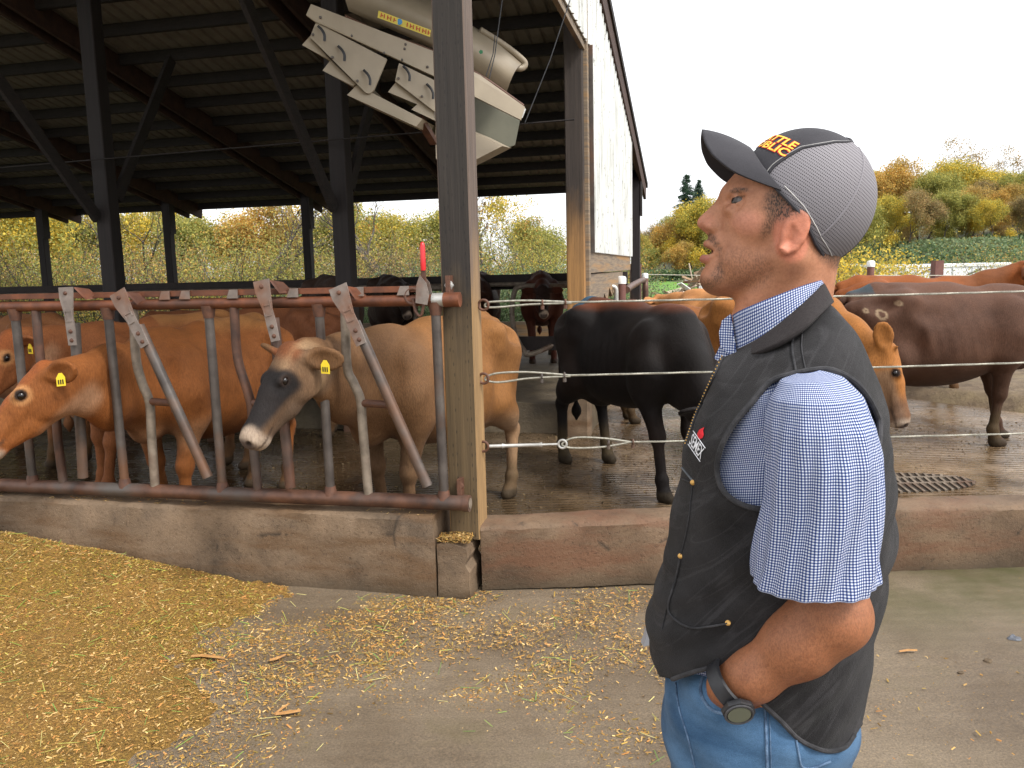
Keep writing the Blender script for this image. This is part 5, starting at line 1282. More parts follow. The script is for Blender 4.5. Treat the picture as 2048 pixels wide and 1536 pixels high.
vline([(1592, 742), (1585, 700), (1588, 660), (1600, 640)], .0016, 'shoulder_seam', M_VESTSEAM); vline([(1612, 742), (1604, 700), (1606, 660), (1616, 636)], .0008, 'shoulder_seam', M_VESTSEAM)
vline([(1353, 905), (1360, 928), (1373, 945), (1387, 962)], .0014, 'pocket_edge', mat('worn_edge', (.09, .10, .11), (.15, .16, .17), 60, .9, .2))
vline([(1387, 965), (1383, 1000), (1378, 1040), (1370, 1080), (1362, 1112), (1350, 1160), (1336, 1210), (1325, 1260)], .0009, 'stitching', M_VESTSEAM)
vline([(1362, 1116), (1352, 1165), (1339, 1205), (1341, 1225), (1360, 1246), (1388, 1256), (1420, 1252), (1455, 1245)], .0015, 'pocket_edge', M_VESTSEAM, 8, .002)
vline([(1345, 905), (1353, 950), (1388, 966)], .0009, 'stitching', M_VESTSEAM)
for a, b in ((1387, 965), (1362, 1112), (1456, 1245)):
    p = vs(a, b, .001); MB().lathe(p, (C0 - p), [(.0034, 0), (.0036, .0010), (.0026, .0016)], 14).build('snap', M_BRASS, vest, True)
# zip: tape and teeth
vline([(1447, 716), (1432, 748), (1419, 776), (1405, 806), (1393, 832), (1384, 860)], .0018, 'zip_tape', M_VESTSEAM, 6, .002)
tz = [vs(p.x, p.y, .0042) for p in spline([(1448, 716, 0), (1433, 748, 0), (1420, 776, 0), (1406, 806, 0), (1394, 832, 0), (1385, 860, 0), (1376, 888, 0)], 10)]
tz = [p for p in tz if p is not None]; zb = MB()
for p in tz[::2]: zb.lathe(p, (C0 - p), [(.0010, 0), (.0010, .001)], 6)
zt = zb.build('zip_teeth', M_BRASS, vest); zt['kind'] = 'stuff'
# emblem: white lettering between two rules, red leaf above
v, f = textmesh('SEMEX', 1.0, offset=.012); v = v[:, :2]; v = (v - v.min(0)) / (v.max(0) - v.min(0))
def emb(u, w_):      # emblem quad in the photograph: along, up
    A_, B_, D_ = np.array([1380, 889]), np.array([1402.5, 920.5]), np.array([1389.5, 865]); return A_ + (B_ - A_) * u + (D_ - A_) * w_
def embp(u, w_, lift=.002):
    e_ = emb(u, w_); return vs(e_[0], e_[1], lift)
pts = [embp(a, .06 + b * .88) for a, b in v]
if all(p is not None for p in pts): mk('lettering', pts, f, M_WHTH, vest)
for w_ in (-.04, 1.04):
    MB().tube([embp(a, w_) for a in np.linspace(-.03, 1.03, 8)], .0006, 4).build('emblem_rule', M_WHTH, vest)
leaf = [(1411, 855.5), (1408.5, 862), (1409.5, 868), (1410, 871), (1407, 877), (1401, 879), (1397.5, 875), (1397, 868), (1400.5, 861), (1404.5, 858.5)]
ctr = vs(1403.5, 868.5, .0032); lp = [vs(a, b, .0018) for a, b in leaf]
mk('leaf_emblem', lp + [ctr], [(i, (i + 1) % len(leaf), len(leaf)) for i in range(len(leaf))], M_REDTH, vest)
# rib-knit collar of the vest, then the shirt collar
def strip(top, bot, name, m, par, thick, nseg=6, uvper=None, flare=0.0):
    T = [Vector(q(a, b, Y)) for a, b, Y in top]; B = [Vector(q(a, b, Y)) for a, b, Y in bot]
    T = spline(T, nseg); B = spline(B, nseg); T = [Vector((p.x, -p.y, p.z)) for p in T[:0:-1]] + T; B = [Vector((p.x, -p.y, p.z)) for p in B[:0:-1]] + B
    if top[0][2] != 0: pass
    V = []; n = len(T); m_rows = 9
    for i in range(n):
        for k in range(m_rows):
            u = k / (m_rows - 1); p = T[i].lerp(B[i], u); bulge = math.sin(u * math.pi) * flare; c_ = Vector((p.x * 1.0, p.y * (1 + bulge * 6), p.z)); V.append(c_)
    F_ = np.array([(i * m_rows + k, i * m_rows + k + 1, (i + 1) * m_rows + k + 1, (i + 1) * m_rows + k) for i in range(n - 1) for k in range(m_rows - 1)])
    L = np.cumsum([0] + [(T[i + 1] - T[i]).length for i in range(n - 1)]); H_ = (T[0] - B[0]).length
    uv = [(L[i], k / (m_rows - 1) * .05) for i in range(n) for k in range(m_rows)]
    o = mk(name, tow(np.array([v[:] for v in V])), F_, m, par, smooth=True, uv=uv); s_ = o.modifiers.new('thick', 'SOLIDIFY'); s_.thickness = thick; s_.offset = 1; return o
SHIRT = mk('shirt', *[None, None][:0], verts=tow(trunk(260, 220, -.0145, 4.1, .006, 11.6)[0]), faces=trunk(260, 220, -.0145, 4.1, .006, 11.6)[1], m=M_GING, parent=MAN, smooth=True, uv=trunk(260, 220, -.0145, 4.1, .006, 11.6)[2])
strip([(1652, 566, 0), (1644, 570, -.05), (1606, 606, -.088), (1560, 645, -.094), (1515, 677, -.082), (1470, 700, -.05), (1444, 708, -.016)],
      [(1668, 602, 0), (1664, 608, -.07), (1622, 642, -.125), (1570, 678, -.135), (1520, 702, -.118), (1470, 718, -.07), (1438, 724, -.018)], 'collar', M_RIB, vest, .006)
strip([(1654, 556, 0), (1642, 560, -.038), (1600, 573, -.064), (1555, 590, -.070), (1510, 608, -.062), (1478, 622, -.044), (1460, 634, -.014)],
      [(1662, 602, 0), (1650, 608, -.055), (1605, 640, -.094), (1560, 676, -.098), (1515, 706, -.084), (1476, 724, -.056), (1450, 722, -.016)], 'collar', M_GING, SHIRT, .003)
# front leaf of the open collar and the button placket
def flap(pts, name, dY=.0):
    P = [W3(q(a, b, Y)) for a, b, Y in pts]; c_ = sum(P, Vector()) / len(P); n = len(P)
    V = P + [c_]; uv = [((p - P[0]).dot(MA), p.z) for p in V]
    o = mk(name, [v[:] for v in V], [(i, (i + 1) % n, n) for i in range(n)], M_GING, SHIRT, uv=uv); s_ = o.modifiers.new('t', 'SOLIDIFY'); s_.thickness = .0025; return o
flap([(1461, 628, -.030), (1444, 641, -.028), (1438, 664, -.034), (1440, 690, -.04), (1455, 706, -.052), (1472, 712, -.062), (1466, 672, -.050)], 'collar_leaf')
flap([(1444, 684, -.02), (1436, 700, -.02), (1428, 716, -.025), (1446, 730, -.05), (1476, 712, -.058)], 'placket')
# ---- sleeve
SL_ = [((1592, 748), (1640, 742), .020, -.170), ((1562, 762), (1688, 758), .040, -.185), ((1544, 795), (1724, 796), .058, -.194), ((1535, 850), (1747, 855), .066, -.198), ((1534, 920), (1756, 920), .068, -.2),
       ((1530, 1000), (1757, 1000), .068, -.2), ((1521, 1065), (1757, 1068), .068, -.2), ((1514, 1120), (1756, 1130), .068, -.2), ((1509, 1152), (1754, 1168), .068, -.2)]
K = len(SL_); nr, na = 220, 160; ks = np.linspace(0, K - 1, nr)
def ipl(A, k): return np.stack([np.interp(k, range(K), A[:, i]) for i in range(A.shape[1])], 1)
Lp = ipl(np.array([q(a[0], a[1], Y) for a, b, r_, Y in SL_]), ks); Rp = ipl(np.array([q(b[0], b[1], Y) for a, b, r_, Y in SL_]), ks); bb = np.interp(ks, range(K), [s[2] for s in SL_])
for _ in range(6):
    for A_ in (Lp, Rp): A_[1:-1] = (A_[:-2] + 2 * A_[1:-1] + A_[2:]) / 4
an = np.linspace(0, 2 * math.pi, na, endpoint=False); Ce = (Lp + Rp) / 2; Ax = (Rp - Lp) / 2
P = Ce[:, None] + Ax[:, None] * np.cos(an)[None, :, None]; P[:, :, 1] += bb[:, None] * np.sin(an)[None]
kk = np.repeat(ks[:, None], na, 1); aa = np.repeat(an[None], nr, 0)
w_ = .0019 * np.sin(aa * 7 + 1.2 * np.sin(kk * .9)) * sstep(2, 6, kk) + .0018 * np.sin(aa * 17 + kk * .8) * sstep(1, 5, kk) + .0022 * np.sin(aa * 5 + kk * 1.6) * sstep(1, 3, kk)
nrm = np.stack([np.cos(aa), np.sin(aa), np.zeros_like(aa)], -1); P = P + nrm * w_[..., None] + nrm * (.004 * vnoise(P.reshape(-1, 3), 18, 8).reshape(nr, na))[..., None]
uvs = np.stack([(aa * .068 * 1.05).ravel(), np.repeat(np.cumsum(np.concatenate([[0], np.linalg.norm(np.diff(P[:, na * 3 // 4], axis=0), axis=1)]))[:, None], na, 1).ravel()], 1)
i = np.arange(nr - 1)[:, None] * na + np.arange(na)[None]; j = np.arange(nr - 1)[:, None] * na + (np.arange(na)[None] + 1) % na
slv = mk('sleeve', tow(P.reshape(-1, 3)), np.stack([i, j, j + na, i + na], -1).reshape(-1, 4), M_GING, SHIRT, smooth=True, uv=uvs)
mo = slv.modifiers.new('thick', 'SOLIDIFY'); mo.thickness = .002; mo.offset = -1
for rr, r_ in ((nr - 1, .0016), (nr - 20, .0008)):
    MB().tube([Vector(p) for p in tow(P[rr][list(range(na)) + [0]] + nrm[rr][list(range(na)) + [0]] * .0006)], r_, 6, False).build('sleeve_hem', mat('shirt_seam', (.12, .15, .30), (.45, .48, .55), 900, .9, 0), slv, True)
sr_ = [int((nr - 1) * f_) for f_ in (.27,)]
seam = []
for a_ in np.linspace(-math.pi * .95, -.05, 40):
    k_ = 2.2 - .75 * math.cos(a_ + .9); ri = int(k_ / (K - 1) * (nr - 1)); ai = int((a_ % (2 * math.pi)) / (2 * math.pi) * na) % na; seam.append(Vector(tow(P[ri, ai] + nrm[ri, ai] * .0006)[0]))
MB().tube(seam, .0009, 6).build('shoulder_seam', MATS['shirt_seam'], slv, True)
# far sleeve
P2 = P.copy(); P2[:, :, 1] *= -1; mk('sleeve', tow(P2.reshape(-1, 3)), np.stack([i, j, j + na, i + na], -1).reshape(-1, 4)[::2], M_GING, SHIRT, smooth=True, uv=uvs)

# ---- jeans
J = Field(np.arange(-.32, .30, .0065), np.arange(-.30, .30, .0065), np.concatenate([np.arange(.02, .70, .012), np.arange(.70, 1.12, .0055)]))
def jl(a, b, ra, rb, k=.03, sq=None): J.cone(a, b, ra, rb, k, sq)
wc = q(1515, 1330); jl(q(1515, 1190, 0), q(1512, 1400, 0), .112, .128, .03, ((0, 1, 0), 1.0)); J.ell(q(1512, 1410, 0), (.127, .162, .13), .04)
for sg in (-1, 1):
    h0 = q(1508, 1440, sg * .085); kn = np.array([h0[0] - .01, sg * .10, .50]); an_ = np.array([h0[0] + .03, sg * .115, .07])
    jl(h0, kn, .112, .084, .05); jl(kn, an_, .08, .072, .04); J.ell(h0 + [.05, 0, .01], (.078, .078, .10), .05)
jl(q(1448, 1400, -.13), q(1405, 1475, -.12), .052, .040, .02, ((0, 1, 0), .9))
Vj, Qj = J.mesh(); Vj = smoothmesh(Vj, Qj, 2).astype(float)
rn = Vj - [wc[0], 0, 0]; rn[:, 2] = 0; rn /= np.linalg.norm(rn, axis=1, keepdims=True) + 1e-6
Vj += rn * (.003 * vnoise(Vj * [1, 1, 1.6], 22, 6) + .0022 * np.sin(Vj[:, 2] * 95 + 4 * Vj[:, 0] * 9))[:, None]
kp = Vj[Qj].mean(1)[:, 2] < q(1500, 1190)[2]
jeans = mk('jeans', tow(Vj), Qj[kp], M_JEANS, MAN, smooth=True)
bj = BVHTree.FromPolygons([Vector(v) for v in tow(Vj)], [tuple(int(i) for i in f) for f in Qj])
def js(px, py, lift=.001):
    r = ray(px, py).normalized(); h = bj.ray_cast(C0, r); return None if h[0] is None else h[0] + (h[1] if h[1].dot(r) < 0 else -h[1]) * lift
def jline(pts, r, m=M_JSEAM, nm='seam'):
    P_ = [js(p.x, p.y) for p in spline([(a, b, 0) for a, b in pts], 6)]; P_ = [p for p in P_ if p is not None]
    if len(P_) > 2: MB().tube(P_, r, 6).build(nm, m, jeans, True)
jline([(1529, 1400), (1531, 1440), (1533, 1490), (1535, 1560), (1537, 1700)], .0018); jline([(1537, 1400), (1539, 1440), (1541, 1490), (1543, 1560)], .0007, M_JSEAM)
jline([(1592, 1480), (1598, 1510), (1604, 1532), (1625, 1535), (1660, 1522)], .0014); jline([(1440, 1338), (1410, 1350), (1402, 1385), (1425, 1420), (1470, 1428), (1500, 1415), (1524, 1402)], .0022)
jline([(1352, 1365), (1360, 1420), (1378, 1480), (1392, 1540)], .0012)
p = js(1523, 1408, .001); MB().lathe(p, C0 - p, [(.0042, 0), (.0042, .0012), (.002, .002)], 12).build('rivet', mat('copper', (.4, .16, .07), None, 5, .35, 0, metal=.8), jeans, True)
# boots
for sg in (-1, 1):
    a0 = np.array([q(1530, 1440)[0] + .02, sg * .115, 0]); Bf = Field(np.arange(-.36, .2, .007), np.arange(-.22, .22, .007), np.arange(-.01, .2, .007))
    Bf.cone(a0 + [0, 0, .17], a0 + [0, 0, .06], .055, .05, .02); Bf.cone(a0 + [0, 0, .05], a0 + [-.15, 0, .045], .05, .045, .03, ((0, 0, 1), .9)); Bf.ell(a0 + [-.17, 0, .035], (.06, .048, .035), .02)
    Bf.F[:, :, Bf.z < .004] = .1; vb, qb = Bf.mesh(); mk('boot', tow(smoothmesh(vb, qb, 1)), qb, M_BOOT, MAN, smooth=True)
# ---- wristwatch
wa = q(1480, 1358, -.19); wb = q(1445, 1382, -.187); wd = Vector(tow(wb)[0]) - Vector(tow(wa)[0]); wc_ = Vector(tow((wa + wb) / 2)[0])
WT = thing('wristwatch', None, None); WT.parent = MAN; WT.location = wc_ - wloc(MAN)
d_, s_, u_ = frame(wd, MN); ringp = []
st = MB(); n = 40; prof = [(-.011, .0), (-.009, .003), (.009, .003), (.011, 0)]
rx = .0325
for k in range(n):
    a = 2 * math.pi * k / n; o_ = s_ * math.cos(a) + u_ * math.sin(a)
    for (h_, e_) in prof: st.v.append(tuple(wc_ + o_ * (rx + e_) + d_ * h_))
for k in range(n):
    for m_ in range(3): st.f.append((k * 4 + m_, k * 4 + m_ + 1, ((k + 1) % n) * 4 + m_ + 1, ((k + 1) % n) * 4 + m_))
st.build('strap', M_BLKRUB, WT, True)
tc_ = (C0 - wc_); tc_ = (tc_ - d_ * tc_.dot(d_)).normalized(); tc_ = (tc_ * .75 + (s_ * (-1 if s_.z > 0 else 1)) * .65).normalized(); fc = wc_ + tc_ * (rx + .002)
cs_ = MB().lathe(fc, tc_, [(.020, 0), (.0215, .003), (.0205, .0075), (.017, .0095)], 8); case = cs_.build('watch_case', M_BLKRUB, WT, True)
MB().lathe(fc, tc_, [(.0145, .0095), (.0145, .0102)], 20).build('display', mat('lcd_display', (.10, .11, .08), (.13, .14, .1), 5, .15, 0), WT)
MB().lathe(fc + d_ * .0, tc_, [(.0182, .0085), (.0182, .0105), (.0160, .0105), (.0160, .0095)], 24).build('bezel', mat('watch_bezel', (.05, .05, .055), (.09, .09, .095), 30, .35, 0), WT, True)
# notepad held in the far hand
pa = [q(1286, 1293, .06), q(1279, 1282, .10), q(1300, 1210, .13), q(1372, 1180, .10), q(1372, 1270, .04)]
pw = [Vector(p) for p in tow(np.array([q(1281, 1284, .07), q(1287, 1293, .05), q(1400, 1270, .05), q(1395, 1190, .09), q(1308, 1205, .09)]))]
nb = MB().prism(pw, MN * .012); tag(nb.build('notepad', mat('grey_notebook', (.30, .29, .30), (.36, .35, .36), 8, .5, 0)), 'thin grey notebook sticking out in front of the dark vest hem', 'notebook')
# ================================================================ VEGETATION
def m_leaf():
    m, nt, b = newmat('leaf'); a = nt.nodes.new('ShaderNodeAttribute'); a.attribute_name = 'col'
    nt.links.new(a.outputs['Color'], b.inputs['Base Color']); b.inputs['Roughness'].default_value = .6; b.inputs['Specular IOR Level'].default_value = .3
    tr = nt.nodes.new('ShaderNodeBsdfTranslucent'); nt.links.new(a.outputs['Color'], tr.inputs[0]); mx = nt.nodes.new('ShaderNodeMixShader'); mx.inputs[0].default_value = .35
    nt.links.new(b.outputs[0], mx.inputs[1]); nt.links.new(tr.outputs[0], mx.inputs[2]); nt.links.new(mx.outputs[0], nt.nodes['Material Output'].inputs[0]); return m
M_LEAF = m_leaf(); M_BARK = mat('bark', (.045, .035, .028), (.12, .10, .085), 12, .9, .6)
def leafcards(P, size, cols, r, aspect=.6, up=0.0):
    """two-triangle leaves bent along the midrib"""
    n = len(P); a = r.normal(size=(n, 3)); a[:, 2] += up; a /= np.linalg.norm(a, axis=1, keepdims=True); b_ = np.cross(a, r.normal(size=(n, 3))); b_ /= np.linalg.norm(b_, axis=1, keepdims=True)
    s = (size * r.uniform(.6, 1.35, n))[:, None]; nn = np.cross(a, b_) * s * .18
    V = np.stack([P - a * s * .5, P + b_ * s * aspect * .5 + nn, P + a * s * .5, P - b_ * s * aspect * .5 + nn], 1).reshape(-1, 3); F = np.arange(n * 4).reshape(-1, 4)
    return V, F, np.repeat(cols, 4, 0)
PAL = dict(yellow=[(.42, .30, .035), (.50, .36, .05), (.30, .25, .05), (.22, .22, .05)], orange=[(.40, .22, .05), (.42, .28, .07), (.32, .23, .07), (.26, .18, .06)], olive=[(.17, .18, .045), (.24, .23, .06), (.30, .26, .06), (.12, .14, .04)],  # orange leaves paled: the far wood's haze is put into their colour
           green=[(.07, .13, .03), (.11, .19, .045), (.15, .22, .06), (.05, .09, .025)], brown=[(.25, .16, .07), (.32, .21, .08), (.20, .17, .07), (.17, .12, .06)], conifer=[(.02, .05, .03), (.035, .07, .04), (.015, .035, .02), (.05, .08, .045)],
           ivy=[(.06, .10, .04), (.10, .145, .065), (.15, .19, .10), (.14, .15, .06)], mixed=[(.30, .27, .06), (.40, .30, .06), (.17, .20, .06), (.36, .20, .05), (.12, .15, .05)])
PB = 1.45
def pick(pal, n, r, P=None, f=.9):
    A = np.array(PAL[pal]) * PB; 
    if P is not None: k = (vnoise(P, f, int(r.integers(99))) * 1.3 + r.normal(size=n) * .9 + len(A) / 2); k = np.clip(k, 0, len(A) - 1).astype(int)
    else: k = r.integers(0, len(A), n)
    return A[k] * r.uniform(.75, 1.3, (n, 1))
def grow(r, p, d, L, rad, depth, tubes, tips, spread, upb=.15, nseg=3):
    pts = [np.array(p)]; rs = [rad]; dd = np.array(d, float)
    for i in range(nseg):
        dd = dd + r.normal(size=3) * .16; dd[2] += upb * .35; dd /= np.linalg.norm(dd); pts.append(pts[-1] + dd * L / nseg); rs.append(rad * (1 - .38 * (i + 1) / nseg))
    tubes.append((pts, rs))
    if depth == 0: tips.append(pts); return
    k = 3 if r.random() < .45 else 2
    for _ in range(k):
        a = r.normal(size=3); a -= dd * (a @ dd); a /= np.linalg.norm(a); s_ = spread * r.uniform(.6, 1.25); nd = dd * math.cos(s_) + a * math.sin(s_); nd[2] += upb; nd /= np.linalg.norm(nd)
        grow(r, pts[-1], nd, L * r.uniform(.66, .86), rs[-1] * .72, depth - 1, tubes, tips, spread, upb, nseg)
    if r.random() < .5:
        a = r.normal(size=3); a /= np.linalg.norm(a); nd = dd * .4 + a * .9; nd /= np.linalg.norm(nd); grow(r, pts[1], nd, L * .55, rs[1] * .4, max(depth - 2, 0), tubes, tips, spread, upb, nseg)
def treeproto(seed, H=8.0, depth=6, spread=.5, nleaf=9000, size=.14, pal='mixed', bare=.3, trunkf=.26, lean=0, twig=True, upb=.15, rk=1.0):
    r = np.random.default_rng(seed); tubes = []; tips = []
    grow(r, (0, 0, 0), (lean, 0, 1), H * trunkf, H * .018 * rk, depth, tubes, tips, spread, upb)
    zmax = max(t[0][-1][2] for t in tubes); s = H / zmax; mb = MB()
    for pts, rs in tubes:
        if rs[0] < H * .018 * .02: continue
        mb.tube([Vector(p * s) for p in pts], [max(x, H * .0008) for x in rs], 5 if rs[0] > .03 else 3, False)
    tv = np.array([p * s for t in tips for p in t]); ok = tv[r.random(len(tv)) > 0]
    if nleaf:
        tp = [np.array(t) * s for t in tips]; zt = np.array([t[-1][2] for t in tp]); keep = [t for t in tp if r.random() > bare * (t[-1][2] / H) ** 1.2]
        idx = r.integers(0, len(keep), nleaf); u = r.random(nleaf) * (len(keep[0]) - 1); P = np.empty((nleaf, 3))
        K_a = np.array(keep); i0 = u.astype(int); f = (u - i0)[:, None]; P = K_a[idx, i0] * (1 - f) + K_a[idx, np.minimum(i0 + 1, K_a.shape[1] - 1)] * f + r.normal(size=(nleaf, 3)) * H * (.022 if nleaf < 10000 else .042)
        V, F, C_ = leafcards(P, np.full(nleaf, size), pick(pal, nleaf, r, P, 6 / H * 1.2), r)
    else: V = None
    a = bpy.data.meshes.new('trunk'); a.from_pydata([tuple(v) for v in mb.v], [], mb.f); a.materials.append(M_BARK); a.polygons.foreach_set('use_smooth', [True] * len(a.polygons))
    b = None
    if V is not None:
        o = mk('tmp', V, F, M_LEAF, cols=C_); b = o.data; b.name = 'crown'; bpy.data.objects.remove(o)
    return a, b
def bushproto(seed, W=3.0, H=2.4, nleaf=9000, size=.07, pal='olive', twigs=60, up=0.0, fill=.85):
    r = np.random.default_rng(seed); mb = MB(); cl = []
    for i in range(twigs):
        b0 = np.array([r.normal() * W * .16, r.normal() * W * .16, 0]); d = np.array([r.normal() * .45, r.normal() * .45, 1.0]); d /= np.linalg.norm(d); L = H * r.uniform(.6, 1.12); pts = [b0]
        for k in range(4): d = d + r.normal(size=3) * .22; d /= np.linalg.norm(d); pts.append(pts[-1] + d * L / 4)
        mb.tube([Vector(p) for p in pts], [.018, .014, .010, .006, .003], 4, False)
        for k in (2, 3): 
            e = pts[k] + r.normal(size=3) * L * .18 + [0, 0, .1]; mb.tube([Vector(pts[k]), Vector(e)], [.006, .002], 3, False); cl.append(e)
        cl += pts[1:]
    cl = np.array(cl); k = r.integers(0, len(cl), nleaf); P = cl[k] * np.array([1, 1, 1]) + r.normal(size=(nleaf, 3)) * np.array([W * .13, W * .13, H * .10]); P[:, 2] = np.abs(P[:, 2])
    V, F, C_ = leafcards(P, np.full(nleaf, size), pick(pal, nleaf, r, P, 2.2), r, up=up)
    a = bpy.data.meshes.new('stems'); a.from_pydata([tuple(v) for v in mb.v], [], mb.f); a.materials.append(M_BARK)
    o = mk('tmp', V, F, M_LEAF, cols=C_); b = o.data; b.name = 'foliage'; bpy.data.objects.remove(o); return a, b
def coniferproto(seed, H=12, n=16000):
    r = np.random.default_rng(seed); mb = MB(); mb.tube([(0, 0, 0), (0, 0, H * .5), (0, 0, H)], [H * .018, H * .011, .02], 7); P = []
    z = H * .12
    while z < H * .985:
        R_ = (H - z) ** .8 * .52 * r.uniform(.65, 1.25) + .15
        for k in range(int(5 + R_ * 2)):
            a = r.uniform(0, 6.28); L = R_ * r.uniform(.6, 1.1); e = np.array([math.cos(a) * L, math.sin(a) * L, z - L * .22]); b0 = np.array([0, 0, z]); mb.tube([Vector(b0), Vector((b0 + e) / 2 + [0, 0, .02 * L]), Vector(e)], [.03, .02, .008], 3, False)
            m = int(14 + L * 26); u = r.random(m)[:, None] ** .7; q_ = b0 * (1 - u) + e * u + r.normal(size=(m, 3)) * [.10 * L + .05, .10 * L + .05, .06]; q_[:, 2] -= .08 * L * r.random(m); P.append(q_)
        z += H * .018 * r.uniform(.7, 1.3)
    P = np.concatenate(P); V, F, C_ = leafcards(P, np.full(len(P), .26), pick('conifer', len(P), r, P, .8), r, .35)
    a = bpy.data.meshes.new('trunk'); a.from_pydata([tuple(v) for v in mb.v], [], mb.f); a.materials.append(M_BARK)
    o = mk('tmp', V, F, M_LEAF, cols=C_); b = o.data; b.name = 'crown'; bpy.data.objects.remove(o); return a, b
def plant(proto, name, label, cat, loc, s=1.0, rz=0.0, group=None, sz=None, names=('trunk', 'crown')):
    o = thing(name, label, cat, loc, group); o.rotation_euler = (0, 0, rz); o.scale = (s, s, sz or s)
    for me, nm in zip(proto, names):
        if me is None: continue
        c = bpy.data.objects.new(nm, me); COL.objects.link(c); c.parent = o
    return o
TA = treeproto(11, 8, 6, .50, 7000, .13, 'mixed', .45); TB = treeproto(12, 8, 6, .46, 2600, .13, 'yellow', .6); TC = treeproto(13, 8, 8, .42, 0, .12, 'brown', .5, .20, .05, rk=2.1); TD = treeproto(14, 8, 7, .62, 24000, .17, 'orange', .12, .12, upb=.05)
TE_ = treeproto(15, 8, 7, .62, 24000, .17, 'yellow', .12, .12, upb=.05); TF = treeproto(16, 8, 7, .6, 22000, .17, 'olive', .05, .12, upb=.05); TG = treeproto(17, 8, 6, .42, 1500, .12, 'brown', .2, upb=.3); TH_ = treeproto(18, 8, 7, .6, 20000, .16, 'brown', .1, .12, upb=.05)
BA = bushproto(21, 3.4, 2.6, 12000, .048, 'olive'); BB = bushproto(22, 3.4, 2.6, 11000, .048, 'mixed'); BC = bushproto(23, 2.6, 2.0, 13000, .065, 'ivy', 40, .5); BD = bushproto(24, 3.2, 2.4, 8000, .05, 'brown', 90); BE = bushproto(25, 2.6, 2.2, 4200, .09, 'yellow', 50)
CN = coniferproto(31)
def gp(px, d, z=-.05): r = ray(px, 600); return (r.x * d / r.y, d, z)
def topz(py, px, d): return CH + (768 - FPX * 0 - py) / FPX * 0 + (C0 + ray(px, py) * (d / ray(px, py).y)).z - CH
# --- behind the barn, left to right
grp = 'autumn trees behind the barn'
TL = [(20, 24, 380, TE_, 'golden olive leafy tree behind the barn at the far left'), (-160, 26, 360, TF, 'dense olive tree beyond the far left barn post'), (175, 27, 430, TB, 'thin yellow-leaved tree between the left barn posts'), (300, 22, 395, TC, 'bare branching tree left of the third far barn post'),
      (470, 20, 365, TC, 'tall bare forked tree seen through the middle of the barn'), (545, 31, 425, TD, 'orange autumn tree behind the bare forked tree'), (430, 33, 470, TB, 'small thin yellow tree left of the bare forked tree'), (640, 25, 395, TB, 'sparse yellow tree behind the middle barn post'),
      (735, 27, 400, TA, 'mixed yellow-green tree right of the middle barn post'), (800, 20.5, 320, TC, 'tall bare spreading tree left of the big corner post'), (975, 21, 345, TG, 'thin brown-leaved tree right of the big corner post'), (1010, 22, 440, TB, 'low yellow tree seen between the corner post and the end post'),
      (1110, 25, 480, TA, 'small green-yellow tree beside the orange-rubbed end post'), (380, 36, 450, TA, 'distant hazy mixed tree in the barn opening'), (90, 36, 430, TE_, 'distant yellow tree in the left barn opening'), (590, 38, 455, TH_, 'distant brown tree in the barn opening')]
for i, (px, d, py, pr, lab) in enumerate(TL):
    g = gp(px, d); H_ = at(px, py, d).z + .05; plant(pr, 'autumn_tree' if pr is not TC else 'bare_tree', lab, 'tree', g, H_ / 8.0 * (1.12 if pr in (TD, TE_, TF, TH_) else 1.3), i * 1.7, grp)
for i, (px, d, py, pr, lab) in enumerate([(120, 30, 452, TF, 'olive tree filling the gap left of the second barn post'), (255, 32, 445, TE_, 'yellow-olive tree seen between the two slim barn posts'), (395, 31, 455, TF, 'olive tree right of the third barn post'), (690, 31, 440, TF, 'olive tree behind the dark middle post'),
          (780, 30, 452, TE_, 'yellow-olive tree left of the red lever'), (1055, 29, 470, TF, 'olive tree left of the end post, beyond the stall'), (905, 30, 440, TF, 'olive tree directly behind the big corner post')]):
    g = gp(px, d); plant(pr, 'autumn_tree', lab, 'tree', g, (at(px, py, d).z + .05) / 8.0 * 1.12, i * 2.3, grp)
bl = ['olive', 'mixed', 'brown', 'yellow']; nb_ = 0; pos = []
for row, (d, py0, py1, step) in enumerate(((19.5, 470, 505, 118), (24, 450, 490, 118))):
    px = -120
    while px < 1200:
        r_ = random.random(); pr, w_ = ((BA, 'olive green'), (BB, 'yellow-green'), (BD, 'brownish'), (BB, 'straw yellow'))[int(r_ * 4)]
        py = random.uniform(py0, py1); dd = d + random.uniform(-.8, .8); H_ = at(px, py, dd).z + .05; pos.append((px, dd, H_, pr, w_, row)); px += step * random.uniform(.8, 1.15)
marks = ['left of the first far barn post', 'at the first far barn post', 'between the first and second barn posts', 'at the second barn post', 'between the second and third barn posts', 'in the gap below the bare forked tree', 'left of the middle barn post', 'behind the middle barn post', 'right of the middle barn post', 'behind the red lever', 'right of the big corner post', 'near the end post', 'past the end post']
for i, (px, dd, H_, pr, w_, row) in enumerate(pos):
    k = min(max(int((px + 120) / 1320 * 13), 0), 12)
    plant(pr, 'shrub', '%s %s shrub %s, %s row' % (('tall', 'bushy', 'ragged', 'loose')[(i * 3 + row) % 4], w_, marks[k], ('near', 'back')[row]), 'shrub', gp(px, dd), H_ / 2.5, i * 2.1, 'shrubs in the hedgerow behind the barn', names=('stems', 'foliage'))
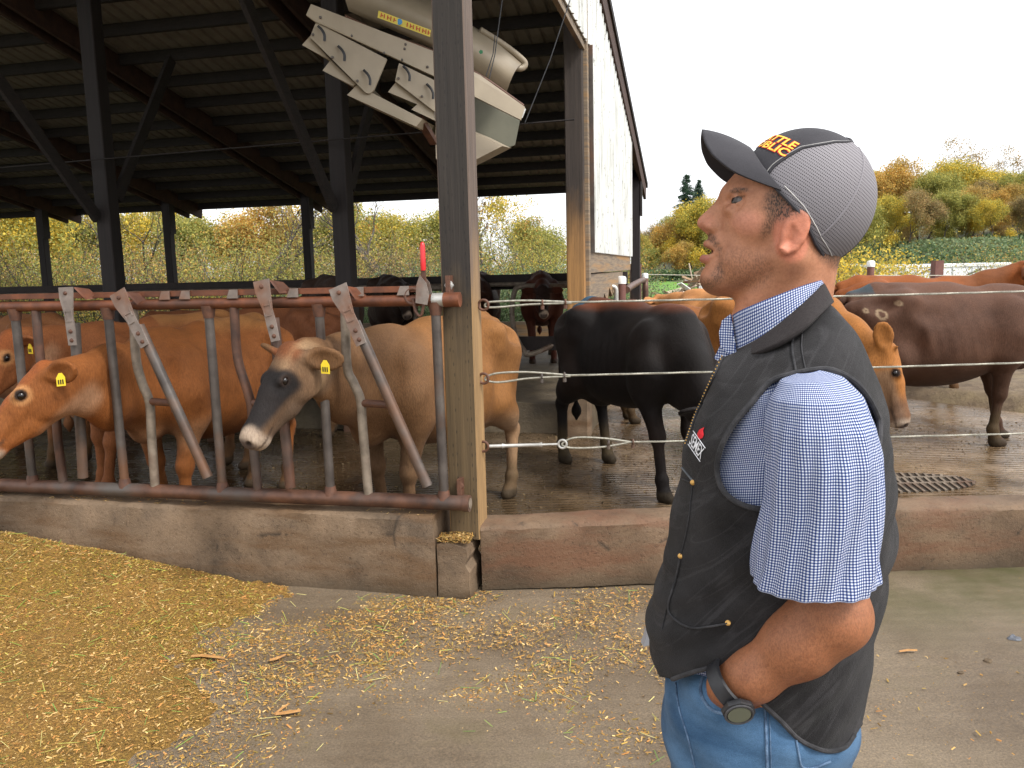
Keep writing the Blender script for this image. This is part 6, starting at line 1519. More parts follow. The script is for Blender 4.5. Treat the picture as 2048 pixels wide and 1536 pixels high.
for i, (px, d, py, lab) in enumerate([(725, 17, 512, 'glossy green bramble hedge left of the big corner post'), (830, 16.6, 498, 'glossy green bramble directly behind the red lever'), (940, 17, 492, 'green bramble behind the big corner post'), (1020, 16.5, 488, 'green bramble above the dark cow in the stall'), (1100, 16.8, 505, 'green bramble left of the end post'),
          (1215, 17.5, 530, 'dark green bramble behind the white-capped pipe post'), (1275, 15.5, 520, 'dark ivy bush right of the barn end'), (1345, 16.5, 604, 'low ivy bush under the scrap pile'), (1420, 17, 612, 'low weeds right of the scrap pile'), (620, 17.4, 540, 'low green bramble behind the middle post'), (520, 17.6, 562, 'low green bramble behind the hanging latch plate')]):
    H_ = at(px, py, d).z + .05; plant(BC, 'bramble_bush', lab, 'bush', gp(px, d), H_ / 2.6, i * 1.3, 'green brambles behind the pens', names=('stems', 'foliage'))
# --- the bank on the right with its wood
def bankz(X, Y):
    X = np.asarray(X, float); Y = np.asarray(Y, float); k = sstep(38, 54, Y) * sstep(16, 27, X); return -.05 + k * 2.6 + sstep(52, 110, Y) * (3.0 + 2 * sstep(10, 60, X)) * sstep(21, 34, X) + .25 * np.sin(X * .5) * np.sin(Y * .3) * k
xs = np.linspace(-60, 130, 120); ys = np.linspace(34, 150, 80); X, Y = np.meshgrid(xs, ys, indexing='ij')
Z = bankz(X, Y) - .02 * (Y < 36); Z = np.where((X < 13.5), np.where(Y > 85, Z, -.07), Z)
ii = np.arange(len(xs) - 1)[:, None] * len(ys) + np.arange(len(ys) - 1)[None]
struct(mk('hill', np.stack([X, Y, Z], -1).reshape(-1, 3), np.stack([ii, ii + len(ys), ii + len(ys) + 1, ii + 1], -1).reshape(-1, 4), M_FARGROUND, loc=(0, 0, 0), smooth=True))
fld = [(-2, 34), (24, 34), (30, 84), (-4, 84)]
struct(mk('grass_field', [(x, y, -.035) for x, y in fld], [(0, 1, 2, 3)], M_GRASS, loc=(0, 0, 0)))
r_ = np.random.default_rng(5); n = 60000; X = r_.uniform(14, 58, n); Y = 38 + 20 * r_.random(n) ** 1.0; Z = bankz(X, Y) + .25 * r_.random(n) ** 2 + .1
P_ = np.stack([X, Y, Z], 1); V, F_, Cc = leafcards(P_, np.full(n, .22), pick('ivy', n, r_, P_, .35), r_, up=.8)
iv = mk('ivy_cover', V, F_, M_LEAF, cols=Cc, loc=(0, 0, 0)); iv['kind'] = 'stuff'; iv['label'] = 'green ivy and bramble covering the bank'; iv['category'] = 'ivy'
n = 9000; X = r_.uniform(8, 20, n); Y = r_.uniform(84, 88, n); Z = r_.random(n) ** 1.5 * 1.1; P_ = np.stack([X, Y, Z], 1); V, F_, Cc = leafcards(P_, np.full(n, .30), pick('ivy', n, r_, P_, .5), r_, up=.6)
hd_ = mk('hedge', V, F_, M_LEAF, cols=Cc, loc=(0, 0, 0)); hd_['kind'] = 'stuff'; tag(hd_, 'low green hedge along the far edge of the grass field', 'hedge')
RTREES = [(1310, 95, 455, TH_, 'brownish bushy tree at the left of the far wood'), (1345, 90, 440, TD, 'rust-orange tree left of the tall conifer'), (1402, 88, 402, TE_, 'round bright yellow tree just left of the man\'s nose'), (1375, 97, 430, TF, 'olive tree below the conifer'), (1330, 92, 480, TE_, 'small yellow tree above the scrap pile'),
          (1440, 92, 440, TH_, 'brown tree behind the man\'s face'), (1290, 84, 470, TA, 'thin mixed tree beside the barn end'),
          (1700, 60, 430, TE_, 'yellow tree behind the back of the cap'), (1790, 62, 322, TD, 'large round orange tree right of the cap'), (1752, 66, 345, TE_, 'yellow-orange tree touching the cap'), (1850, 60, 350, TF, 'green and gold tree right of the big orange one'), (1905, 64, 330, TE_, 'yellow-green tree in the middle of the right wood'),
          (1960, 60, 365, TH_, 'brown-gold tree above the bank'), (2010, 58, 370, TD, 'orange tree near the right edge'), (2060, 60, 345, TF, 'olive tree at the right edge'), (1935, 72, 268, TG, 'tall thin nearly bare tree above the wood'), (1985, 75, 290, TG, 'second tall bare tree above the wood'), (2035, 72, 280, TG, 'tall bare tree at the right edge above the wood'),
          (1870, 74, 300, TG, 'tall bare tree left of the highest one'), (1820, 58, 430, TF, 'low green tree at the foot of the wood'), (1930, 56, 430, TF, 'low olive tree on the bank'), (1990, 55, 440, TD, 'small orange tree low on the bank'), (1745, 58, 440, TF, 'low olive tree behind the cap'), (2110, 66, 330, TE_, 'yellow tree beyond the right edge')]
for i, (px, d, py, pr, lab) in enumerate(RTREES):
    g = gp(px, d); z0 = float(bankz(g[0], g[1])) if g[0] > 13.5 or d > 85 else -.05; H_ = at(px, py, d).z - z0
    plant(pr, 'tree' if pr is not TG else 'bare_tree', lab, 'tree', (g[0], g[1], z0 - .1), H_ / 8 * 1.05, i * 1.1, 'trees of the wood beyond the field')
for i, (px, d, py, pr, lab) in enumerate([(1705, 52, 405, TF, 'olive tree low behind the cap'), (1765, 54, 395, TE_, 'yellow tree under the big round orange one'), (1815, 53, 385, TH_, 'brown tree under the green and gold one'), (1885, 54, 385, TF, 'green tree low in the middle of the wood'),
          (1935, 55, 375, TD, 'orange tree low in the middle of the wood'), (1975, 53, 400, TE_, 'yellow-olive tree low on the bank'), (2030, 53, 395, TH_, 'brown tree low at the right edge'), (2085, 54, 380, TF, 'olive tree beyond the right edge of the bank'), (1725, 63, 380, TH_, 'brown tree between the cap and the orange tree'),
          (1830, 66, 350, TD, 'orange tree behind the green and gold one'), (1880, 68, 340, TF, 'olive tree in the back row of the wood'), (1925, 68, 345, TH_, 'brown tree in the back row of the wood'), (1985, 68, 345, TE_, 'yellow tree in the back row of the wood'), (2045, 66, 345, TF, 'olive tree in the back row near the right edge')]):
    g = gp(px, d); z0 = float(bankz(g[0], g[1])); H_ = at(px, py, d).z - z0
    plant(pr, 'tree', lab, 'tree', (g[0], g[1], z0 - .1), H_ / 8 * 1.05, i * 1.9 + .5, 'trees of the wood beyond the field')
for i, (px, d, py, pr) in enumerate([(1490, 80, 450, TF), (1530, 76, 440, TH_), (1575, 72, 430, TE_), (1620, 68, 415, TD), (1660, 64, 400, TF), (2170, 62, 340, TD), (2240, 60, 345, TF), (2320, 62, 335, TE_)]):
    g = gp(px, d); z0 = float(bankz(g[0], g[1])) if g[0] > 13.5 else -.05; H_ = at(px, py, d).z - z0
    plant(pr, 'tree', ('olive tree hidden behind the cap peak', 'brown tree hidden behind the cap crown', 'yellow tree hidden behind the ear', 'orange tree hidden behind the cap netting', 'olive tree hidden behind the nape of the neck', 'orange tree just outside the right edge', 'olive tree a little outside the right edge', 'yellow tree farthest outside the right edge')[i], 'tree', (g[0], g[1], z0 - .1), H_ / 8 * 1.05, i * 1.3, ('wood behind the head', 'wood beyond the edge')[px > 2000])
for i, (px, d, py, pr, lab) in enumerate([(1290, 88, 500, TF, 'low olive tree right of the barn end'), (1365, 86, 490, TD, 'low orange tree above the hedge'), (1425, 88, 470, TF, 'green-gold tree behind the man\'s lips'), (1390, 90, 455, TE_, 'yellow tree under the round bright one')]):
    g = gp(px, d); H_ = at(px, py, d).z + .05; plant(pr, 'tree', lab, 'tree', g, H_ / 8 * 1.1, i * 1.9 + .5, 'trees of the wood beyond the field')
for px, d, py, lab in ((1372, 112, 345, 'tall dark conifer standing above the yellow trees'), (1396, 114, 356, 'second dark conifer close against the tallest one'), (1437, 112, 400, 'shorter conifer mostly behind the man\'s nose')):
    g = gp(px, d); z0 = float(bankz(*g[:2])); H_ = at(px, py, d).z - z0; plant(CN, 'conifer_tree', lab, 'conifer', (g[0], g[1], z0), H_ / 12, px, 'conifers above the far wood')
for px, d, py, pr, lab in ((1655, 19, 470, BE, 'yellow-leaved bush behind the man\'s neck'), (1700, 21, 490, BE, 'yellow bush beside the white-capped fence post'), (1800, 24, 500, BE, 'sparse yellow bush in front of the white trailer'), (1630, 22, 500, BB, 'olive bush behind the man\'s collar'), (2042, 20, 505, BB, 'straw-coloured weeds at the right edge behind the red cow')):
    g = gp(px, d); H_ = at(px, py, d).z + .05; plant(pr, 'bush', lab, 'bush', g, H_ / 2.2, px, names=('stems', 'foliage'))
# ================================================================ FEED, LITTER AND SMALL THINGS
r8 = np.random.default_rng(88)
# feed heap surface
xs = np.linspace(-5.2, .2, 300); ys = np.linspace(1.0, 5.2, 230); X, Y = np.meshgrid(xs, ys, indexing='ij')
def lay(x, y):       # thickness of the loose feed over the yard: thick by the kerb, thin smears outward
    s = (x - OO.x) * LR.x + (y - OO.y) * LR.y; t = (x - OO.x) * NN.x + (y - OO.y) * NN.y
    h = heap(x, y); n = vnoise(np.stack([x.ravel(), y.ravel(), 0 * x.ravel()], 1), 3.2, 3).reshape(x.shape); n2 = vnoise(np.stack([x.ravel(), y.ravel(), 0 * x.ravel()], 1), 38, 4).reshape(x.shape)
    edge = np.clip((-1.12 - .75 * np.clip(y - 3.9, 0, 1) + .5 * np.clip(y - 3.4, 0, .5) - x) * 1.1 + n * .22 + n2 * .16 - .05, -1, 1)      # more feed to the left
    return h * sstep(-.05, .1, edge + .15) + .016 * sstep(0, .7, edge) + .006 * n2 * sstep(0, .3, edge) - .004 - .03 * (1 - sstep(-.25, 0, edge))
Z = lay(X, Y); s_ = (X - OO.x) * LR.x + (Y - OO.y) * LR.y; t_ = (X - OO.x) * NN.x + (Y - OO.y) * NN.y; Z = np.where(t_ > -.19, -.03, Z)
def m_feed():
    m, nt, b = newmat('feed_mix'); v = geo(nt)
    vo = node(nt, 'ShaderNodeTexVoronoi', feature='F1'); vo.inputs['Scale'].default_value = 95; nt.links.new(v, vo.inputs['Vector'])
    c = ramp(nt, noise(nt, v, 85, 5, .8), [(.3, (.07, .04, .01)), (.5, (.26, .15, .03)), (.7, (.46, .28, .08))]); g = ramp(nt, noise(nt, v, 2.1, 4), [(.42, (1.1, .98, .85)), (.6, (.88, .84, .5))])
    c = mix(nt, .9, c, g, 'MULTIPLY'); nt.links.new(c, b.inputs['Base Color']); b.inputs['Roughness'].default_value = .9; bumpn(nt, b, noise(nt, v, 120, 4, .8), 1.0, .012); return m
ii = np.arange(len(xs) - 1)[:, None] * len(ys) + np.arange(len(ys) - 1)[None]
fp = mk('feed_pile', np.stack([X, Y, Z], -1).reshape(-1, 3), np.stack([ii, ii + len(ys), ii + len(ys) + 1, ii + 1], -1).reshape(-1, 4), m_feed(), loc=(0, 0, 0), smooth=True)
fp['kind'] = 'stuff'; tag(fp, 'yellow-brown chopped feed heaped along the left kerb', 'feed')
# flakes: chopped stalks, chips and green blades
def flakes(P, L, Wd, cols, r, flat=.25, name='flakes'):
    n = len(P); an = r.uniform(0, 2 * math.pi, n); tilt = r.normal(size=n) * flat; a = np.stack([np.cos(an) * np.cos(tilt), np.sin(an) * np.cos(tilt), np.sin(tilt)], 1)
    b_ = np.stack([-np.sin(an), np.cos(an), r.normal(size=n) * flat], 1); b_ /= np.linalg.norm(b_, axis=1, keepdims=True); nn = np.cross(a, b_)
    l = L[:, None] / 2; w = Wd[:, None] / 2; th_ = np.maximum(Wd * .28, .0006)[:, None]
    V = np.stack([P - a * l - b_ * w, P + a * l - b_ * w, P + a * l + b_ * w, P - a * l + b_ * w, P - a * l * .9 + nn * th_ * 1.6, P + a * l * .9 + nn * th_ * 1.6], 1).reshape(-1, 3)
    k = np.arange(n)[:, None] * 6; F = np.concatenate([k + [0, 1, 5, 4], k + [2, 3, 4, 5]], 0); return V, F, np.repeat(cols, 6, 0)
def m_flake():
    m, nt, b = newmat('flake'); a = nt.nodes.new('ShaderNodeAttribute'); a.attribute_name = 'col'; nt.links.new(a.outputs['Color'], b.inputs['Base Color']); b.inputs['Roughness'].default_value = .7; return m
M_FLAKE = m_flake()
FC = np.array([(.42, .22, .05), (.50, .30, .09), (.30, .16, .03), (.36, .22, .04), (.18, .10, .02), (.60, .40, .16), (.28, .19, .04), (.45, .20, .05), (.24, .13, .03)])
def dens(x, y):
    """how much litter lies at a point of the yard, 0..1"""
    n = vnoise(np.stack([x, y, 0 * x], 1), 3.4, 7); n2 = vnoise(np.stack([x, y, 0 * x], 1), 9, 8)
    s = (x - OO.x) * LR.x + (y - OO.y) * LR.y; t = (x - OO.x) * NN.x + (y - OO.y) * NN.y
    left = sstep(-.45, .2, (-1.05 - x) * .8 + n * .2)
    band = np.exp(-((y - 3.35 + .1 * x) / .45) ** 2) * (1 - sstep(.5, 1.1, x)) * np.clip(.62 + .9 * n2, 0.05, 1) * 1.15
    mid = .55 * np.exp(-((y - 2.85 + .35 * (x + .3)) / .22) ** 2) * (x > -1.1) * (1 - sstep(.4, .9, x)) * np.clip(.5 + n2, 0, 1)
    near = .85 * np.exp(-((t + .40) / .28) ** 2) * (x < -.15) * np.clip(.7 + .7 * n2, 0, 1)
    sc_ = near + .035 + .10 * np.clip(n2, 0, 1) * (x < .8)
    return np.clip(left * (.65 + .35 * n2) + band * .62 + mid * .8 + sc_ * (1 - sstep(.9, 1.6, x) * .55), 0, 1)
n = 520000; X = r8.uniform(-4.6, 2.9, n); Y = 1.15 + (3.95 - 1.15 + 1.1) * r8.random(n); t = (X - OO.x) * NN.x + (Y - OO.y) * NN.y
ok = np.where(X < -.25, t < -.205, Y < 3.845); ok &= r8.random(n) < dens(X, Y); X, Y = X[ok], Y[ok]; n = len(X); Z = np.maximum(lay(X, Y), .003) + .002
L = r8.gamma(1.2, .0047, n) + .002; Wd = np.minimum(L * r8.uniform(.15, .5, n), .006); cols = FC[r8.integers(0, len(FC), n)] * r8.uniform(.65, 1.25, (n, 1))
gz = (X < -1.2) & (r8.random(n) < .30 * sstep(3.0, 3.6, Y)); cols[gz] = cols[gz] * [.75, .95, .5]
V, F_, Cc = flakes(np.stack([X, Y, Z], 1), L, Wd, cols, r8); o = mk('feed_litter', V, F_, M_FLAKE, cols=Cc, loc=(0, 0, 0)); o['kind'] = 'stuff'; tag(o, 'chopped straw, chips and silage scattered over the yard', 'litter')
n = 1500; X = r8.uniform(-4.2, .9, n); Y = r8.uniform(1.5, 4.4, n); t = (X - OO.x) * NN.x + (Y - OO.y) * NN.y; ok = np.where(X < -.25, t < -.22, Y < 3.8) & (r8.random(n) < .15 + dens(X, Y)); X, Y = X[ok], Y[ok]; n = len(X)
gc = np.array([(.22, .34, .05), (.40, .38, .08), (.50, .44, .16), (.14, .26, .05)])
V, F_, Cc = flakes(np.stack([X, Y, np.maximum(lay(X, Y), .004) + .006], 1), r8.uniform(.03, .10, n), r8.uniform(.0015, .003, n), gc[r8.integers(0, 4, n)], r8, .35); o = mk('grass_blades', V, F_, M_FLAKE, cols=Cc, loc=(0, 0, 0)); o['kind'] = 'stuff'; tag(o, 'green and pale grass blades lying in the feed', 'grass blades')
# feed dropped on top of the left kerb and in the gap under the post
n = 5000; S_ = r8.uniform(-4.5, -.1, n); T_ = r8.uniform(-.19, .09, n); ok = r8.random(n) < np.clip(.35 + .5 * vnoise(np.stack([S_, T_, 0 * S_], 1), 5, 2) - (S_ > -1.2) * .2, 0, 1); S_, T_ = S_[ok], T_[ok]
P_ = np.array([bp(a, b, .406)[:] for a, b in zip(S_, T_)]); m2 = 900; P2 = np.array([bp(r8.uniform(-.075, .08), r8.uniform(-.18, -.09), .27 + .03 * r8.random()) for _ in range(m2)]); P_ = np.concatenate([P_, P2]); n = len(P_)
V, F_, Cc = flakes(P_, r8.gamma(2.2, .004, n) + .003, np.full(n, .003), FC[r8.integers(0, len(FC), n)] * r8.uniform(.6, 1.2, (n, 1)), r8, .3); o = mk('kerb_litter', V, F_, M_FLAKE, cols=Cc, loc=(0, 0, 0)); o['kind'] = 'stuff'; tag(o, 'bits of feed lying on top of the left kerb', 'litter')
# dirt and dung on the pen floor
n = 9000; X = r8.uniform(-3, 5.5, n); Y = 4.3 + 5.5 * r8.random(n) ** 1.3; nn_ = vnoise(np.stack([X, Y, 0 * X], 1), 3, 1) + .6 * vnoise(np.stack([X, Y, 0 * X], 1), 11, 2); ok = r8.random(n) < np.clip(.25 + .9 * nn_, .03, 1); X, Y = X[ok], Y[ok]; n = len(X)
dc = np.array([(.07, .045, .02), (.12, .08, .035), (.05, .03, .015), (.16, .11, .05)]); V, F_, Cc = flakes(np.stack([X, Y, np.full(n, PENZ + .002)], 1), r8.uniform(.006, .022, n), r8.uniform(.005, .014, n), dc[r8.integers(0, 4, n)], r8, .3)
o = mk('dung_litter', V, F_, M_FLAKE, cols=Cc, loc=(0, 0, 0)); o['kind'] = 'stuff'; tag(o, 'trodden dung and bedding scattered on the wet pen floor', 'dung')
# bedding bank on the right of the pen
xs = np.linspace(3.2, 12, 90); ys = np.linspace(6.6, 16, 90); X, Y = np.meshgrid(xs, ys, indexing='ij'); ed = (X - 4.2) - (8.9 - Y) * .62; Z = PENZ - .03 + .16 * sstep(0, .35, ed) + .03 * vnoise(np.stack([X.ravel(), Y.ravel(), 0 * X.ravel()], 1), 4, 3).reshape(X.shape) * (ed > 0); Z = np.where(ed < 0, -.1, Z)
ii = np.arange(len(xs) - 1)[:, None] * len(ys) + np.arange(len(ys) - 1)[None]; struct(mk('bedding_bank', np.stack([X, Y, Z], -1).reshape(-1, 3), np.stack([ii, ii + len(ys), ii + len(ys) + 1, ii + 1], -1).reshape(-1, 4), M_SOIL, loc=(0, 0, 0), smooth=True))
# single things lying in the yard
def lump(px, py, size, m, name, label, cat, seed, flat=.6):
    r = np.random.default_rng(seed); p = grd(px, py, .0); bm = bmesh.new(); bmesh.ops.create_icosphere(bm, subdivisions=2, radius=1)
    for v in bm.verts:
        n_ = v.co.normalized(); k = 1 + .22 * math.sin(n_.x * 4 + seed) * math.cos(n_.y * 5) + .12 * r.normal(); v.co = Vector((n_.x * size * k * 1.2, n_.y * size * k, n_.z * size * k * flat))
    V = [tuple(v.co + p + Vector((0, 0, size * flat * .7))) for v in bm.verts]; F = [tuple(i.index for i in f.verts) for f in bm.faces]; bm.free(); tag(MB().add(V, F).build(name, m), label, cat)
lump(2028, 1281, .021, mat('grey_stone', (.08, .085, .10), (.16, .17, .19), 20, .8, .5), 'stone', 'blue-grey stone on the concrete near the right edge', 'stone', 3)
lump(1975, 1325, .014, M_SOIL, 'dirt_clod', 'larger brown clod of feed right of the man', 'clod', 5); lump(1922, 1348, .010, M_SOIL, 'dirt_clod', 'small brown clod below the larger one', 'clod', 6)
def chip(pts, label, m, w=.012):
    P = [grd(a, b, .012) for a, b in pts]; V = []; F = []
    n = len(P)
    for i, p in enumerate(P):
        k = w * math.sin(math.pi * (i + .6) / n) + .002; V += [p + Vector((0, k, .002)), p - Vector((0, k, -.004)), p + Vector((0, 0, .009))]
    for i in range(n - 1): a = i * 3; b = a + 3; F += [(a, b, b + 2, a + 2), (a + 1, a + 2, b + 2, b + 1), (a, a + 1, b + 1, b)]
    tag(MB().add(V, F).build('dry_leaf', m), label, 'dry leaf')
M_DRY = mat('dry_husk', (.30, .14, .04), (.42, .22, .07), 30, .7, .3)
chip([(383, 1314), (405, 1312), (425, 1314), (450, 1318)], 'long brown husk lying on the feed at centre left', M_DRY); chip([(550, 1430), (562, 1420), (578, 1410)], 'upper blade of a forked brown husk on the bare concrete', M_DRY); chip([(552, 1430), (575, 1426), (602, 1423)], 'lower blade of the forked brown husk on the bare concrete', M_DRY)
chip([(1798, 1305), (1815, 1302), (1834, 1303)], 'brown twig fragment on the concrete right of the man', M_DRY, .006); chip([(540, 1322), (555, 1318), (572, 1311)], 'short brown husk right of the long one', M_DRY)

# ---- drain grate on the pen floor
DG = thing('drain_grate', 'oval slotted metal drain grate in the pen floor behind the right kerb', 'drain grate', (2.62, 5.44, PENZ))
g0 = grd(1700, 990, PENZ); gx = 1.05
c_ = Vector((2.62, 5.44, PENZ))
for k in range(19):
    x = c_.x - .45 + k * .05; h_ = .25 * math.sqrt(max(0, 1 - ((x - c_.x) / .49) ** 2))
    for y0_, y1_ in ((-h_, -.05), (-.03, .10), (.12, h_)):
        y1_ = min(y1_, h_); y0_ = max(y0_, -h_)
        if y1_ - y0_ > .03: MB().beam((x - .012, c_.y + y0_, PENZ + .006), (x + .012, c_.y + y1_, PENZ + .006), .018, .012).build('bar', M_TANPIPE, DG)
for yy in (-.04, .11):
    hw_ = .49 * math.sqrt(1 - (yy / .25) ** 2); MB().beam((c_.x - hw_, c_.y + yy, PENZ + .007), (c_.x + hw_, c_.y + yy, PENZ + .007), .016, .014).build('cross_bar', M_TANPIPE, DG)
MB().add([(c_.x + .5 * math.cos(a), c_.y + .02 + .25 * math.sin(a), PENZ + .003) for a in np.linspace(0, 6.28, 25)[:-1]], [tuple(range(24))]).build('sump', mat('sump_dark', (.02, .015, .01), (.04, .03, .02), 9, .5, .2), DG)

# ---- pipes and capped posts behind the pen
def capped(px, py_t, d, w, label, capw=True, z0=PENZ):
    p = at(px, py_t, d); o = thing('pipe_post', label, 'post', (p.x, p.y, z0), 'pipe posts around the pen'); hc = .09 * w / .1
    MB().lathe((p.x, p.y, z0), (0, 0, 1), [(w / 2, 0), (w / 2, p.z - z0 - .5 * hc)], 16).build('shaft', M_BROWNPAINT, o, True)
    if capw: MB().lathe((p.x, p.y, p.z - hc), (0, 0, 1), [(w * .56, 0), (w * .56, hc * .72), (w * .45, hc * .93), (w * .2, hc)], 16).build('cap', M_WHITE, o, True)
    return p
a = capped(1243, 552, 10.2, .105, 'nearer rusty pipe post with a white cap, right of the barn end'); b = capped(1290, 546, 13.0, .09, 'farther pipe post with a white cap, joined by a bent rail')
tag(MB().tube(spline([a + Vector((.06, 0, -.17)), a.lerp(b, .4) + Vector((0, 0, -.15)), b + Vector((-.02, 0, -.11)), b + Vector((.0, -.05, -.2)), b + Vector((0, -.05, -.7))], 6), .045).build('bent_rail', M_RUSTPIPE, None, True), 'thick bent rusty pipe between the two white-capped posts', 'rail')
tag(MB().beam(tuple(at(1271, 528, 13.6)), (at(1271, 528, 13.6).x, 13.6, PENZ), .17, .17).build('post_sleeve', M_BROWNPAINT), 'rust-brown steel sleeve around the last barn post', 'post sleeve')
e0 = at(1188, 573, 9.5); e1 = at(1228, 573, 9.5); tag(MB().tube(spline([e0, e0.lerp(e1, .6), e1 + Vector((-.02, 0, 0)), e1 + Vector((.02, 0, -.03)), e1 + Vector((.025, 0, -.15)), e1 + Vector((.025, 0, -.5))], 5), .026).build('water_pipe', M_GALV, None, True), 'grey galvanised pipe elbow in front of the broken boards', 'pipe')
capped(1742, 521, 12.5, .105, 'brown post with a rounded white cap left of the white trailer')
q0 = at(1875, 521, 12.8); tag(MB().beam((q0.x, q0.y, PENZ), tuple(q0), .14, .14).build('post', M_BROWNPAINT), 'square red-brown post in front of the white trailer', 'post')
pA = at(1742, 551, 12.6); pB = at(2100, 551, 12.6); tag(MB().tube([pA, pB], .006, 5).build('fence_wire', M_CABLE), 'thin wire strung right from the white-capped post', 'wire'); tag(MB().tube([at(1290, 549, 13), at(1470, 552, 13.4)], .006, 5).build('fence_wire', M_CABLE), 'thin wire running right from the far white-capped pipe post', 'wire')
# ---- white trailer and parked cars beyond
M_TW = mat('trailer_white', (.74, .76, .78), (.82, .83, .84), 2, .35, .0); M_GLASS = mat('car_glass', (.03, .04, .05), None, 3, .08, 0); M_TYRE = mat('tyre', (.015, .015, .015), (.03, .03, .03), 20, .8, .2)
t0 = at(1765, 530, 28); t1 = at(1868, 527, 28); t2 = at(2060, 524, 27)
def wheel(c, r_, par, w=.2):
    wo_ = MB().lathe(c, (0, 1, 0), [(r_ * .6, -.01), (r_, 0), (r_, w), (r_ * .6, w + .01)], 18).build('wheel', M_TYRE, par, True); MB().lathe(Vector(c) - Vector((0, .015, 0)), (0, 1, 0), [(r_ * .25, 0), (r_ * .55, .0), (r_ * .55, .02)], 14).build('rim', M_GALV, wo_)
for (pa_, pb_, zt, zb, lab) in ((t0, t1 - Vector((.15, 0, 0)), t0.z, .55, 'shorter white box trailer behind the brown square post'), (t1, t2, t2.z, .5, 'long white trailer with a dark frame line behind the red cow')):
    T_ = thing('trailer', lab, 'trailer', (pa_.x, 28, -.05), 'white trailers parked beyond the pen'); MB().box((pa_.x, 28, zb), (pb_.x, 30.2, zt)).build('box', M_TW, T_); MB().box((pa_.x + .05, 28.05, .35), (pb_.x - .05, 30.1, zb - .003)).build('chassis', M_BLKRUB, T_)
    for k in range(1, 4): x = pa_.x + (pb_.x - pa_.x) * k / 4; MB().beam((x, 27.985, zb), (x, 27.985, zt - .01), .05, .02).build('rib', M_WHITE, T_)
    MB().beam((pa_.x, 27.98, zt - .06), (pb_.x, 27.98, zt - .06), .03, .08).build('top_rail', M_WHITE, T_)
    MB().beam((pa_.x + .3, 27.97, zb + .15), (pa_.x + 1.6, 27.97, zt - .18), .02, .04).build('brace', M_GREYPIPE, T_)
    for x in (pa_.x + .8, pb_.x - .8): wheel((x, 27.95, .3), .34, T_)
def car(px, d, lab, body):
    p = gp(px, d); x, y = p[0], p[1]; o = thing('parked_car', lab, 'car', (x, y, -.05), 'cars parked beyond the pen'); pr = [(-2.1, .35), (-2.15, .75), (-1.9, .92), (-1.2, .98), (-.7, 1.38), (.7, 1.42), (1.35, 1.0), (1.95, .9), (2.15, .65), (2.1, .35)]
    MB().prism([(x + a, y, z) for a, z in pr], (0, 1.7, 0)).build('body', body, o)
    for q_ in ([(-.98, 1.02), (-.62, 1.3), (-.05, 1.33), (-.05, 1.02)], [(.02, 1.02), (.02, 1.33), (.62, 1.34), (1.05, 1.02)]): MB().prism([(x + a, y - .006, z) for a, z in q_], (0, .004, 0)).build('window', M_GLASS, o)
    for a in (-1.35, 1.3): wheel((x + a, y - .03, .28), .32, o)
car(1672, 33, 'white car parked left of the capped post, mostly behind yellow leaves', M_TW); car(1722, 37, 'silver car behind the white-capped post', mat('silver_paint', (.35, .36, .37), (.42, .43, .44), 2, .3, 0, metal=.4))
# ---- scrap pile of boards and sheets
SP_ = thing('scrap_pile', 'heap of pale broken boards and torn white sheeting beside the field', 'scrap pile', gp(1395, 21)); rs = random.Random(4); c0 = Vector(gp(1385, 20)); c0.z = .12
hp_m = MB(); hv = [(c0.x + 1.5 * math.cos(a) * k, c0.y + 1.1 * math.sin(a) * k, z) for k, z in ((1, -.04), (.75, .35), (.4, .72), (.08, .9)) for a in np.linspace(0, 6.28, 15)[:-1]]
hp_m.add(hv, [(i * 14 + j, i * 14 + (j + 1) % 14, (i + 1) * 14 + (j + 1) % 14, (i + 1) * 14 + j) for i in range(3) for j in range(14)]); hp_m.build('rubble', M_SOIL, SP_)
sm_ = [M_BOARD, mat('pale_board', (.42, .33, .24), (.6, .5, .38), 6, .8, .4), M_WHITE, mat('brown_board', (.16, .08, .05), (.25, .14, .09), 6, .8, .4)]
for k in range(58):
    a = rs.uniform(0, 6.28); rr = rs.uniform(.0, 1.2); h_ = (1 - rr / 1.5) * .95 + rs.uniform(0, .15); c = c0 + Vector((math.cos(a) * rr, math.sin(a) * rr * .8 - .15, h_)); d = Vector((rs.gauss(0, 1), rs.gauss(0, .6), rs.gauss(.0, .45))).normalized(); L_b = rs.uniform(.4, 1.3)
    MB().beam(c - d * L_b / 2, c + d * L_b / 2, rs.choice((.05, .09, .14)), rs.choice((.02, .03)), up=(rs.gauss(0, 1), rs.gauss(0, 1), 1)).build('plank', rs.choice(sm_), SP_)
for k in range(7):
    c = c0 + Vector((rs.uniform(-.2, 1.6), rs.uniform(-1.1, -.6), rs.uniform(.25, .75))); V = []; n_ = 7
    for i in range(n_):
        for j in range(5): V.append(c + Vector((i * .13, .05 * math.sin(i * 1.7 + j + k), j * .09 + .05 * math.sin(i * 2.2 + k))))
    mk('torn_sheet', [v[:] for v in V], [(i * 5 + j, (i + 1) * 5 + j, (i + 1) * 5 + j + 1, i * 5 + j + 1) for i in range(n_ - 1) for j in range(4)], M_WHITE, SP_, smooth=True)

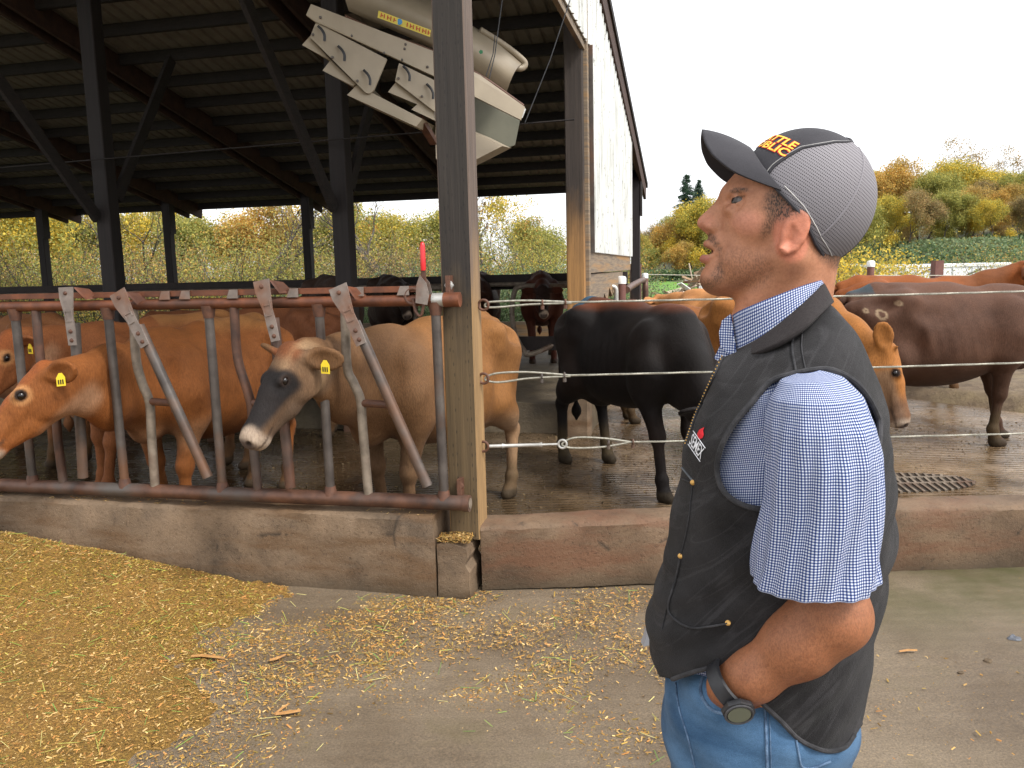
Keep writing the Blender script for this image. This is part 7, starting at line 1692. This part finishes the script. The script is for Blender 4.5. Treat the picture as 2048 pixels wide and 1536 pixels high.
# ================================================================ BARN FAN
M_FAN = mat('fan_plastic', (.27, .22, .155), (.34, .28, .20), 3, .5, .05, c3=(.22, .18, .12)); M_FAN2 = mat('fan_inside', (.07, .07, .045), (.11, .105, .07), 3, .6, .05)
FN = thing('barn_fan', 'big cream plastic barn fan with slotted baffle plates hung tilted from the roof', 'fan', tuple(at(830, 150, 5.2)))
def fd(px): return 4.9 + (px - 600) / 450 * .75
def fpoly(pts, dd=0.0): return [at(a, b, fd(a) + dd) for a, b in pts]
off = Vector((.02, .03, 0))
MB().prism(fpoly([(622, 8), (612, 30), (630, 43), (868, 152), (1042, 240), (1050, 214), (960, 150), (866, 102)]), Vector((.0, .035, 0))).build('side_rail', M_FAN, FN)
for pl in ([(632, 44), (774, 118), (748, 180), (740, 187), (732, 186), (620, 74)], [(798, 126), (905, 178), (915, 240), (868, 222), (790, 162)]):
    MB().prism(fpoly(pl, .01), Vector((0, .02, 0))).build('baffle_plate', M_FAN, FN)
for pl in ([(604, 90), (620, 72), (660, 120), (652, 116)], [(645, 141), (661, 120), (712, 168), (706, 172)], [(694, 190), (714, 170), (845, 238), (832, 253)], [(776, 184), (792, 164), (842, 205), (838, 210)], [(823, 219), (842, 202), (868, 216), (868, 240)]):
    MB().prism(fpoly(pl, .04), Vector((.10, .50, .0))).build('louvre', M_FAN, FN)
MB().prism(fpoly([(872, 158), (1040, 240), (1030, 290), (1000, 300), (872, 230)], .5), Vector((0, .03, 0))).build('back_plate', M_FAN2, FN)
MB().prism(fpoly([(870, 232), (960, 270), (1005, 292), (930, 330), (872, 318)], .25), Vector((.06, .25, .02))).build('louvre', M_FAN, FN)
# curved slots and bolts on the plates
for (a, b) in ((636, 52), (676, 92), (727, 140), (806, 132), (853, 168)):
    P_ = [at(a + x, b + y, fd(a) - .008) for x, y in ((0, 0), (8, 8), (13, 18), (13, 30))]; MB().tube(spline(P_, 4), .0085, 6).build('slot', M_BLKRUB, FN)
for (a, b) in ((641, 35), (626, 69), (703, 72), (665, 115), (768, 106), (715, 162), (811, 89), (809, 98), (797, 157), (804, 120), (844, 193), (855, 134)):
    c = at(a, b, fd(a) - .004); MB().lathe(c, (0, -1, 0), [(.009, 0), (.008, .006), (.004, .008)], 8).build('bolt', M_GREYPIPE, FN)
# housing: curved cream shell above the rail
def shell(pts_top, pts_bot, depth, name, m, n=14):
    T = [Vector(p) for p in pts_top]; B = [Vector(p) for p in pts_bot]; V = []
    for i in range(len(T)):
        for k in range(n + 1):
            u = k / n; p = T[i].lerp(B[i], u); p = p + Vector((0, -depth * math.sin(u * math.pi * .9 + .15), 0)); V.append(p)
    F_ = [(i * (n + 1) + k, i * (n + 1) + k + 1, (i + 1) * (n + 1) + k + 1, (i + 1) * (n + 1) + k) for i in range(len(T) - 1) for k in range(n)]
    o = mk(name, [v[:] for v in V], F_, m, FN, smooth=True); s__ = o.modifiers.new('t', 'SOLIDIFY'); s__.thickness = .012; return o
tp = [(690, -60), (760, -45), (860, 0), (930, 45), (1000, 88), (1046, 128)]; bt = [(700, 26), (760, 52), (862, 96), (920, 128), (980, 168), (1012, 190)]
shell([at(a, b, fd(a) + .45) for a, b in tp], [at(a, b, fd(a) + .25) for a, b in bt], .22, 'housing', M_FAN)
MB().tube(spline([at(a, b, fd(a) + .35) for a, b in ((960, 60), (1005, 88), (1040, 115), (1050, 128), (1040, 137), (1012, 128))], 5), .022, 10).build('rim', M_FAN, FN, True)
MB().tube(spline([at(a, b, fd(a) + .1) for a, b in ((690, 34), (760, 66), (866, 104), (960, 152), (1046, 212))], 5), .014, 8).build('gasket', M_BOLT, FN, True)
# printed warning strip on the housing: yellow band, blue disc, red strokes
sb = [at(a, b, fd(a) + .02) for a, b in ((757, 21), (862, 60), (860, 74), (755, 35))]; st_ = MB().prism(sb, Vector((0, .004, 0))).build('warning_strip', mat('yellow_strip', (.60, .48, .05), (.68, .55, .08), 5, .5, 0), FN)
def sp(u, v, l=-.004): return sb[0].lerp(sb[1], u).lerp(sb[3].lerp(sb[2], u), v) + Vector((0, l, 0))
MB().lathe(sp(.40, .5), (0, -1, 0), [(.018, 0), (.018, .002)], 16).build('blue_disc', mat('blue_print', (.05, .25, .5), None, 5, .5, 0), st_)
mr_ = mat('red_print', (.5, .03, .02), None, 5, .5, 0); mk_ = MB()
for k, u in enumerate((.06, .12, .18, .24, .30, .55, .61, .67, .73, .79, .85, .91, .96)):
    mk_.beam(sp(u, .2), sp(u, .8), .005, .002, up=(0, 1, 0))
    if k % 2 == 0: mk_.beam(sp(u, .5), sp(u + .04, .5), .004, .002, up=(0, 1, 0))
pr_ = mk_.build('strip_print', mr_, st_); pr_['kind'] = 'stuff'
MB().lathe(at(962, 104, fd(962) + .0), (0, -1, 0), [(.014, 0), (.014, .002)], 5).build('green_mark', mat('green_print', (.02, .16, .06), None, 5, .5, 0), FN)
for pts in ([(972, 152), (986, 108), (990, 70)], [(978, 158), (990, 108), (996, 60), (1010, -40)], [(1050, 245), (1100, 120), (1140, 0)]):
    MB().tube([at(a, b, fd(a) - .0) for a, b in pts], .0035, 5).build('hanger_wire', M_BLKRUB, FN)
MB().beam(at(868, 285, 5.6), at(838, 235, 5.4), .05, .04).build('mounting_arm', M_BOLT, FN)
MB().prism(fpoly([(1018, 196), (1052, 218), (1045, 236), (1012, 212)], .02), Vector((0, .01, 0))).build('foil_tape', M_GALV, FN)
